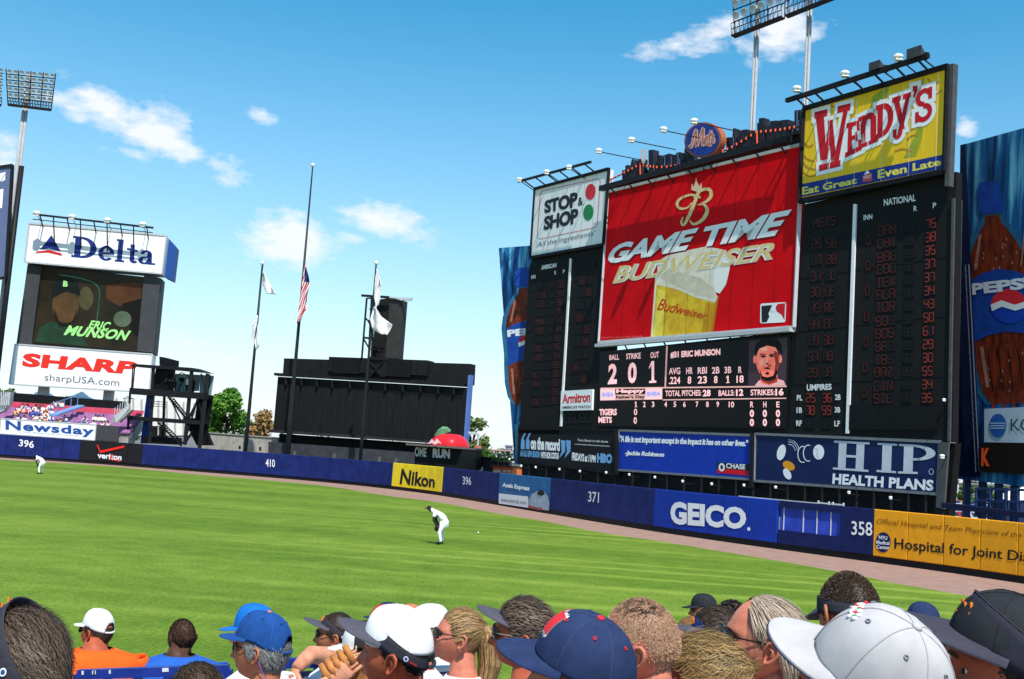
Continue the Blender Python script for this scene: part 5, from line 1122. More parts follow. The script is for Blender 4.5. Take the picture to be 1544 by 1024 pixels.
# ================================================================== left field bleachers
BL = Plane(-60, 122, 200, 124)
bl = thing('bleacher_stand', 'bleacher stand with purple red seat rows under the video tower', 'stand', BL.P(90, 690)); bl.location.z = 0
seatm = mat('bleacher_purple', (.28, .12, .26), .6, .3, 1.5); seatr = mat('bleacher_red', (.42, .05, .09), .6, .2, 2)
for r in range(8):
    z = 3.0 + r * .33; d = -1.0 - r * .85
    mb = MB(); u0, u1 = BL.uv(-60, 650)[0], BL.uv(192, 650)[0]
    mb.hexa([BL.pt(u0, z - 1.6, d), BL.pt(u1, z - 1.6, d), BL.pt(u1, z, d), BL.pt(u0, z, d)], [BL.pt(u0, z - 1.6, d - .85), BL.pt(u1, z - 1.6, d - .85), BL.pt(u1, z, d - .85), BL.pt(u0, z, d - .85)])
    mb.build('step', concrete, bl)
    mb = MB(); mb.hexa([BL.pt(u0, z + .38, d - .2), BL.pt(u1, z + .38, d - .2), BL.pt(u1, z + .44, d - .2), BL.pt(u0, z + .44, d - .2)], [BL.pt(u0, z + .38, d - .6), BL.pt(u1, z + .38, d - .6), BL.pt(u1, z + .44, d - .6), BL.pt(u0, z + .44, d - .6)])
    mb.hexa([BL.pt(u0, z + .5, d - .6), BL.pt(u1, z + .5, d - .6), BL.pt(u1, z + .85, d - .68), BL.pt(u0, z + .85, d - .68)], [BL.pt(u0, z + .5, d - .65), BL.pt(u1, z + .5, d - .65), BL.pt(u1, z + .85, d - .72), BL.pt(u0, z + .85, d - .72)])
    mb.build('bench', seatr if r in (6, 7) else seatm, bl)
BK = BL.shifted(-11)
poly(BK, q5((38, 706), (495, 742), (492, 770), (36, 740)), black, 'back_wall', bl, 3, .4)
nb = Q(0, 560, 6.4)
news = billboard(BL, nb((18, 455), (935, 515), (922, 665), (5, 600)), mat('pale_sign_white', (.8, .8, .8)), 'newspaper_sign', 'long white newspaper sign with chunky blue lettering under the bleacher crowd', .3, .4, (.1, lightgrey))
nsb = mat('news_blue', (.02, .07, .28), .5)
text(BL, 'Newsday', nb((62, 590), (912, 640), (915, 540), (62, 470)), nsb, news, .32, .035, 1.1)
text(BL, 'The Mets. Always up for your business', nb((155, 590), (770, 632), (770, 612), (155, 570)), mat('news_grey', (.35, .37, .42), .5), news, .33)
poly(BL, nb((935, 515), (1150, 530), (1145, 680), (922, 665)), mat('dark_panel_grey', (.05, .05, .055), .6, .2), 'front_panel', bl, .2, .3)
poly(BL, nb((-400, 430), (18, 455), (5, 600), (-400, 575)), mat('dark_panel_grey', (.05, .05, .055)), 'front_panel', bl, .2, .3)
# stair rail up the right and the glazed aisle rail
def raila(pts, Y, m, label, name='stair_rail', r=.12, cat='railing'):
    P = [at(x, y, Y) for x, y in pts]; t = thing(name, label, cat, P[0]); 
    return t, P
stm = mat('stair_grey', (.42, .44, .47), .5, .15, 2)
ST = BL.shifted(-1)
t, P = raila([(170, 640)], 121, stm, 'pale solid staircase side climbing to the end of the bleachers', 'staircase', cat='staircase')
poly(ST, q2((185, 560), (320, 445), (318, 490), (205, 615)), stm, 'side_wall', t, .3, .4)
mb = MB()
for k in range(9): a = q2((195 + k * 13, 600 - k * 12))[0]; p = ST.P(*a, -.2); mb.box(p, (1.0, .8, .18))
mb.build('stair_treads', concrete, t); mb = MB()
for k in range(6): a = q2((190 + k * 22, 560 - k * 19))[0]; p = ST.P(*a, .3); mb.bar(p, p + V((0, 0, 1)), .07)
mb.build('rail_bars', stm, t)
glm = mat('aisle_blue', (.12, .22, .42), .4, .2, 1)
t, P = raila([(85, 630)], 121, glm, 'pale blue aisle rail crossing the purple bleacher seats', 'aisle_rail')
mb = MB()
a0, a1 = nb((470, 430), (640, 325)); A, B = ST.P(*a0, -.3), ST.P(*a1, -4.5)
mb.hexa([A, A + BL.u * .8, A + BL.u * .8 + V((0, 0, .2)), A + V((0, 0, .2))], [B, B + BL.u * .8, B + BL.u * .8 + V((0, 0, .2)), B + V((0, 0, .2))])
for k in range(5): p = A.lerp(B, k / 4); mb.bar(p, p + V((0, 0, 1.3)), .08)
mb.bar(A + V((0, 0, 1.3)), B + V((0, 0, 1.3)), .08); mb.build('rail_bars', glm, t)
# left edge: pale steel stair block
t, P = raila([(8, 640)], 121, stm, 'pale metal stair structure at the edge of the bleachers', 'stair_tower', cat='stairs')
poly(ST, nb((-60, 330), (60, 215), (108, 200), (95, 300), (40, 380), (-60, 420)), stm, 'side_wall', t, .2, 1.2)
mb = MB()
for k in range(7): a, c = nb((-40 + k * 22, 200), (-30 + k * 22, 330)); mb.bar(ST.P(*a, .5), ST.P(*c, .5), .12)
mb.build('rail_bars', stm, t)
# tents behind
tentm = mat('tent_white', (.8, .79, .76), .6, .06, 1)
for (x0, x1, y, yp, label) in ((42, 92, 600, 583, 'peaked white tent behind the stair end of the bleachers'), (95, 150, 604, 590, 'wide peaked white tent below the red lettered sign')):
    c = at((x0 + x1) / 2, y, 150); w = (x1 - x0) * 150 / FPX / 2; t = thing('tent', label, 'tent', (c.x, c.y, 0)); hz_ = (y - yp) * 150 / FPX
    base = [c + V((dx * w, dy * w, -.1)) for dx, dy in ((-1, -1), (1, -1), (1, 1), (-1, 1))]; mid = [c + V((dx * w * .35, dy * w * .35, hz_ * .45)) for dx, dy in ((-1, -1), (1, -1), (1, 1), (-1, 1))]
    mb = MB(); mb.add(base + mid + [c + V((0, 0, hz_))], [(0, 1, 5, 4), (1, 2, 6, 5), (2, 3, 7, 6), (3, 0, 4, 7), (4, 5, 8), (5, 6, 8), (6, 7, 8), (7, 4, 8)]); mb.build('canopy', tentm, t)
    mb = MB()
    for p in base: mb.bar(p, V((p.x, p.y, 0)), .12)
    mb.build('pole_frame', lightgrey, t)
# little spectators
def crowd_person(shirt, skin_, hatc, pose):
    mb = MB(); mb.cur = 0
    mb.tube([(0, 0, .0), (0, -.02, .25), (0, 0, .45), (0, 0, .52)], [.17, .19, .2, .08], 8)
    for s_ in (-1, 1):
        mb.tube([(.2 * s_, 0, .45), (.27 * s_, .08, .22), (.16 * s_ if pose else .3 * s_, .3, .2 if pose < 2 else .6)], [.07, .06, .05], 6)
        mb.cur = 3; mb.tube([(.1 * s_, 0, .03), (.12 * s_, .42, .05)], [.1, .08], 6); mb.tube([(.12 * s_, .42, .05), (.12 * s_, .44, -.4)], [.07, .05], 6); mb.cur = 0
    mb.cur = 1; mb.tube([(0, 0, .5), (0, .01, .6)], .06, 6); mb.ell((0, .01, .69), (.085, .1, .125), 8, 6)
    if hatc is not None: mb.cur = 2; mb.ell((0, .0, .74), (.095, .11, .09), 8, 5); mb.box((0, .13, .73), (.14, .12, .02))
    me_o = mb.build('person', None, None, True, mats=[shirt, skin_, hatc or skin_, mat('trouser_navy', (.03, .04, .09), .8, .3)])
    return me_o
skinp = mat('skin_far', (.50, .26, .17), .6, .1); skind = mat('skin_far_dark', (.12, .06, .04), .6, .1)
protos = []
shirts = [(.75, .75, .75), (.55, .06, .06), (.05, .10, .45), (.78, .76, .72), (.02, .02, .03), (.75, .30, .06), (.6, .45, .35), (.12, .2, .5), (.7, .5, .5)]
lbls = ['spectator in a white top', 'spectator in a red shirt', 'spectator in a blue shirt', 'spectator in a cream shirt', 'spectator in a black shirt', 'spectator in an orange shirt', 'spectator in a tan shirt', 'spectator in a bright blue shirt', 'spectator in a pink shirt']
for i, c in enumerate(shirts):
    hc = [None, mat('hat_w', (.7, .7, .7), .7), mat('hat_b', (.03, .06, .3), .7), mat('hair_far', (.04, .025, .015), .8)][i % 4]
    protos.append(crowd_person(mat('shirt_far_%s' % 'abcdefghi'[i], c, .8, .1), skind if i == 4 else skinp, hc or mat('hair_far', (.04, .025, .015), .8), i % 3))
used = set(); rc = random.Random(3)
spotsP = []
for k in range(46): spotsP.append((rc.uniform(2, 56), rc.choice([0, 1, 2, 3, 4, 5])))
for k in range(34): spotsP.append((rc.uniform(56, 156), rc.choice([0, 0, 0, 1, 1, 2])))
for x in (46, 51, 58, 61): spotsP.append((x, 6 + (x > 50)))
for x in (128, 131, 134, 140): spotsP.append((x, 3))
for x, r in spotsP:
    i = rc.choice([0, 0, 0, 3, 3, 1, 2, 4, 5, 6, 7, 8]); o = protos[i]
    if i in used: o = o.copy(); COL.objects.link(o)
    used.add(i)
    z = 3.0 + r * .33 + .40; d = -1.0 - r * .85 - .38; u = BL.uv(x, 650)[0]; p = BL.pt(u, z + .06, d)
    o.location = p; o.rotation_euler = (0, 0, math.pi + rc.uniform(-.5, .6)); o.scale = (1.12,) * 3 if rc.random() < .7 else (.95,) * 3
    rw = ('front', 'second', 'third', 'fourth', 'fifth', 'sixth', 'seventh', 'top')[r]; wh = 'by the stair tower' if x < 22 else 'above the first letters of the sign' if x < 55 else 'below the aisle rail' if x < 95 else 'above the last letters of the sign' if x < 125 else 'toward the staircase'
    tag(o, '%s, %s row, %s' % (lbls[i], rw, wh), 'person', 'spectators in the left field bleachers, ' + lbls[i][13:])
for i, o in enumerate(protos):
    if i not in used: bpy.data.objects.remove(o)

# ================================================================== camera scaffold
SC = Plane(200, 126, 320, 122)
sc = thing('camera_scaffold', 'black steel scaffold tower with roofed camera deck and zigzag stairs', 'scaffold', SC.P(250, 695)); sc.location.z = 0
def sb(a, c, w=.25, d=0.0, mb=None): mb.bar(SC.P(*q2(a)[0], d), SC.P(*q2(c)[0], d), w)
mb = MB()
for a, c, w in (((345, 120), (330, 345), .12), ((360, 125), (340, 345), .12), ((520, 130), (490, 790), .3), ((850, 150), (790, 800), .35), ((985, 190), (915, 830), .35), ((330, 340), (975, 385), .7), ((305, 570), (940, 612), .45), ((320, 350), (295, 760), .2), ((900, 400), (780, 800), .18), ((930, 190), (970, 370), .12), ((900, 420), (815, 590), .18), ((850, 690), (790, 790), .18), ((650, 390), (820, 600), .16), ((690, 400), (850, 600), .1), ((560, 610), (760, 810), .16), ((600, 610), (790, 800), .1), ((655, 260), (760, 180), .08), ((760, 180), (830, 215), .08), ((520, 340), (640, 230), .08), ((905, 400), (945, 600), .14)): sb(a, c, w, 0, mb)
for a, c, w in (((560, 150), (540, 790), .25), ((940, 190), (880, 800), .25), ((600, 390), (700, 600), .12), ((330, 350), (960, 380), .3), ((320, 575), (930, 610), .3)): sb(a, c, w, -1.2, mb)
mb.build('scaffold_tubes_lattice', steel, sc)
mb = MB()
def sq(a, b_, c, e_, d, th, m, nm): return poly(SC, q2(a, b_, c, e_), m, nm, sc, d, th)
sq((360, 108), (865, 142), (990, 184), (340, 128), .3, 1.5, steel, 'roof')
sq((510, 135), (620, 150), (605, 345), (480, 335), -.6, 1.2, black, 'equipment_cabin'); sq((520, 35), (632, 65), (628, 120), (520, 112), -1, 1.2, black, 'rooftop_unit')
sq((400, 365), (442, 365), (395, 785), (345, 785), -1.2, .6, mat('blue_post', (.012, .04, .22), .5, .2), 'blue_mast')
sq((680, 560), (830, 565), (930, 800), (800, 800), -1.8, .5, black, 'lower_cladding'); sq((410, 725), (640, 735), (640, 795), (400, 785), -.5, 2, black, 'lower_cladding'); sq((840, 390), (960, 395), (900, 800), (800, 700), -1.2, .3, black, 'dark_screen')
sq((330, 332), (975, 372), (970, 400), (325, 362), .1, 1.4, steel, 'deck'); sq((310, 566), (940, 606), (938, 622), (308, 580), .1, 1.4, steel, 'deck')
sq((625, 180), (850, 190), (840, 330), (640, 340), -1.4, .06, mat('netting_grey', (.18, .27, .30), .6, .3, 1), 'rear_glass'); sq((855, 190), (975, 200), (950, 370), (850, 360), -1.3, .06, mat('netting_grey', (.18, .27, .30)), 'rear_glass')
mb = MB()
for k in range(12): t_ = k / 12; sb((650 + 165 * t_, 400 + 190 * t_), (690 + 165 * t_, 400 + 190 * t_), .12, .2, mb)
for k in range(12): t_ = k / 12; sb((565 + 190 * t_, 615 + 190 * t_), (605 + 190 * t_, 615 + 190 * t_), .12, .2, mb)
mb.build('stair_treads', steel, sc)
for z_ in (430, 450, 470, 640, 660): 
    mb = MB(); sb((500, z_), (640, z_ + 6), .06, .2, mb); mb.build('handrail', steel, sc)
stand = {}
def standing(label, p, shirt, trousers, h=1.78, yaw=0.0, bend=0.0, raised=False):
    t = thing('person', label, 'person', p, yaw); k = h / 1.78; mb = MB()
    mb.ell((0, .05 + bend, 1.67 * k), (.085, .1, .12), 10, 8); mb.tube([(0, bend, 1.5 * k), (0, .03 + bend, 1.6 * k)], .06, 8)
    mb.tube([(0, 0, .88 * k), (0, .0, 1.05 * k), (0, bend * .6, 1.3 * k), (0, bend, 1.46 * k), (0, bend, 1.53 * k)], [.16, .15, .19, .18, .07], 10)
    for s_ in (-1, 1):
        mb.tube([(.19 * s_, bend, 1.44 * k), (.26 * s_, .06 + bend, 1.18 * k), (.2 * s_, .32, 1.2 * k if raised else 1.0 * k)], [.065, .05, .04], 8)
        mb.tube([(.1 * s_, 0, .92 * k), (.11 * s_, .03, .5 * k), (.12 * s_, 0, .08 * k), (.12 * s_, .14, .05)], [.1, .075, .055, .05], 8)
    o = mb.build('body', skinp, t, True, True)
    mb = MB(); mb.tube([(0, 0, .9 * k), (0, 0, 1.05 * k), (0, bend * .6, 1.3 * k), (0, bend, 1.45 * k), (0, bend, 1.51 * k)], [.19, .175, .21, .205, .10], 12); mb.build('shirt', shirt, t, True, True)
    mb = MB()
    for s_ in (-1, 1): mb.tube([(.1 * s_, 0, .96 * k), (.11 * s_, .03, .5 * k), (.12 * s_, 0, .12 * k)], [.125, .095, .075], 8)
    mb.build('trousers', trousers, t, True, True)
    mb = MB(); mb.ell((0, .04 + bend, 1.71 * k), (.092, .11, .1), 10, 6); mb.build('hair', mat('hair_far', (.04, .025, .015), .8), t, True, True); return t
dkb = mat('cloth_dark_blue', (.03, .06, .15), .8, .2); dkk = mat('cloth_black', (.015, .015, .018), .8, .2); wht = mat('cloth_white', (.65, .65, .66), .8, .1)
for x, y, sh_, lab_, yw in ((590, 345, dkb, 'camera crew member in blue beside the cabin on the scaffold deck', .3), (655, 345, dkk, 'camera crew member in black in the middle of the scaffold deck', -.2), (765, 352, wht, 'camera crew member in a white shirt on the scaffold deck', .2), (815, 355, dkk, 'camera crew member in black beside the one in white on the scaffold', 2.5)):
    p = SC.P(*q2((x, y))[0], -.8); standing(lab_, p, sh_, dkk, 1.8, math.pi + yw, .08, True)
# TV camera on the deck
p = SC.P(*q2((700, 350))[0], -1.0); t = thing('television_camera', 'black television camera on a tripod between the crew on the scaffold', 'camera', p); mb = MB(); mb.box(p + V((0, 0, 1.5)), (.35, .6, .4)); mb.tube([p + V((0, -.3, 1.5)), p + V((0, -.75, 1.5))], [.13, .16], 10); mb.build('camera_body', black, t)
for a in (0, 2.1, 4.2):
    mb = MB(); mb.bar(p + V((0, 0, 1.3)), p + V((.45 * math.cos(a), .45 * math.sin(a), 0)), .05); mb.build('leg', black, t)
# pale building seen through the scaffold
PB = Plane(180, 165, 330, 165)
t = thing('pale_building', 'pale ribbed building seen through the black scaffold', 'building', PB.P(240, 690)); t.location.z = 0
poly(PB, q2((180, 400), (860, 440), (880, 720), (180, 720)), mat('pale_cladding', (.72, .70, .66), .7, .1, 1), 'wall', t, 0, 12)
for k in range(9): poly(PB, q2((200 + k * 72, 400 + k * 4), (210 + k * 72, 400 + k * 4), (210 + k * 72, 720), (200 + k * 72, 720)), mat('pale_rib', (.40, .39, .37), .7), 'wall_rib', t, .25, .3)
poly(PB, q2((500, 640), (640, 646), (640, 740), (500, 735)), black, 'loading_door', t, .1, .2)
# low concrete wall by the flagpoles
CW = Plane(300, 134, 415, 131)
t = thing('concrete_wall', 'weathered beige concrete wall left of the black building', 'wall', CW.P(360, 690)); t.location.z = 0
for k in range(7):
    x0, x1 = 300 + k * 17, 300 + (k + 1) * 17 - .4; f_ = lambda x: 652 + (x - 300) * .075
    poly(CW, [(x0, f_(x0)), (x1, f_(x1)), (x1, 700), (x0, 700)], mat('beige_concrete', (.33, .31, .27), .85, .2, 1.2, .2), 'panel', t, 0, .4)
poly(CW, [(299, 650.5), (419, 659.5), (419, 661), (299, 652)], concrete, 'coping', t, .12, .6)
for x, y in ((360, 672), (391, 674)): poly(CW, [(x, y), (x + 3, y), (x + 3, y + 5), (x, y + 5)], black, 'vent_opening', t, .03, .05)

# ================================================================== trees: leaf-sized clumps through the crown
def leafmat(name, c1, c2):
    mt = mat(name, c1, .7, 0, 1.1, col2=c2); mt.node_tree.nodes['Principled BSDF'].inputs['Subsurface Weight'].default_value = 0; return mt
def tree(label, bx, by, Y, hpx, wpx, m, trunk_m, seed, sparse=1.0, low=.18, name='leafy_tree', group=None, n=2600, ls=.42, conic=False):
    r = random.Random(seed); b = at(bx, by, Y); H = hpx * Y / FPX; W = wpx * Y / FPX / 2; t = thing(name, label, 'tree', (b.x, b.y, 0), 0, group); o3 = V((b.x, b.y, 0)); H += b.z
    mb = MB(); mb.tube([o3, o3 + V((.1, 0, H * .3)), o3 + V((-.1, .1, H * .62))], [W * .09 + .1, W * .06 + .08, .08], 8); limbs = []
    for i in range(9):
        a = i * 2.4 + r.random(); z0 = H * (.22 + .45 * i / 9); e_ = o3 + V((math.cos(a) * W * r.uniform(.45, .85), math.sin(a) * W * r.uniform(.45, .85), z0 + H * r.uniform(.12, .28)))
        s_ = o3 + V((0, 0, z0)); limbs.append((s_, e_)); mb.tube([s_, s_.lerp(e_, .5) + V((0, 0, .3)), e_], [.14, .09, .04], 6)
    mb.build('trunk', trunk_m, t, True)
    # crown lobes
    lobes = []
    for i in range(16):
        z = r.uniform(low + .1, .92); wd = W * (math.sin(math.pi * min(1, (z - low * .6) / (1 - low * .6)) ** .8) ** .6) if not conic else W * (1.1 - z)
        a = r.random() * 6.28; rr_ = wd * r.uniform(.25, .75); lobes.append((o3 + V((math.cos(a) * rr_, math.sin(a) * rr_, H * z)), W * r.uniform(.25, .42)))
    vs = []; fs = []
    for i in range(n):
        c, rad = lobes[i % len(lobes)]; d = V((r.gauss(0, 1), r.gauss(0, 1), r.gauss(0, 1))).normalized(); q = c + d * rad * (r.random() ** .4) * sparse
        if q.z > H: q.z = H - r.random() * .4
        s_ = ls * r.uniform(.5, 1.2); u = V((r.gauss(0, 1), r.gauss(0, 1), r.gauss(0, .6))).normalized(); w = u.cross(d + V((.01, .02, .03))).normalized(); k = len(vs)
        vs += [q - u * s_, q + w * s_ * .55, q + u * s_, q - w * s_ * .55 + d * .1]; fs.append((k, k + 1, k + 2, k + 3))
    obj('crown', vs, fs, m, t); return t
g1 = leafmat('leaf_green', (.025, .07, .010), (.09, .19, .025)); g1b = leafmat('leaf_bright', (.03, .10, .012), (.13, .30, .035)); g2 = leafmat('leaf_olive', (.05, .085, .02), (.15, .20, .05)); g3 = leafmat('leaf_rust', (.18, .10, .035), (.34, .21, .08)); bark = mat('bark', (.07, .05, .035), .9, .3, 3)
tree('dense green tree between the scaffold and the first flagpole', 340, 662, 150, 76, 84, g1b, bark, 1, n=6500, ls=.32)
tree('dense green tree half hidden behind the scaffold', 316, 665, 160, 72, 45, g1, bark, 5, n=2600, ls=.36)
tree('thin rust coloured tree beyond the concrete wall', 395, 665, 175, 48, 44, g3, bark, 2, n=1500, ls=.34, sparse=1.1)
tree('pale olive tree behind the first flagpole', 378, 668, 190, 36, 26, g2, bark, 3, n=900, ls=.34)
tree('olive tree with open branches past the blue edge of the black building', 712, 690, 150, 66, 52, g2, bark, 4, n=1500, ls=.32, sparse=1.1)
tree('small bright tree beside the lamp post past the black building', 732, 690, 165, 34, 38, g1, bark, 8, n=1100, ls=.32)
tree('low green bush below the blue panel', 776, 692, 170, 14, 22, g1, bark, 9, n=500, ls=.3, name='bush', low=0)
for i, (x, h) in enumerate(((2, 62), (30, 52), (62, 48), (95, 55), (125, 50), (160, 56), (192, 60))):
    tree('tree in the row behind the bleachers, seen under the red lettered sign', x, 640 + x * .07, 185, h, 46, leafmat('leaf_dusky', (.04, .07, .03), (.10, .15, .06)), bark, 20 + i, n=900, ls=.5, group='trees behind the bleachers')

# ================================================================== between the black building and the scoreboard
GP = Plane(690, 112, 800, 108)
def simple(name, label, cat, pl, parts, zero=True):
    t = thing(name, label, cat, pl.P(*parts[0][0][0])); 
    if zero: t.location.z = 0
    for pts, m, nm, d, th in parts: poly(pl, pts, m, nm, t, d, th)
    return t
q9 = Q(680, 600, 7.88)
simple('black_crates_stand', 'low black service hut with two white notices behind the centre field wall', 'hut', GP, [(q9((130, 700), (545, 720), (540, 920), (120, 860)), mat('hut_black', (.03, .03, .032), .6, .3, 1), 'wall', 0, 3), (q9((120, 690), (550, 708), (550, 722), (120, 704)), black, 'roof_edge', .3, 3.6), (q9((340, 820), (380, 822), (378, 868), (338, 865)), printw, 'notice', .03, .03), (q9((498, 835), (530, 837), (529, 860), (497, 858)), printw, 'notice', .03, .03), (q9((200, 760), (320, 766), (318, 840), (200, 834)), mat('hut_grey', (.14, .14, .14), .6, .3, 1), 'door', .03, .04)])
stall = simple('orange_stall', 'bright orange kiosk with white lettering beside the scoreboard foot', 'kiosk', GP, [(q9((548, 815), (780, 830), (778, 940), (540, 910)), mat('stall_orange', (.70, .16, .04), .5, .15, 2), 'front', .8, 2.0), (q9((540, 795), (790, 812), (788, 830), (545, 815)), mat('stall_dark', (.10, .04, .03), .6, .3), 'awning', 1.2, 2.6)])
for x in (560, 600, 670, 720): text(GP, 'HOT', q9((x, 885), (x + 38, 888), (x + 38, 862), (x, 858)), printw, stall, .83, .05)
text(GP, 'FOOD', q9((560, 918), (640, 925), (640, 900), (560, 893)), printw, stall, .83, .05)
for k in range(3): 
    x = 590 + k * 68; p = GP.P(*q9((x, 812))[0], 1.0); t = thing('potted_plant', 'small dark plant on the orange kiosk roof', 'plant', p, 0, 'plants on the kiosk roof'); mb = MB()
    for j in range(26): a = random.random() * 6.28; rr_ = random.random() * .5; q = p + V((math.cos(a) * rr_ * 1.2, math.sin(a) * rr_, .3 + random.random() * .9)); mb.add([q, q + V((.2, 0, .15)), q + V((.05, .1, .3))], [(0, 1, 2)])
    mb.build('foliage', g1, t); mb = MB(); mb.tube([p, p + V((0, 0, .35))], [.2, .26], 8); mb.build('pot', steel, t)
def far_house(label, x0, x1, ytop, ybase, Y, c, rc_, flatroof=True, name='low_building', win=0):
    pl = Plane(x0, Y, x1, Y); t = thing(name, label, 'building', pl.P((x0 + x1) / 2, ybase)); t.location.z = 0; cc = mat('facade_%s' % name.replace('building', '') + '%d' % int(sum(c) * 1000), c, .8, .12, .5)
    poly(pl, [(x0, ytop), (x1, ytop + (x1 - x0) * .068), (x1, ybase + 20), (x0, ybase + 20)], cc, 'wall', t, 0, 14)
    poly(pl, [(x0 - .6, ytop - 1.2), (x1 + .6, ytop - 1.2 + (x1 - x0) * .068), (x1 + .6, ytop + .4 + (x1 - x0) * .068), (x0 - .6, ytop + .4)], mat('roof_trim_%d' % int(sum(rc_) * 1000), rc_, .8), 'roof', t, .4, 15)
    for k in range(win):
        x = x0 + (x1 - x0) * (k + .5) / win; y = ytop + (x - x0) * .068 + (ybase - ytop) * .35; w = (x1 - x0) / win * .28
        poly(pl, [(x - w, y), (x + w, y), (x + w, y + (ybase - ytop) * .3), (x - w, y + (ybase - ytop) * .3)], mat('far_window', (.08, .09, .10), .3), 'window', t, .05, .08)
    return t
far_house('long pale flat building on the horizon past the black building', 715, 790, 680, 692, 230, (.62, .56, .47), (.5, .45, .4), win=9)
far_house('cream warehouse with pink roof edge beyond the kiosk', 733, 770, 678, 688, 260, (.60, .50, .42), (.5, .3, .26), win=5)
far_house('small grey block on the horizon by the blue panel', 762, 773, 672, 684, 330, (.35, .38, .40), (.3, .3, .3), win=3)
far_house('white low shed roof in front of the warehouse', 700, 790, 692, 700, 150, (.66, .62, .55), (.6, .58, .52), win=0, name='low_shed_building')
p = at(721, 660, 118); t = thing('street_lamp', 'bent pale street lamp past the blue edge of the black building', 'street lamp', (p.x, p.y, 0)); mb = MB(); mb.tube([V((p.x, p.y, 0)), V((p.x, p.y, p.z + .4))], .11, 8); mb.build('post', lightgrey, t); mb = MB(); mb.bar(V((p.x, p.y, p.z + .4)), at(706, 652, 118), .28, .2); mb.build('lamp_arm', lightgrey, t); mb = MB(); mb.tube([at(720.5, 672, 118), at(719.5, 686, 118)], [.42, .42], 8); mb.build('collar', mat('collar_rust', (.45, .16, .1), .6), t)
p = at(703, 694, 115); t = thing('blue_strut', 'thin teal diagonal strut on the hut roof', 'strut', p); mb = MB(); mb.tube([at(700, 689, 115), at(709, 702, 115)], .16, 6); mb.build('strut_tube', mat('teal_paint', (.05, .2, .28), .4), t)
# ------------------------------------------------------------------ railing behind the outfield wall, right side
RP = Plane(1430, 54, 1700, 46)
t = thing('blue_railing', 'dark blue steel railing with square bays above the orange wall pads', 'railing', RP.P(1500, 790)); t.location.z = 0
qr = Q(1400, 600, 5.12); mb = MB()
for x in (370, 478, 598, 690, 790, 900): mb.bar(RP.P(*qr((x, 695))[0]), RP.P(*qr((x, 910))[0]), .13); 
mb.build('post_bars', steelblue, t); mb = MB()
for y0 in (698, 790, 885): mb.bar(RP.P(*qr((372, y0))[0]), RP.P(*qr((1400, y0 + 40))[0]), .11)
mb.build('rail_bars', steelblue, t); mb = MB()
for x, y in ((1427, 760), (1700, 800)): pass
mb.hexa([RP.P(1424, 766, .2), RP.P(1700, 800, .2), RP.P(1700, 792, .2), RP.P(1424, 758, .2)], [RP.P(1424, 766, -.6), RP.P(1700, 800, -.6), RP.P(1700, 792, -.6), RP.P(1424, 758, -.6)]); mb.build('kick_board', mat('board_navy', (.01, .012, .04), .5), t)
# lit white spill lamps on the end column
sign_lamp(M, 1437, 689, .9, (1430, 688), 'white spotlight jutting from the end column beside the health banner', None, .24); sign_lamp(M, 1436, 604, .7, (1430, 603), 'white spotlight jutting from the end column by the last digits', None, .16)
# bullpen strip between wall and scoreboard
mb = MB(); A = V((WC[-1].x, WC[-1].y, 0))
# parked cars
def car_proto():
    t = thing('parked_car', '', 'car'); body = []
    prof = [(-2.2, .35), (-2.25, .75), (-1.5, .92), (-.85, 1.38), (.75, 1.42), (1.5, .98), (2.2, .85), (2.25, .35)]
    vs = [V((x, s_ * .86 * (.82 if z > 1.2 else 1), z)) for s_ in (-1, 1) for x, z in prof]; n = len(prof)
    fs = [tuple(range(n - 1, -1, -1)), tuple(range(n, 2 * n))] + [(i, (i + 1) % n, n + (i + 1) % n, n + i) for i in range(n)]
    b_ = obj('body', vs, fs, mat('car_white', (.7, .7, .7), .25), t, False, True)
    bv = b_.modifiers.new('b', 'BEVEL'); bv.width = .08; bv.segments = 2
    mb = MB(); gl = [(-1.35, .95), (-.82, 1.32), (.70, 1.35), (1.3, 1.0)]
    for s_ in (-1, 1): mb.add([V((x, s_ * (.865 if z < 1.2 else .73), z)) for x, z in gl], [(0, 1, 2, 3)])
    mb.add([V((-1.42, -.7, .98)), V((-1.42, .7, .98)), V((-.9, .62, 1.36)), V((-.9, -.62, 1.36))], [(0, 1, 2, 3)]); mb.add([V((1.45, -.7, 1.02)), V((1.45, .7, 1.02)), V((.82, .62, 1.4)), V((.82, -.62, 1.4))], [(0, 1, 2, 3)])
    mb.build('window_glass', mat('car_glass', (.02, .025, .03), .08), t, False, True)
    wh = None
    for x in (-1.4, 1.4):
        for s_ in (-1, 1): mb = MB(); mb.tube([V((x, s_ * .72, .33)), V((x, s_ * .9, .33))], .33, 12); mb.build('wheel', black, t, False, True)
    return t
CARC = [('white', (.7, .7, .7)), ('silver', (.4, .42, .44)), ('black', (.02, .02, .025)), ('red', (.4, .03, .03)), ('blue', (.04, .08, .3)), ('beige', (.45, .38, .28))]
cp = car_proto(); rk = random.Random(11); first = True
spotc = [(1427 + k * 9.5 + rk.uniform(-2, 2), Y) for Y in (110, 135, 165, 205) for k in range(13)] + [(716 + k * 9, 205) for k in range(7)]
for x, Y in spotc:
    p = at(x, horizon(x), Y); c = cp if first else copy_tree(cp)
    c.location = (p.x, p.y, 0); c.rotation_euler = (0, 0, rk.choice([0, math.pi / 2, math.pi / 2]) + .2); nm, cc = rk.choice(CARC)
    bo = [o for o in c.children if o.name.startswith('body')][0]; mm = mat('car_' + nm, cc, .25)
    if first: 
        for q in CARC: mat('car_' + q[0], q[1], .25)
    bo.material_slots[0].link = 'OBJECT'; bo.material_slots[0].material = MATS['car_' + nm]
    where = 'in the parking lot beyond the centre field wall' if x < 900 else 'in the parking lot seen under the bottle panel'
    tag(c, '%s car parked %s' % (nm, where), 'car', '%s cars parked %s' % (nm, where)); first = False
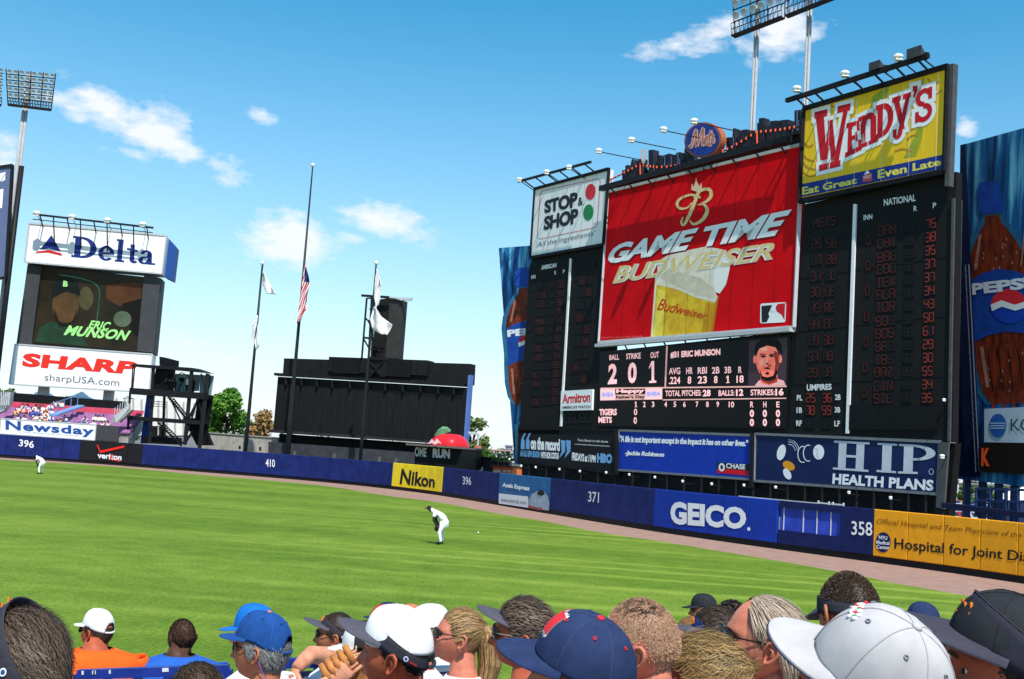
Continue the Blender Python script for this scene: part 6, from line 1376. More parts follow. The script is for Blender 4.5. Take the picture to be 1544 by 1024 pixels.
# far viaduct and blocks on the horizon, right
for (x0, x1, yt, yb, Y, c, l) in ((1425, 1500, 727, 735, 300, (.30, .29, .27), 'grey distant block under the bottle panel'), (1434, 1446, 724, 733, 280, (.55, .53, .50), 'small domed pale building on the horizon by the end column'), (1500, 1640, 731, 742, 340, (.34, .30, .24), 'brown distant block on the horizon behind the railing')):
    far_house(l, x0, x1, yt, yb, Y, c, (.25, .24, .22), win=6)
for i, x in enumerate((1462, 1490, 1512, 1535, 1452)):
    tree('distant green tree on the horizon seen under the bottle panel', x, 745, 260, 12, 22, g1, bark, 60 + i, n=350, ls=.5, group='distant trees under the bottle panel')
for i, x in enumerate(range(-60, 1700, 55)):
    if 180 < x < 300 or 790 < x < 1420: continue
    tree(('tree in the far belt on the horizon ' + ('behind the bleachers' if x < 180 else 'behind the black building' if x < 690 else 'past the blue panel' if x < 800 else 'under the bottle panel')), x, horizon(x) + 2, 420, 13, 60, leafmat('leaf_far', (.06, .09, .05), (.13, .17, .09)), bark, 100 + i, n=240, ls=1.1, group='trees of the far belt on the horizon', low=0)
# white van / truck by the railing
p = at(1535, 760, 75); t = thing('tarpaulin_cart', 'low cart under a white cover behind the blue railing', 'cart', (p.x, p.y, 0)); mb = MB(); a = at(1518, 756, 75); c = at(1570, 752, 75)
mb.add([a, c, c + V((0, 1.5, .9)), a + V((0, 1.5, .35)), a + V((0, 3, 0)), c + V((0, 3, 0))], [(0, 1, 2, 3), (3, 2, 5, 4)]); mb.build('cover', mat('tarp_white', (.75, .76, .78), .6), t)
mb = MB(); mb.hexa([V((a.x, a.y, .3)), V((c.x, c.y, .3)), c + V((0, 0, -.05)), a + V((0, 0, -.05))], [V((a.x, a.y + 3, .3)), V((c.x, c.y + 3, .3)), c + V((0, 3, -.05)), a + V((0, 3, -.05))]); mb.build('bed', mat('cart_navy', (.02, .03, .08), .6), t)
mb = MB()
for q in (a, c): mb.tube([V((q.x, q.y, .3)), V((q.x, q.y + .3, .3))], .3, 10)
mb.build('wheel_rim', black, t)
# ================================================================== people
def skinmat(name, c, c2=None):
    mt = mat(name, tuple(c[k] * (.80, .66, .60)[k] for k in range(3)), .5, 0, 22, .25, 320, col2=c2 or tuple(min(1, x * 1.15) for x in c)); mt.node_tree.nodes['Principled BSDF'].inputs['Subsurface Weight'].default_value = .08
    mt.node_tree.nodes['Principled BSDF'].inputs['Subsurface Radius'].default_value = (.02, .008, .004); return mt
SK = {'pale': skinmat('skin_pale', (.56, .27, .17)), 'pink': skinmat('skin_pink', (.54, .20, .13)), 'tan': skinmat('skin_tan', (.42, .155, .08)), 'red': skinmat('skin_red', (.40, .10, .05)), 'dark': skinmat('skin_dark', (.075, .038, .024))}
lipm = mat('lips', (.40, .10, .09), .45); eyew = mat('eye_white', (.75, .72, .70), .2); eyed = mat('eye_dark', (.03, .015, .01), .15); browm = mat('brow_hair', (.06, .035, .02), .8)
HX, HY, HZ = .076, .097, .115
def headpt(d, fem=False):
    """surface of the head for a unit direction; face towards +y, z up"""
    x, y, z = d.x * HX, d.y * HY, d.z * HZ
    if z < 0:
        t = min(1, -z / HZ); x *= 1 - .30 * t ** 1.4
        if y < 0: y *= 1 - .42 * t ** 1.2
        else: y = y * (1 + .28 * t ** 1.1)
    if y < 0 and z > 0: y *= 1.03
    if y > 0 and abs(z) < .09: y = y * (1 - .04) + .004
    g = lambda v, s: math.exp(-(v / s) ** 2)
    if d.y > 0:
        f = min(1, d.y * 1.8)
        y += f * .026 * g(x, .011 + .004 * max(0, -z / .04)) * max(0, min(1, (.014 - z) / .045)) * g(min(0, z + .034), .007)
        y -= f * .012 * (g(x - .031, .016) + g(x + .031, .016)) * g(z - .006, .014)
        y += f * .005 * g(z - .027, .012)
        y += f * .006 * g(x, .022) * (g(z + .052, .006) + g(z + .064, .006)) - f * .004 * g(x, .026) * g(z + .058, .0025)
        y += f * .009 * g(x, .022) * g(z + .092, .016) - f * .004 * g(x, .02) * g(z + .075, .006)
        y += f * .004 * (g(x - .045, .018) + g(x + .045, .018)) * g(z + .02, .02)
    return V((x, y, z))
def head_mesh(mb, M4, nu=72, nv=56):
    vs = []; fs = []; ms = []
    for j in range(nv + 1):
        tz = math.cos(math.pi * j / nv); th = math.pi * j / nv
        for i in range(nu):
            # denser in front
            s_ = i / nu * 2 * math.pi; ph = s_ - .45 * math.sin(s_)
            d = V((math.sin(th) * math.sin(ph), math.sin(th) * math.cos(ph), math.cos(th))); vs.append(headpt(d))
    for j in range(nv):
        for i in range(nu):
            fs.append((j * nu + i, j * nu + (i + 1) % nu, (j + 1) * nu + (i + 1) % nu, (j + 1) * nu + i)); c = vs[fs[-1][0]]
            ms.append(1 if (c.y > .07 and abs(c.x) < .024 - abs(c.z + .058) * .9 and abs(c.z + .058) < .011) else 0)
    k = len(mb.v); mb.v += [M4 @ v for v in vs]; mb.f += [tuple(a + k for a in f) for f in fs]; mb.m += ms
    # eyes
    for sx in (-1, 1):
        mb.cur = 2; c = M4 @ V((sx * .031, .0680, .004)); mb.ell(c, (.0120 * M4.median_scale,) * 3, 10, 8); mb.cur = 3; c = M4 @ V((sx * .0315, .0763, .004)); mb.ell(c, (.006 * M4.median_scale,) * 3, 8, 6)
    mb.cur = 4
    for sx in (-1, 1):
        P = [[M4 @ (headpt(V((sx * a, .9, b_)).normalized()) * 1.02) for b_ in (.20, .26)] for a in (.15, .25, .36, .46)]; mb.grid(P)
    mb.cur = 0
    for sx in (-1, 1):             # ears: rim, bowl and lobe
        def E3(u, v, o): # u forward(+y), v up, o outward
            return M4 @ (V((sx * .074, -.004, -.012)) + V((sx * (o + (-u) * .42), u * .95 - v * .12, v)))
        rim = [(.010, -.006, .004), (.014, .012, .008), (.006, .027, .012), (-.008, .031, .014), (-.019, .022, .015), (-.021, .006, .015), (-.015, -.010, .012), (-.006, -.022, .008), (.004, -.028, .005), (.008, -.018, .003)]
        mb.tube([E3(*p) for p in rim], [x * M4.median_scale for x in (.003, .0042, .0045, .0045, .0045, .0042, .004, .0055, .006, .003)], 8)
        mb.tube([E3(.002, .016, .008), E3(-.008, .008, .009), E3(-.007, -.006, .007), E3(.0, -.012, .004)], [x * M4.median_scale for x in (.003, .004, .004, .003)], 6)
        n = len(mb.v); c = E3(.002, .0, .0); ring = [E3(*p) for p in rim]; mb.add(ring + [c], [(i, (i + 1) % len(ring), len(ring)) for i in range(len(ring))])
def hairline(az):                 # az: 0 front .. pi back -> lowest z of the hair
    pts = [(0, .072), (.6, .068), (1.0, .05), (1.25, .01), (1.45, -.02), (1.65, .02), (1.8, -.005), (2.1, -.045), (2.6, -.068), (3.2, -.072)]
    az = abs(az)
    for (a, b_), (c, e_) in zip(pts, pts[1:]):
        if az <= c: return b_ + (e_ - b_) * (az - a) / (c - a)
    return pts[-1][1]
def hairmat(name, c1, c2, sc_=90):
    if name in MATS: return MATS[name]
    c1 = tuple(x * .7 for x in c1); c2 = tuple(x * .75 for x in c2)
    mt = mat(name, c1, .5, 0, sc_, 0, 40, col2=c2, spec=.25); nt = mt.node_tree; cr = [n for n in nt.nodes if n.type == 'VALTORGB'][0]; nz_ = [n for n in nt.nodes if n.type == 'TEX_NOISE'][0]
    at_ = nt.nodes.new('ShaderNodeAttribute'); at_.attribute_name = 'tone'; f_ = MATH(nt, 'ADD', MATH(nt, 'MULTIPLY', at_.outputs['Fac'], .8), MATH(nt, 'MULTIPLY', nz_.outputs[0], .35)); L(nt, f_, cr.inputs[0])
    cr.color_ramp.elements[0].position = .22; cr.color_ramp.elements[1].position = .95
    return mt
def hair(par, M4, m, length=.03, n=2400, seed=1, style='short', lift=.006, wid=.0012, zmin=None, front=0.0, bald=0.0, curl=0.0, flow=None, shell=True, band=None, zmax=9, jit=.18, ymax=9):
    r = random.Random(seed); g = lambda v, s: math.exp(-(v / s) ** 2)
    inv = M4
    def ok(p, d):
        az = math.atan2(d.x, d.y); h = hairline(az) + front * max(0, math.cos(az))
        if zmin is not None: h = max(h, zmin)
        if bald and d.z > .55 and d.y > -.75 and r.random() < bald: return False
        if p.y > ymax and p.z < .075: return False
        return h < p.z < zmax
    if shell and length > .004:
        mb = MB(); nu, nv = 60, 40; idx = {}; vs = []; fs = []
        for j in range(nv + 1):
            for i in range(nu):
                th = math.pi * j / nv; ph = 2 * math.pi * i / nu; d = V((math.sin(th) * math.sin(ph), math.sin(th) * math.cos(ph), math.cos(th))); p = headpt(d)
                az = math.atan2(d.x, d.y); h = hairline(az) + front * max(0, math.cos(az)); k = max(0, min(1, (p.z - h) / .02))
                nn = mnoise.noise(p * 40 + V((seed, 0, 0)))
                vs.append(p + d * (-.004 + k * (lift + .004 + nn * lift * .7)))
        for j in range(nv):
            for i in range(nu):
                f = (j * nu + i, j * nu + (i + 1) % nu, (j + 1) * nu + (i + 1) % nu, (j + 1) * nu + i)
                d = V(vs[f[0]]); az = math.atan2(d.x, d.y)
                if d.z > hairline(az) + front * max(0, math.cos(az)) - .012 and d.z < zmax + .01: fs.append(f)
        k = len(mb.v); mb.v += [inv @ v for v in vs]; mb.f += fs; mb.m += [0] * len(fs)
        cap_ = mb
    else: cap_ = MB()
    cnt = 0; tries = 0; tones = [.15] * len(cap_.f)
    while cnt < n and tries < n * 6:
        tries += 1
        d = V((r.gauss(0, 1), r.gauss(0, 1), r.gauss(0, 1))).normalized(); p = headpt(d)
        if not ok(p, d): continue
        cnt += 1
        if style == 'crop': f = (d * 1.0 + V((r.gauss(0, .3), r.gauss(0, .3), r.gauss(0, .3)))).normalized()
        elif style == 'back': f = V((d.x * .4, -1.0, .15)) + d * .1
        elif style == 'pony':
            tgt = V((0, -.085, .055)); f = (tgt - p)
        elif style == 'forward': f = V((d.x * .5, .8, -.35)) + d * .2
        elif style == 'long': f = V((d.x * .25, -.25 if d.y < .3 else -.7, -1.0)) + d * .12
        else: f = V((d.x * .9, d.y * .5 - .5, -.75)) + d * .15
        if flow: f = flow(p, d)
        if style != 'crop': f = f - d * f.dot(d) * .92; f = f.normalized()
        if style != 'crop': f = (f + V((r.gauss(0, jit), r.gauss(0, jit), r.gauss(0, jit)))).normalized()
        Ln = length * r.uniform(.6, 1.15); sd = f.cross(d)
        if sd.length < 1e-4: continue
        sd = sd.normalized() * wid; q = p + d * (lift * r.uniform(.3, 1.15)); pts = [q]
        for s_ in range(3):
            f2 = (f + d * (.18 - .22 * s_) * (1 if style != 'crop' else 0) + (sd.normalized() * curl * math.sin(s_ * 2.2 + cnt)) + V((0, 0, -.10 * s_))).normalized()
            q = q + f2 * (Ln / 3)
            # keep the strand outside the skull
            e_ = math.sqrt((q.x / HX) ** 2 + (q.y / HY) ** 2 + (q.z / HZ) ** 2)
            if e_ < 1.02 and q.z > -.02: q = q * (1.03 / e_)
            pts.append(q)
        W = [1, 1, .8, .25]; vs = []
        for a, w in zip(pts, W): vs += [inv @ (a - sd * w), inv @ (a + sd * w)]
        cap_.add(vs, [(0, 1, 3, 2), (2, 3, 5, 4), (4, 5, 7, 6)]); cl = mnoise.noise(d * 9 + V((seed, 0, 0))) * .5 + .5; tones += [max(0, min(1, .45 * cl + .75 * r.random() ** 1.5))] * 3
    ho = cap_.build('hair', m, par, False); ta = ho.data.attributes.new('tone', 'FLOAT', 'FACE'); ta.data.foreach_set('value', tones); return ho
def H4(c, yaw, pitch, roll, s): return Matrix.Translation(c) @ Matrix.Rotation(yaw, 4, 'Z') @ Matrix.Rotation(pitch, 4, 'X') @ Matrix.Rotation(roll, 4, 'Y') @ Matrix.Scale(s, 4)
def brim_grid(mb, M4, R0, R1, zc, ext, droop, tilt, th=.0032, span=68, up=0.0):
    """curved peak: R0 inner half widths (x,y) at height zc"""
    n, k = 20, 8; top = []; botm = []
    for i in range(n + 1):
        a = R(-span + 2 * span * i / n); x0, y0 = R0 * math.sin(a), R1 * math.cos(a); e_ = ext * (max(0, math.cos(a * 90 / span)) ** .55); rt = []; rb = []
        for j in range(k + 1):
            t = j / k; x = x0 * (1 + .05 * t); y = y0 + e_ * t; z = zc - droop * (x / R0) ** 2 * (.35 + .65 * t) + math.tan(tilt) * (y - R1) * (1 if y > R1 * .6 else .8) + up * math.sin(t * 3.1)
            rt.append(M4 @ V((x, y, z))); rb.append(M4 @ V((x, y, z - th)))
        top.append(rt); botm.append(rb)
    mb.grid(top); mb.grid([r_[::-1] for r_ in botm])
    for i in range(n): mb.add([top[i][-1], top[i + 1][-1], botm[i + 1][-1], botm[i][-1]], [(0, 1, 2, 3)])
HATN = 0
def cap(par, M4, m, mb_=None, tilt=0.12, brimm=None, button=None, ext=.072, opening=True, eyelets=None, high=1.0, under=None, name='cap', edge=None, seam=None, sag=0, wr=1.0, droop=.016):
    T4 = M4 @ Matrix.Rotation(tilt, 4, 'X'); a_, b_, h_ = .0825 * wr, .104 * wr, .098 * high; zc = .038; mb = MB(); nu, nv = 72, 22; P = []
    def cp(ph, t, o=0.0):           # t 0 at rim .. 1 crown
        th = t * math.pi / 2; rr_ = math.cos(th) ** .72; front = max(0, math.cos(ph)); z = zc + h_ * (math.sin(th) ** .95) * (1 + .05 * front * math.sin(th * 2)) - (.030 * (1 - t) * max(0, -math.cos(ph)) ** .6)
        w = 1 + o / .09 + .006 * mnoise.noise(V((math.cos(ph) * 3, math.sin(ph) * 3, t * 3 + 5 * sag))) * (1 + 3 * sag) + .006 * sag * (1 - t * .6) * mnoise.noise(V((math.cos(ph) * 7 + 3, math.sin(ph) * 7, t * 4))); return T4 @ V((a_ * rr_ * math.sin(ph) * w, b_ * rr_ * math.cos(ph) * w - .002, z + o * math.sin(th)))
    for i in range(nu + 1):
        ph = 2 * math.pi * i / nu; P.append([cp(ph, j / nv) for j in range(nv + 1)])
    vs = [p for r_ in P for p in r_]; k = nv + 1; fs = []
    for i in range(nu):
        for j in range(nv):
            ph = 2 * math.pi * (i + .5) / nu - math.pi; t = (j + .5) / nv
            if opening and (ph / .52) ** 2 + ((t - .0) / .33) ** 2 < 1: continue
            fs.append((i * k + j, i * k + j + 1, (i + 1) * k + j + 1, (i + 1) * k + j))
    mb.add(vs, fs); co = mb.build(name, m, par, True); sd = co.modifiers.new('s', 'SOLIDIFY'); sd.thickness = .002
    mb = MB(); brim_grid(mb, T4, a_ * .985, b_ * .985, zc + .002, ext, droop, R(-12)); mb.build('brim', brimm or m, co, True)
    if opening:
        mb = MB(); mb.tube([cp(math.pi + x, .02 + .0) for x in (-.5, -.25, 0, .25, .5)], .006, 6); mb.build('strap', m, co, True)
    for i in range(6):             # panel seams
        ph = math.pi * i / 3 + math.pi / 6 * 0; mb = MB(); mb.tube([cp(ph, t / 12, .0008) for t in range(0 if not (opening and i == 3) else 5, 13)], .0008, 5); mb.build('seam', seam or m, co, True)
    mb = MB(); mb.tube([cp(2 * math.pi * i / 40, .015, .001) for i in range(41) if not (opening and 17 <= i <= 23)][:18], .0012, 5); mb.build('seam', seam or m, co, True)
    if button: mb = MB(); mb.ell(cp(0, 1.0, .0015), (.0085, .0085, .005), 12, 6, T4.to_3x3().normalized()); mb.build('button', button, co, True)
    if eyelets:
        for i in range(6):
            ph = math.pi * (i + .5) / 3; c = cp(ph, .60, .0012); ring = []
            e1 = (cp(ph + .05, .60, .0012) - c).normalized(); e2 = (cp(ph, .64, .0012) - c).normalized(); mb = MB(); mb.tube([c + (e1 * math.cos(a) + e2 * math.sin(a)) * .0032 for a in [x * math.pi / 4 for x in range(9)]], .0012, 5); mb.build('eyelet', eyelets, co, True)
    if edge: mb = MB(); 
    return co, cp, T4
def visor(par, M4, m, brimm=None, tilt=.42, badge=True, z0=.022, hgt=.042, ext=.086, orange=True, wr=1.0):
    T4 = M4 @ Matrix.Rotation(tilt, 4, 'X'); a_, b_ = .0845 * wr, .106 * wr; n = 48; mb = MB(); ph0 = 2.75
    def bp_(ph, t, o=0.0):
        z = z0 + t * hgt * (.55 + .45 * (math.cos(ph) * .5 + .5)) - .012 * (1 - math.cos(ph)) * .5 + 0; s_ = 1 - .05 * t * (1 if t > .2 else 0); return T4 @ V(((a_ + o) * s_ * math.sin(ph), (b_ + o) * s_ * math.cos(ph), z))
    P = [[bp_(-ph0 + 2 * ph0 * i / n, t) for t in (0, .3, .7, 1)] for i in range(n + 1)]; mb.grid(P); vo = mb.build('visor', m, par, True); vo.modifiers.new('s', 'SOLIDIFY').thickness = .0025
    mb = MB(); brim_grid(mb, T4, a_, b_, z0 + .002, ext, .018, R(-14)); mb.build('brim', brimm or m, vo, True)
    mb = MB(); mb.tube([bp_(ph0 + x, .4) for x in (0, .15, .3, .45, .6, .78)], .006, 6); mb.build('strap', m, vo, True)
    mb = MB(); mb.tube([bp_(-ph0 + 2 * ph0 * i / 30, 1.0, .0006) for i in range(31)], .0007, 5); mb.build('seam', mat('seam_grey', (.06, .06, .07), .7), vo, True)
    if badge:
        for sx in (1, -1):
            ph = sx * 1.95; c = bp_(ph, .45, .0025); e1 = (bp_(ph + .05, .45, .0025) - c).normalized(); e2 = (bp_(ph, .65, .0025) - c).normalized()
            disc = lambda rr_, o: [c + (c - T4 @ V((0, 0, z0))).normalized() * o + (e1 * math.cos(a) + e2 * math.sin(a)) * rr_ for a in [x * math.pi / 8 for x in range(16)]]
            obj('badge', disc(.0075, .0005) + disc(.0045, .001), [tuple(range(16)), tuple(range(16, 32))], None, vo, mats=[mat('badge_white', (.6, .62, .68), .5), mat('badge_navy', (.03, .05, .15), .5)], fm=[0, 1])
            q = [bp_(ph + sx * a, t, .0028) for a, t in ((.12, .30), (.36, .22), (.36, .36), (.12, .45))]; obj('badge_print', q, [(0, 1, 2, 3)], mat('badge_red', (.35, .03, .03), .5), vo)
    if orange:
        mb = MB()
        for i in range(9): mb.box(bp_(-.30 + i * .075, .5 + .2 * math.sin(i * 2.2), .0035), (.004, .004, .010 + .008 * (i % 2)))
        mb.build('embroidery_lettering', mat('thread_orange', (.75, .20, .03), .6), vo)
    return vo
def sunglasses(par, M4, lens=None, armc=None, z=.008):
    lens = lens or mat('dark_lens', (.008, .007, .008), .22, spec=.25); arm = armc or black; mb = MB()
    for sx in (-1, 1):
        P = []
        for i in range(7):
            x = sx * (.008 + .054 * i / 6); y = .108 - 6.0 * (x * .9) ** 2 * 1.0; ht = .019 * math.sin(math.pi * (i + .8) / 7.6) ** .5; P.append([M4 @ V((x, y, z + ht)), M4 @ V((x, y + .002, z)), M4 @ V((x, y, z - ht))])
        mb.grid(P)
    g_ = mb.build('sunglasses', lens, par, True); g_.modifiers.new('s', 'SOLIDIFY').thickness = .002
    mb = MB(); mb.tube([M4 @ V((-.01, .109, z + .006)), M4 @ V((0, .111, z + .008)), M4 @ V((.01, .109, z + .006))], .0018, 6)
    for sx in (-1, 1): mb.tube([M4 @ V((sx * .062, .086, z + .008)), M4 @ V((sx * .079, .05, z + .008)), M4 @ V((sx * .081, .0, z + .004)), M4 @ V((sx * .078, -.012, z - .010))], .0022, 6)
    mb.build('temple_frame', arm, g_, True); return g_
def hand(mb, w, d, n_, side=1, curl=.35, s=1.0):
    """palm from wrist w along d, back-of-hand normal n_; five fingers"""
    d = d.normalized(); x = d.cross(n_).normalized() * side; n_ = x.cross(d).normalized() * side
    P = []
    for t, wd, th in ((0, .024, .018), (.03, .034, .016), (.06, .041, .014), (.085, .040, .012)):
        c = w + d * t * s; P.append([c + (x * wd * math.cos(a) + n_ * th * math.sin(a)) * s for a in [k * math.pi / 5 for k in range(10)]])
    vs = [v for r_ in P for v in r_]; fs = [(i * 10 + k, i * 10 + (k + 1) % 10, (i + 1) * 10 + (k + 1) % 10, (i + 1) * 10 + k) for i in range(3) for k in range(10)] + [tuple(range(30, 40))]
    mb.add(vs, fs)
    for i, (o, L_) in enumerate(((-.030, .068), (-.010, .078), (.010, .073), (.029, .058))):
        b0 = w + (d * .078 + x * o) * s; p = [b0]; dd = d.copy()
        for k, f in enumerate((.42, .33, .25)):
            dd = (dd - n_ * curl * (.7 + .3 * k)).normalized(); p.append(p[-1] + dd * L_ * f * s)
        mb.tube(p, [.0088 * s, .0082 * s, .0074 * s, .0056 * s], 8)
    b0 = w + (d * .025 - x * .028) * s; dd = (d * .7 - x * .75 - n_ * .2).normalized(); p = [b0, b0 + dd * .035 * s]; dd = (d * .95 - x * .3 - n_ * .2).normalized(); p.append(p[-1] + dd * .028 * s); p.append(p[-1] + dd * .022 * s); mb.tube(p, [.012 * s, .0105 * s, .009 * s, .0065 * s], 8)
TERR = lambda y: 2.38 - .17 * math.ceil(y / .85) * .85
def person(px, py, Y, label, yaw=90, pitch=0, roll=0, tyaw=None, skin='pale', shirt=(.7, .7, .7), s=1.0, sh2=None, scale=1.0, neck=(0, 0), sleeve='short', trunk=True, arms='lap', build_=1.0, collar=None, torso_dx=0.0, tdown=.0):
    c = at(px, py, Y); fl = TERR(Y); t = thing('person', label, 'person', (c.x, c.y, fl)); sc_ = s; M4 = H4(c, R(yaw), R(pitch), R(roll), sc_); ty = R(yaw if tyaw is None else tyaw)
    nb_ = c + V((torso_dx, 0, -.150 * sc_ - tdown)) + Matrix.Rotation(ty, 3, 'Z') @ V((0, -.03, 0)); TM = Matrix.Translation(nb_) @ Matrix.Rotation(ty, 4, 'Z') @ Matrix.Scale(sc_, 4)
    mb = MB(); head_mesh(mb, M4); mb.cur = 0
    mb.tube([M4 @ V((0, -.022, -.03)), M4 @ V((0, -.026, -.085)), TM @ V((0, .006, .03)), TM @ V((0, 0, -.02)), TM @ V((0, 0, -.06))], [.052 * sc_, .054 * sc_, .056 * sc_ * build_, .066 * sc_ * build_, .10 * sc_], 18)
    rings = [(-.008, .070, .064), (-.028, .115, .080), (-.052, .175, .096), (-.10, .210, .112), (-.22, .200, .122), (-.34, .175, .115), (-.46, .175, .125), (-.56, .185, .135)]
    def torso(mb, ex, z1=99):
        P = []; n = 28
        for z, a, b_ in rings:
            if z < -z1: continue
            P.append([TM @ V(((a * build_ + ex) * (abs(math.cos(q)) ** .8) * (1 if math.cos(q) > 0 else -1), (b_ * build_ + ex) * math.sin(q), z)) for q in [2 * math.pi * i / n for i in range(n)]])
        vs = [v for r_ in P for v in r_]; mb.add(vs, [(i * n + k, i * n + (k + 1) % n, (i + 1) * n + (k + 1) % n, (i + 1) * n + k) for i in range(len(P) - 1) for k in range(n)])
    torso(mb, -.006)
    lap = {'lap': ((.235, .03, -.36), (.13, .30, -.42)), 'fold': ((.24, .06, -.34), (.02, .26, -.30)), 'none': ((.235, .0, -.36), (.2, .22, -.45))}[arms if arms in ('lap', 'fold', 'none') else 'lap']; AR = []
    for sx in (-1, 1):
        sh_ = TM @ V((sx * .19 * build_, 0, -.088)); el_ = TM @ V((sx * lap[0][0] * build_, lap[0][1], lap[0][2])); wr_ = TM @ V((sx * lap[1][0], lap[1][1], lap[1][2])); AR.append((sh_, el_, wr_))
        mb.tube([sh_, sh_.lerp(el_, .5), el_, el_.lerp(wr_, .4), wr_], [.052 * sc_, .046 * sc_, .038 * sc_, .04 * sc_, .027 * sc_], 12); hand(mb, wr_, wr_ - el_, V((0, 0, 1)), sx, .35, sc_)
    hips = TM @ V((0, .02, -.58))
    for sx in (-1, 1):
        h0 = TM @ V((sx * .10, .04, -.58)); kn = TM @ V((sx * .12, .46, -.56)); an = V((kn.x, kn.y, fl + .08)); toe = an + (TM.to_3x3() @ V((0, .16, 0))) - V((0, 0, .04)); mb.tube([h0, kn, an, toe], [.09, .06, .04, .03], 10)
    mb.build('body', None, t, True, mats=[SK[skin], lipm, eyew, eyed, browm])
    sm_ = shirt if not isinstance(shirt, tuple) else mat('shirt_%02d%02d%02d' % tuple(int(99 * v) for v in shirt), shirt, .85, .10, 12, .35, 30)
    mb = MB(); torso(mb, .006); 
    for (sh_, el_, wr_) in AR: mb.tube([sh_ + (sh_ - el_) * .10, sh_, sh_.lerp(el_, .5), sh_.lerp(el_, .62 if sleeve == 'short' else 1.0)] + ([el_.lerp(wr_, .9)] if sleeve == 'long' else []), [.055 * sc_, .066 * sc_, .060 * sc_, .060 * sc_] + ([.045 * sc_] if sleeve == 'long' else []), 14, cap=False)
    so = mb.build('shirt', sm_, t, True); so.modifiers.new('s', 'SOLIDIFY').thickness = .003
    mb = MB(); mb.tube([TM @ V((.074 * build_ * math.cos(q), .070 * math.sin(q), -.022)) for q in [2 * math.pi * i / 20 for i in range(21)]], .006 * sc_, 6); mb.build('collar', collar or sm_, so, True)
    mb = MB()
    for sx in (-1, 1):
        h0 = TM @ V((sx * .10, -.02, -.56)); kn = TM @ V((sx * .12, .47, -.56)); an = V((kn.x, kn.y, fl + .14)); mb.tube([h0, kn, kn + V((0, 0, -.05)), an], [.115, .085, .08, .055], 12)
    mb.ell(TM @ V((0, 0, -.57)), (.19, .15, .10), 14, 8); mb.build('trousers', mat('denim', (.03, .05, .12), .9, .2, 20), t, True)
    return t, M4, TM
# ---- colours
visorb = mat('visor_cloth', (.030, .030, .040), .8, .15, 60, .2, 600); visorg = mat('visor_brim', (.075, .070, .090), .85, .15, 60, .2, 600)
capblue = mat('cap_royal', (.012, .060, .22), .9, .22, 24, .45, 24); capcyan = mat('cap_light_blue', (.01, .13, .45), .85, .12, 40, .25, 500); capnavy = mat('cap_dark_navy', (.020, .033, .088), .9, .25, 26, .45, 26)
capwhite = mat('cap_white', (.66, .65, .63), .9, .08, 20, .5, 24); capgrey = mat('cap_pale_grey', (.42, .40, .40), .9, .14, 9, .5, 16); capblack = mat('cap_black', (.02, .021, .025), .8, .2, 40); capred = mat('cap_red', (.50, .03, .04), .85, .1, 30); orangeb = mat('button_orange', (.70, .20, .04), .7); redb = mat('button_red', (.62, .03, .04), .7)
h_br = hairmat('hair_brown', (.02, .012, .007), (.12, .07, .035)); h_dk = hairmat('hair_dark', (.010, .008, .007), (.055, .04, .03)); h_gy = hairmat('hair_grey', (.05, .048, .045), (.42, .41, .40), 70); h_bl = hairmat('hair_blond', (.03, .016, .006), (.70, .44, .17), 45); h_lg = hairmat('hair_silver', (.25, .17, .10), (.85, .66, .50), 45); h_crew = hairmat('hair_crew', (.42, .24, .14), (.85, .52, .34), 160)
h_pn = hairmat('hair_ponytail', (.06, .03, .012), (.85, .52, .22), 45); h_mx = hairmat('hair_salt_brown', (.02, .013, .008), (.24, .16, .11), 60)

# P2 orange shirt
t, M4, TM = person(147, 953, 7.0, 'man in a plain orange shirt and white cap watching the field', 68, 0, 0, 25, 'red', (.78, .105, .012), sleeve='short', build_=1.3, tdown=-.065)
cap(t, M4, capwhite, tilt=.04, ext=.07, opening=True, sag=.6, high=1.02); hair(t, M4, h_br, .014, 900, 2, lift=.003, zmin=-.2, front=-.0, flow=None, zmax=.03); sunglasses(t, M4)
# P3 royal blue shirt
t, M4, TM = person(274, 962, 7.2, 'man with cropped black hair in a royal blue jersey', 50, -3, 0, 10, 'dark', (.02, .10, .42), build_=1.3, tdown=-.06, collar=mat('collar_orange', (.7, .22, .08), .8))
hair(t, M4, mat('hair_black_crop', (.02, .014, .011), .9, .4, 120), .004, 3200, 3, 'crop', .001, .0022, front=-.004)
mb = MB()
for sx in (-1, 1): mb.tube([TM @ V((sx * .09, -.02, -.035)), TM @ V((sx * .16, -.01, -.062)), TM @ V((sx * .215, .0, -.095)), TM @ V((sx * .245, .0, -.16))], .014, 6)
mb.build('shoulder_piping', mat('piping_white', (.72, .62, .58), .8), t, True)
# P5 cyan cap behind
t, M4, TM = person(385, 957, 5.3, 'person in a light blue cap half hidden behind the royal blue cap', 92, -4, 0, 60, 'pale', (.75, .75, .78), .96)
cap(t, M4, capcyan, tilt=.02, ext=.07, high=1.1); hair(t, M4, h_dk, .06, 1500, 5, 'long', .006, zmax=.03)
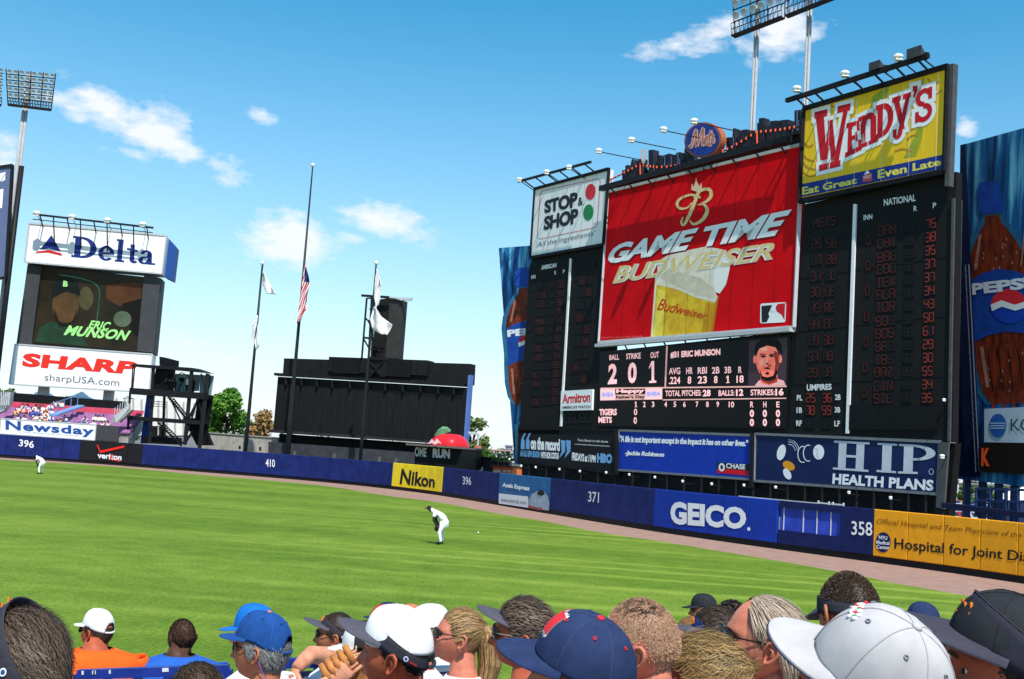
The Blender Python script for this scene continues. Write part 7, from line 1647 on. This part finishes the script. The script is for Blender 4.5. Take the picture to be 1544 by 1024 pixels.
# P4 royal cap, grey hair
t, M4, TM = person(395, 980, 4.35, 'man in a royal blue cap with curly grey hair and wraparound sunglasses', 80, 0, 0, 60, 'tan', (.78, .78, .80), 1.0)
cap(t, M4, capblue, tilt=.10, button=orangeb, eyelets=mat('eyelet_navy', (.01, .03, .12), .8), seam=mat('seam_royal', (.03, .12, .4), .8), ext=.066, high=1.06, wr=1.06)
hair(t, M4, h_gy, .028, 5200, 6, 'short', .009, .0010, curl=1.2, zmax=.03); sunglasses(t, M4)
mb = MB(); mb.tube([M4 @ V((-.08, -.012, -.0)), M4 @ V((-.078, -.03, -.05)), M4 @ V((-.06, -.06, -.11)), M4 @ V((-.03, -.085, -.15)), M4 @ V((.0, -.09, -.16))], .0018, 6); mb.build('glasses_cord', mat('cord_blue', (.05, .12, .55), .5), t, True)
# P5b brown hair at the bottom edge
t, M4, TM = person(297, 1052, 4.0, 'person of whom only tousled brown hair shows at the bottom edge', 60, -10, 0, 60, 'pale', (.3, .1, .1), .95)
hair(t, M4, h_br, .05, 2200, 7, 'short', .012, .0018, curl=.8)
# P6 visor man
t, M4, TM = person(508, 959, 5.9, 'man in a black visor leaning an arm on the blue rail, receding brown hair', 86, 0, 0, 60, 'tan', (.75, .76, .78), 1.0, sleeve='short', tdown=-.02)
visor(t, M4, visorb, visorg, .42, ext=.09); hair(t, M4, h_br, .03, 1300, 8, 'back', .005, .0016, bald=.8); sunglasses(t, M4)
mb = MB(); E0 = at(503, 990, 5.75); E1 = at(468, 987, 5.6); E2 = at(447, 1008, 5.5)
mb.tube([at(525, 1005, 5.8), E0, E1, E1.lerp(E2, .5), E2], [.055, .05, .042, .036, .028], 12); hand(mb, E2, V((-.25, -.2, -1)), V((-.6, -.6, .3)), 1, .3); mb.build('resting_arm', SK['pale'], t, True)
# boy with glove
t, M4, TM = person(553, 985, 4.6, 'boy in a white and black cap holding up a tan baseball glove', 82, -4, -4, 70, 'tan', (.78, .78, .78), .92)
cap(t, M4, mat('cap_charcoal', (.03, .03, .032), .8, .1), tilt=-.02, brimm=capwhite, ext=.072, opening=False, high=1.02); hair(t, M4, h_dk, .012, 900, 9, lift=.003, zmax=.03)
mb = MB(); T4 = M4 @ Matrix.Rotation(-.02, 4, 'X'); P = []
for i in range(17):
    ph = -1.25 + 2.5 * i / 16; P.append([T4 @ V((.0845 * math.cos(tt__ * 1.5) ** .72 * math.sin(ph), .1065 * math.cos(tt__ * 1.5) ** .72 * math.cos(ph), .038 + .1015 * math.sin(tt__ * 1.5) ** .95)) for tt__ in [x / 10 for x in range(10)]])
mb.grid(P); mb.build('cap_front_panel', capwhite, t, True)
gl = thing('baseball_glove', 'tan leather baseball glove held in front of the boy in the white and black cap', 'glove', at(520, 1015, 4.45)); leather = mat('glove_tan', (.42, .17, .05), .6, .3, 30, .3, 120)
gc = at(521, 1020, 4.4); gx = V((.75, .1, .65)).normalized(); gy = V((-.6, .1, .75)).normalized(); gn = gx.cross(gy).normalized()
mb = MB()
P = [[gc + gx * (a * .06) + gy * (b_ * .075) - gn * (.03 * (1 - a * a) * (1 - b_ * b_ * .5)) for b_ in [-1 + k / 3 for k in range(7)]] for a in [-1 + k / 3 for k in range(7)]]; mb.grid(P); mb.build('palm', leather, gl, True)
for i in range(5):
    a = -.9 + i * .45; mb = MB(); b0 = gc + gx * a * .055 + gy * .02; mb.tube([b0, b0 + gy * .04 + gx * a * .008, b0 + gy * .075 + gx * a * .006 - gn * .01], [.0150, .0150, .011], 10); mb.build('finger_stall', leather, gl, True)
mb = MB()
for i in range(9): b0 = gc + gx * (-.08 + i * .02) + gy * (.05 + .02 * (i % 2)) - gn * .02; mb.tube([b0, b0 + gx * .012 + gy * .018], .003, 5)
mb.tube([gc + gx * -.085 + gy * .04, gc + gy * .055, gc + gx * .085 + gy * .04], .004, 5); mb.build('lacing', mat('lace_tan', (.62, .36, .16), .6), gl, True)
mb = MB(); A = at(500, 1028, 4.4); mb.tube([at(455, 1075, 4.4), at(480, 1045, 4.4), A], [.05, .042, .034], 12); hand(mb, A, at(518, 1012, 4.4) - A, V((0, -1, .2)), 1, .3); mb.build('raised_forearm', SK['pale'], t, True)
# P9 P10 P11 P12
t, M4, TM = person(583, 950, 6.2, 'person in a red cap with white brim behind the man with white crown', 88, -2, 0, 40, 'tan', (.2, .05, .08), .98); cap(t, M4, capred, brimm=capwhite, tilt=.05, ext=.08); hair(t, M4, h_dk, .02, 700, 10, zmax=.03)
t, M4, TM = person(587, 940, 7.6, 'person in a dark navy cap just above the red cap', 88, 0, 0, 40, 'tan', (.05, .05, .1)); cap(t, M4, capnavy, tilt=.05); hair(t, M4, h_dk, .02, 600, 11, zmax=.03)
t, M4, TM = person(618, 942, 6.4, 'person in a grey visor with short dark hair above the white crown', 85, 0, 0, 40, 'tan', (.15, .15, .18)); visor(t, M4, visorg, visorg, .3, badge=False, orange=False); hair(t, M4, h_br, .035, 1400, 12, 'short', .012, curl=.6, zmax=.03)
t, M4, TM = person(645, 955, 5.4, 'person in a plain white cap and white top facing the other way', -78, -4, 0, -60, 'pink', (.80, .80, .80), 1.0); cap(t, M4, capwhite, tilt=.05, ext=.07, opening=False); hair(t, M4, h_lg, .02, 600, 13, zmax=.03)
# P8 visor man white crown
t, M4, TM = person(600, 985, 3.30, 'man with a white crown in a black visor and black shirt, face in shade', 78, 0, -6, 60, 'red', (.02, .02, .024), 1.0)
visor(t, M4, visorb, visorg, .42, hgt=.05, ext=.09, wr=1.03); cap(t, M4, mat('bandana_white', (.76, .75, .74), .9, .04, 30, .3, 200), tilt=-.02, ext=.001, opening=False, name='white_skullcap', wr=.975); hair(t, M4, h_dk, .006, 1000, 14, 'crop', .001, zmin=-.2)
# P13 woman with ponytail
t, M4, TM = person(692, 960, 4.75, 'smiling woman with a wavy blond streaked ponytail and dark sunglasses', 96, 2, 0, 80, 'pink', (.78, .66, .66), .96)
hair(t, M4, h_pn, .075, 6000, 15, 'pony', .005, .0009, front=.004, jit=.06); sunglasses(t, M4)
r_ = random.Random(5); mb = MB(); root = V((0, -.088, .060))
for i in range(1500):
    a = r_.random() * 6.28; rr0 = .026 * math.sqrt(r_.random()); ox = V((math.cos(a) * rr0, math.sin(a) * rr0, 0)); ph_ = r_.random() * .8; amp_ = r_.uniform(.3, 1); pts = []
    for k in range(9):
        s_ = k / 8; c = root + V((0, -.050 * math.sin(min(1, s_ * 2.0) * 1.57), .020 * math.sin(s_ * 3.1) - .27 * s_ ** 1.4)); sp_ = 1 + 1.2 * math.sin(s_ * 2.8); pts.append(c + ox * sp_ + V((.010 * amp_ * math.sin(s_ * 13 + ph_), .010 * amp_ * math.cos(s_ * 12 + ph_), 0)))
    w = V((math.cos(a + 1.5), math.sin(a + 1.5), .1)) * .0013; vs = []
    for k, p in enumerate(pts): vs += [M4 @ (p - w * (1 - .6 * k / 8)), M4 @ (p + w * (1 - .6 * k / 8))]
    mb.add(vs, [(2 * k, 2 * k + 1, 2 * k + 3, 2 * k + 2) for k in range(8)])
ho = mb.build('ponytail_hair', h_pn, t); ta = ho.data.attributes.new('tone', 'FLOAT', 'FACE'); ta.data.foreach_set('value', [x for x in [random.random() for _ in range(len(mb.f) // 8)] for _ in range(8)])
mb = MB(); mb.tube([M4 @ (root + V((.017 * math.cos(a) * (1 + .15 * math.sin(a * 7)), .012 * math.sin(a) * .6, .018 * math.sin(a) * (1 + .1 * math.cos(a * 5))))) for a in [x * math.pi / 10 for x in range(21)]], .008, 8); mb.build('scrunchie', mat('scrunchie_brown', (.09, .02, .02), .8, .5, 60), t, True)
mb = MB(); mb.ell(M4 @ V((-.083, -.004, -.045)), (.003,) * 3, 8, 6); mb.build('earring', mat('earring_silver', (.7, .7, .7), .2, metal=1), t, True)
# P14 visor man
t, M4, TM = person(790, 957, 4.0, 'man in a tall black visor and wire sunglasses next to the woman with the ponytail', 84, -2, -6, 70, 'red', (.72, .74, .80), 1.02, collar=mat('stripe_blue', (.03, .08, .5), .8))
visor(t, M4, visorb, visorg, .50, ext=.08); hair(t, M4, h_mx, .045, 3200, 16, 'back', .014, .0018, curl=.4); sunglasses(t, M4, armc=mat('wire_gold', (.6, .5, .35), .3, metal=.8))
# P15 navy cap
t, M4, TM = person(873, 1029, 2.34, 'person in a navy cap with red button and red eyelets', 80, 0, -14, 70, 'tan', (.05, .05, .08), 1.0)
co_, cp_, T4 = cap(t, M4, capnavy, tilt=.26, button=redb, eyelets=redb, seam=mat('seam_navy', (.05, .075, .16), .8), opening=False, ext=.078, high=1.08, wr=1.03, droop=.022); hair(t, M4, h_br, .02, 800, 17, zmax=.03)
for lo_, hi_, o_, mm in ((.24, .66, .0008, capwhite), (.28, .62, .0022, redb)):
    mb = MB(); mb.grid([[cp_(-.42 + .84 * i / 16, lo_ + (hi_ - lo_) * j / 4 + .03 * math.sin(i * 2.6) * (j % 4 == 0), o_) for j in range(5)] for i in range(17)]); mb.build('front_embroidery_logo', mm, co_, True)
mb = MB(); zz = [cp_(1.50, .25, .002), cp_(1.66, .25, .002)]
mb.tube([cp_(1.45, .30, .002), cp_(1.60, .30, .002), cp_(1.48, .20, .002), cp_(1.63, .20, .002)], .0012, 5); mb.build('side_logo', mat('thread_slate', (.08, .11, .2), .8), co_, True)
# P16 crew cut boy
t, M4, TM = person(966, 972, 2.85, 'boy with a sandy crew cut looking toward home plate', 74, -2, -8, 50, 'pink', (.75, .3, .25), .97)
hair(t, M4, h_crew, .0048, 9500, 18, 'crop', .0006, .0006, front=-.004); hair(t, M4, h_br, .018, 300, 19, 'forward', .004, .0012, front=.02, shell=False, zmin=.085)
# P17 blond curly
t, M4, TM = person(1062, 1030, 2.95, 'person with thick blond streaked curls at the bottom edge', 78, -16, 0, 70, 'red', (.1, .1, .1), 1.0)
hair(t, M4, h_bl, .060, 8000, 20, 'back', .012, .0009, curl=.8, front=-.01); mb = MB(); mb.tube([M4 @ V((-.082, -.006, -.045)), M4 @ V((-.083, -.006, -.075))], .004, 6); mb.build('earring', mat('earring_silver', (.7, .7, .7)), t)
# P18 small black cap
t, M4, TM = person(1062, 921, 8.9, 'man in a flat black cap standing out against the mown grass', 84, 0, 0, 40, 'tan', (.08, .07, .07), 1.0, tdown=.0); cap(t, M4, capblack, tilt=-.06, high=.95, opening=True); hair(t, M4, hairmat('hair_ginger', (.2, .09, .03), (.45, .25, .1)), .03, 900, 21, 'short', .006, zmax=.03); sunglasses(t, M4)
# P19 visor, small
t, M4, TM = person(1082, 962, 4.4, 'person in a dark visor with blue band behind the blond curls', 80, -10, 0, 60, 'tan', (.1, .1, .12), .98); visor(t, M4, mat('visor_navy', (.02, .04, .16), .8, .1), visorg, .32); hair(t, M4, h_br, .04, 1900, 22, 'back', .012, curl=.6)
t, M4, TM = person(1103, 941, 6.0, 'person with tight dark braids and an orange trimmed visor', 90, 0, 0, 40, 'dark', (.5, .1, .1), .98); visor(t, M4, mat('visor_navy', (.02, .04, .16)), mat('visor_orange', (.6, .18, .04), .8), .32, badge=False)
mb = MB(); r_ = random.Random(2)
for i in range(160):
    d = V((r_.gauss(0, 1), r_.gauss(0, 1), abs(r_.gauss(0, 1)) + .1)).normalized(); p = M4 @ (headpt(d) * 1.06); mb.ell(p, (.010, .010, .010), 5, 4)
mb.build('braided_hair', h_dk, t, True)
t, M4, TM = person(1042, 960, 6.6, 'red haired person beside the visor with the blue band', 80, 0, 0, 40, 'pale', (.4, .4, .5), .95); hair(t, M4, hairmat('hair_ginger', (.2, .09, .03), (.45, .25, .1)), .03, 900, 25, 'short', .006)
# P20 silver long hair
t, M4, TM = person(1152, 968, 3.05, 'balding man with long silver hair swept back and dark sunglasses', 84, 2, -4, 70, 'pink', (.75, .55, .5), 1.02)
hair(t, M4, h_lg, .075, 7000, 23, 'long', .006, .0008, front=.035, jit=.05, ymax=-.005, flow=lambda p, d: V((d.x * .3, -.45, -.85))); sunglasses(t, M4)
# P22 crew cut with visor strap
t, M4, TM = person(1281, 925, 3.35, 'man with a dark buzz cut and black strap behind the pale grey cap', 20, -12, 0, 20, 'tan', (.1, .1, .12), 1.02)
hair(t, M4, hairmat('hair_buzz', (.035, .02, .012), (.16, .10, .06), 120), .006, 5500, 24, 'crop', .0008, .0012)
visor(t, M4, visorb, visorg, .05, badge=False, orange=False, z0=.005, hgt=.05)
# P23 small navy cap
t, M4, TM = person(1392, 944, 6.6, 'person in a small navy cap glimpsed between grey cap and black visor', 110, 0, 0, 60, 'tan', (.1, .1, .2)); cap(t, M4, capnavy, tilt=.0, high=1.0); hair(t, M4, h_dk, .02, 600, 26, zmax=.03)
t, M4, TM = person(1443, 1002, 3.3, 'person with sandy hair under a dark cap behind the big black brim', 70, -8, 0, 60, 'pink', (.1, .1, .2), .95); hair(t, M4, h_bl, .03, 1500, 27, 'short', .008, zmax=.03); cap(t, M4, capblack, tilt=.1, ext=.05, high=.8)
# P21 big pale grey cap
t, M4, TM = person(1306, 1052, 1.80, 'man in a big pale grey cap filling the bottom right of the crowd', 66, 0, -22, 60, 'red', (.3, .3, .32), 1.02, torso_dx=.03)
co_, cp_, T4 = cap(t, M4, capgrey, tilt=.50, seam=mat('seam_pale', (.38, .36, .36), .8), opening=False, ext=.070, high=1.12, wr=1.05, eyelets=mat('eyelet_grey', (.2, .2, .22), .8), button=capgrey, sag=1.6, droop=.020); hair(t, M4, h_dk, .01, 1200, 28, zmax=.03)
mb = MB(); brim_grid(mb, T4, .0825 * 1.05 * .985, .104 * 1.05 * .985, .0365, .0715, .020, R(-12), .002); mb.build('brim_edge', mat('edge_navy', (.02, .025, .06), .8), co_, True)
for k, (mm, o) in enumerate(((capwhite, .0015), (redb, .003), (mat('emb_green', (.05, .3, .12), .8), .003))):
    mb = MB(); n_ = (12, 5, 3)[k]
    for i in range(n_): mb.ell(cp_(-.35 + .7 * i / n_ + (0, .2, .05)[k], .5 + .05 * math.sin(i * 2), o * .3), (.006, .0035, .0035) if k == 0 else (.004, .0035, .0035), 8, 5)
    mb.build('front_embroidery_logo', mm, co_, True)
mb = MB(); mb.tube([cp_(1.9, .14, .002), cp_(1.98, .30, .002), cp_(2.12, .27, .002), cp_(2.06, .12, .002), cp_(1.9, .14, .002)], .0014, 5); mb.tube([cp_(1.95, .2, .002), cp_(2.09, .2, .002)], .0014, 5); mb.build('side_logo', mat('thread_navy', (.02, .03, .07), .8), co_, True)
# P24 black visor at the right edge
t, M4, TM = person(1522, 1012, 1.95, 'man in a stiff black visor at the corner of the crowd, face in shade', 82, 0, -10, 70, 'red', (.1, .1, .12), 1.05)
visor(t, M4, mat('visor_coal', (.022, .022, .034), .8, .15, 60, .2, 600), mat('visor_slate', (.045, .042, .06), .85, .12, 60, .2, 600), .42, badge=False, z0=.02, hgt=.070, ext=.098, wr=1.04); hair(t, M4, h_dk, .008, 1200, 29, 'back', .002)
cap(t, M4, capblack, tilt=.05, ext=.001, opening=False, name='black_cap_crown', wr=.99, high=.9)
# P1 far left visor, grey brown hair
t, M4, TM = person(21, 1010, 2.25, 'man with thinning grey brown hair under a black visor strap at the bottom corner', 66, 14, 14, 50, 'tan', (.1, .1, .1), 1.0)
visor(t, M4, visorb, visorg, .50, hgt=.062, orange=True, wr=1.10); hair(t, M4, h_mx, .045, 8000, 30, 'back', .006, .0007, bald=.35, curl=.3)

# ================================================================== stand around them
rowm = mat('stand_concrete', (.28, .27, .26), .9, .2, 2); mb = MB()
for k in range(12):
    y0 = k * .85; z = TERR(y0 + .4)
    mb.box((0, y0 + .425, z / 2 - .05), (40, .85, z + .1))
st = mb.build('seating_terrace', rowm); st['kind'] = 'structure'
railb = mat('rail_blue', (.012, .03, .20), .35, .3, 6); raild = mat('rail_dark', (.010, .012, .05), .5, .2)
railp = mat('rail_pale', (.55, .56, .62), .4, .2, 10)  # pale colour of the short patches scattered along the seat rails
def seat_rail(pts, Y, label, extra=True, post=6):
    A, B = at(*pts[0], Y), at(*pts[1], Y); t = thing('seat_rail', label, 'rail', (A.x, A.y, TERR(Y))); mb = MB(); mb.bar(A, B, .045, .05); mb.build('top_rail', railb, t)
    mb = MB(); mb.bar(A + V((0, 0, -.06)), B + V((0, 0, -.06)), .03, .03); mb.bar(A + V((0, .02, -.14)), B + V((0, .02, -.14)), .02, .05); mb.build('lower_rail', raild, t)
    for k in range(post): p = A.lerp(B, k / (post - 1)); mb = MB(); mb.bar(p, V((p.x, p.y, TERR(Y))), .04, .04); mb.build('post', railb, t)
    for k in range(5):
        q = random.random() * .9; mb = MB(); a = A.lerp(B, q) + V((0, -.024, .012)); b_ = A.lerp(B, q + random.uniform(.01, .05)) + V((0, -.024, .012)); mb.bar(a, b_, .006, .02); mb.build('pale_patch', railp, t)
    return t
seat_rail(((118, 1017), (345, 1009)), 6.3, 'blue painted seat rail behind the man in the orange shirt')
seat_rail(((425, 1000), (700, 993)), 6.0, 'blue painted seat rail behind the white clad people and the boy')
# white ledge by the second rail
A, B = at(640, 1004, 5.7), at(684, 1000, 5.7); t = thing('white_board', 'flat white board resting on the blue rail beside the woman with the ponytail', 'board', A); mb = MB(); mb.bar(A, B, .3, .02); mb.build('board_top', capwhite, t)
# resting hand near the blue jersey
# ================================================================== outfielders
def fielder(px, py, Y, label, jersey_dark=False, mirror=1, s=1.0, yaw=R(90)):
    g0 = ground(px, py); t = thing('person', label, 'person', (g0.x, g0.y, 0)); TMf = Matrix.Rotation(yaw, 4, 'Z') @ Matrix.Scale(s, 4)
    me = bpy.data.meshes.new('sk'); J = {'pel': (0, -.16, .92, .15), 'sp': (0, .06, 1.07, .145), 'ch': (0, .28, 1.20, .165), 'nk': (0, .43, 1.28, .06), 'hd': (0, .52, 1.32, .085), 'h2': (0, .58, 1.33, .085)}
    for s_, k in ((-1, 'l'), (1, 'r')):
        J.update({k + 'h': (.10 * s_, -.12, .88, .115), k + 'k': (.19 * s_, .08 if s_ < 0 else .02, .50, .068), k + 'a': (.22 * s_, -.02, .10, .045), k + 't': (.25 * s_, .16, .05, .045), k + 's': (.19 * s_, .30, 1.20, .075), k + 'e': (.25 * s_, .32, .92, .045), k + 'w': (.18 * s_, .14, .68, .036), k + 'f': (.17 * s_, .11, .60, .038)})
    names_ = list(J); ed = [('pel', 'sp'), ('sp', 'ch'), ('ch', 'nk'), ('nk', 'hd'), ('hd', 'h2')]
    for k in 'lr': ed += [('pel', k + 'h'), (k + 'h', k + 'k'), (k + 'k', k + 'a'), (k + 'a', k + 't'), ('ch', k + 's'), (k + 's', k + 'e'), (k + 'e', k + 'w'), (k + 'w', k + 'f')]
    me.from_pydata([J[n][:3] for n in names_], [(names_.index(a), names_.index(b)) for a, b in ed], []); o = bpy.data.objects.new('sk', me); COL.objects.link(o)
    md = o.modifiers.new('s', 'SKIN'); lay = me.skin_vertices[0].data if me.skin_vertices else None
    if lay is None:
        bm = bmesh.new(); bm.from_mesh(me); bm.verts.layers.skin.verify(); bm.to_mesh(me); bm.free(); lay = me.skin_vertices[0].data
    for i, n in enumerate(names_): lay[i].radius = (J[n][3] * 1.22, J[n][3] * 1.22); lay[i].use_root = (n == 'pel')
    o.modifiers.new('u', 'SUBSURF').levels = 2; dg = bpy.context.evaluated_depsgraph_get(); m2 = bpy.data.meshes.new_from_object(o.evaluated_get(dg)); bpy.data.objects.remove(o)
    vs = [V(v.co) for v in m2.vertices]; fs = [tuple(p.vertices) for p in m2.polygons]; fm = []
    wj = mat('uniform_white', (.78, .78, .80), .85, .06, 8); dj = mat('uniform_black', (.02, .022, .024), .8, .2); gj = mat('uniform_grey_green', (.08, .10, .10), .8, .2)
    for f in fs:
        c = sum((vs[i] for i in f), V()) / len(f)
        if c.z < .13: k = 2
        elif c.y > .47 and c.z > 1.2: k = 0
        elif abs(c.x) > .15 and c.y > .13 and .5 < c.z < 1.08: k = 2 if c.z > .72 else 0
        else: k = 1
        if jersey_dark and k == 1 and c.y > .1 and c.z > .6: k = 1
        fm.append(k)
    b_ = obj('body', [g0 + (TMf @ v) for v in vs], fs, None, t, True, mats=[SK['dark'], wj, dj, gj], fm=fm)
    mb = MB(); hc = g0 + TMf @ V((0, .57, 1.37)); mb.ell(hc, (.10 * s, .10 * s, .085 * s), 14, 8); mb.box(hc + (TMf.to_3x3() @ V((0, .13, -.03))), (.13 * s, .16 * s, .02)); mb.build('cap', capblack, t, True)
    mb = MB(); mb.ell(g0 + TMf @ V((-.16, .16, .62)), (.12 * s, .10 * s, .13 * s), 12, 8); mb.build('fielding_glove', mat('glove_black', (.02, .015, .012), .6, .3), t, True)
    mb = MB(); mb.tube([g0 + TMf @ V((.13 * math.cos(a), -.02 + .13 * math.sin(a) * .9, .99 + .06 * math.sin(a))) for a in [x * math.pi / 8 for x in range(17)]], .02, 6); mb.build('belt', dj, t, True)
    return t
fielder(665, 821, 45, 'outfielder in white leaning forward with hands on knees on the nearer grass', s=1.04, yaw=R(84))
fielder(61, 715, 85, 'far outfielder in white stooping on the grass near the wall', s=1.0, yaw=R(80))
p = ground(721, 803.5); t = thing('paper_scrap', 'tiny white scrap lying on the grass between the outfielder and the wall', 'scrap', p); mb = MB(); mb.add([p + V((-.035, 0, .01)), p + V((.03, -.02, .01)), p + V((.035, .02, .04)), p + V((-.02, .03, .05))], [(0, 1, 2, 3)]); mb.build('paper', printw, t)
for o in list(bpy.data.objects):
    if o.type == 'MESH' and o.users == 0: bpy.data.objects.remove(o)
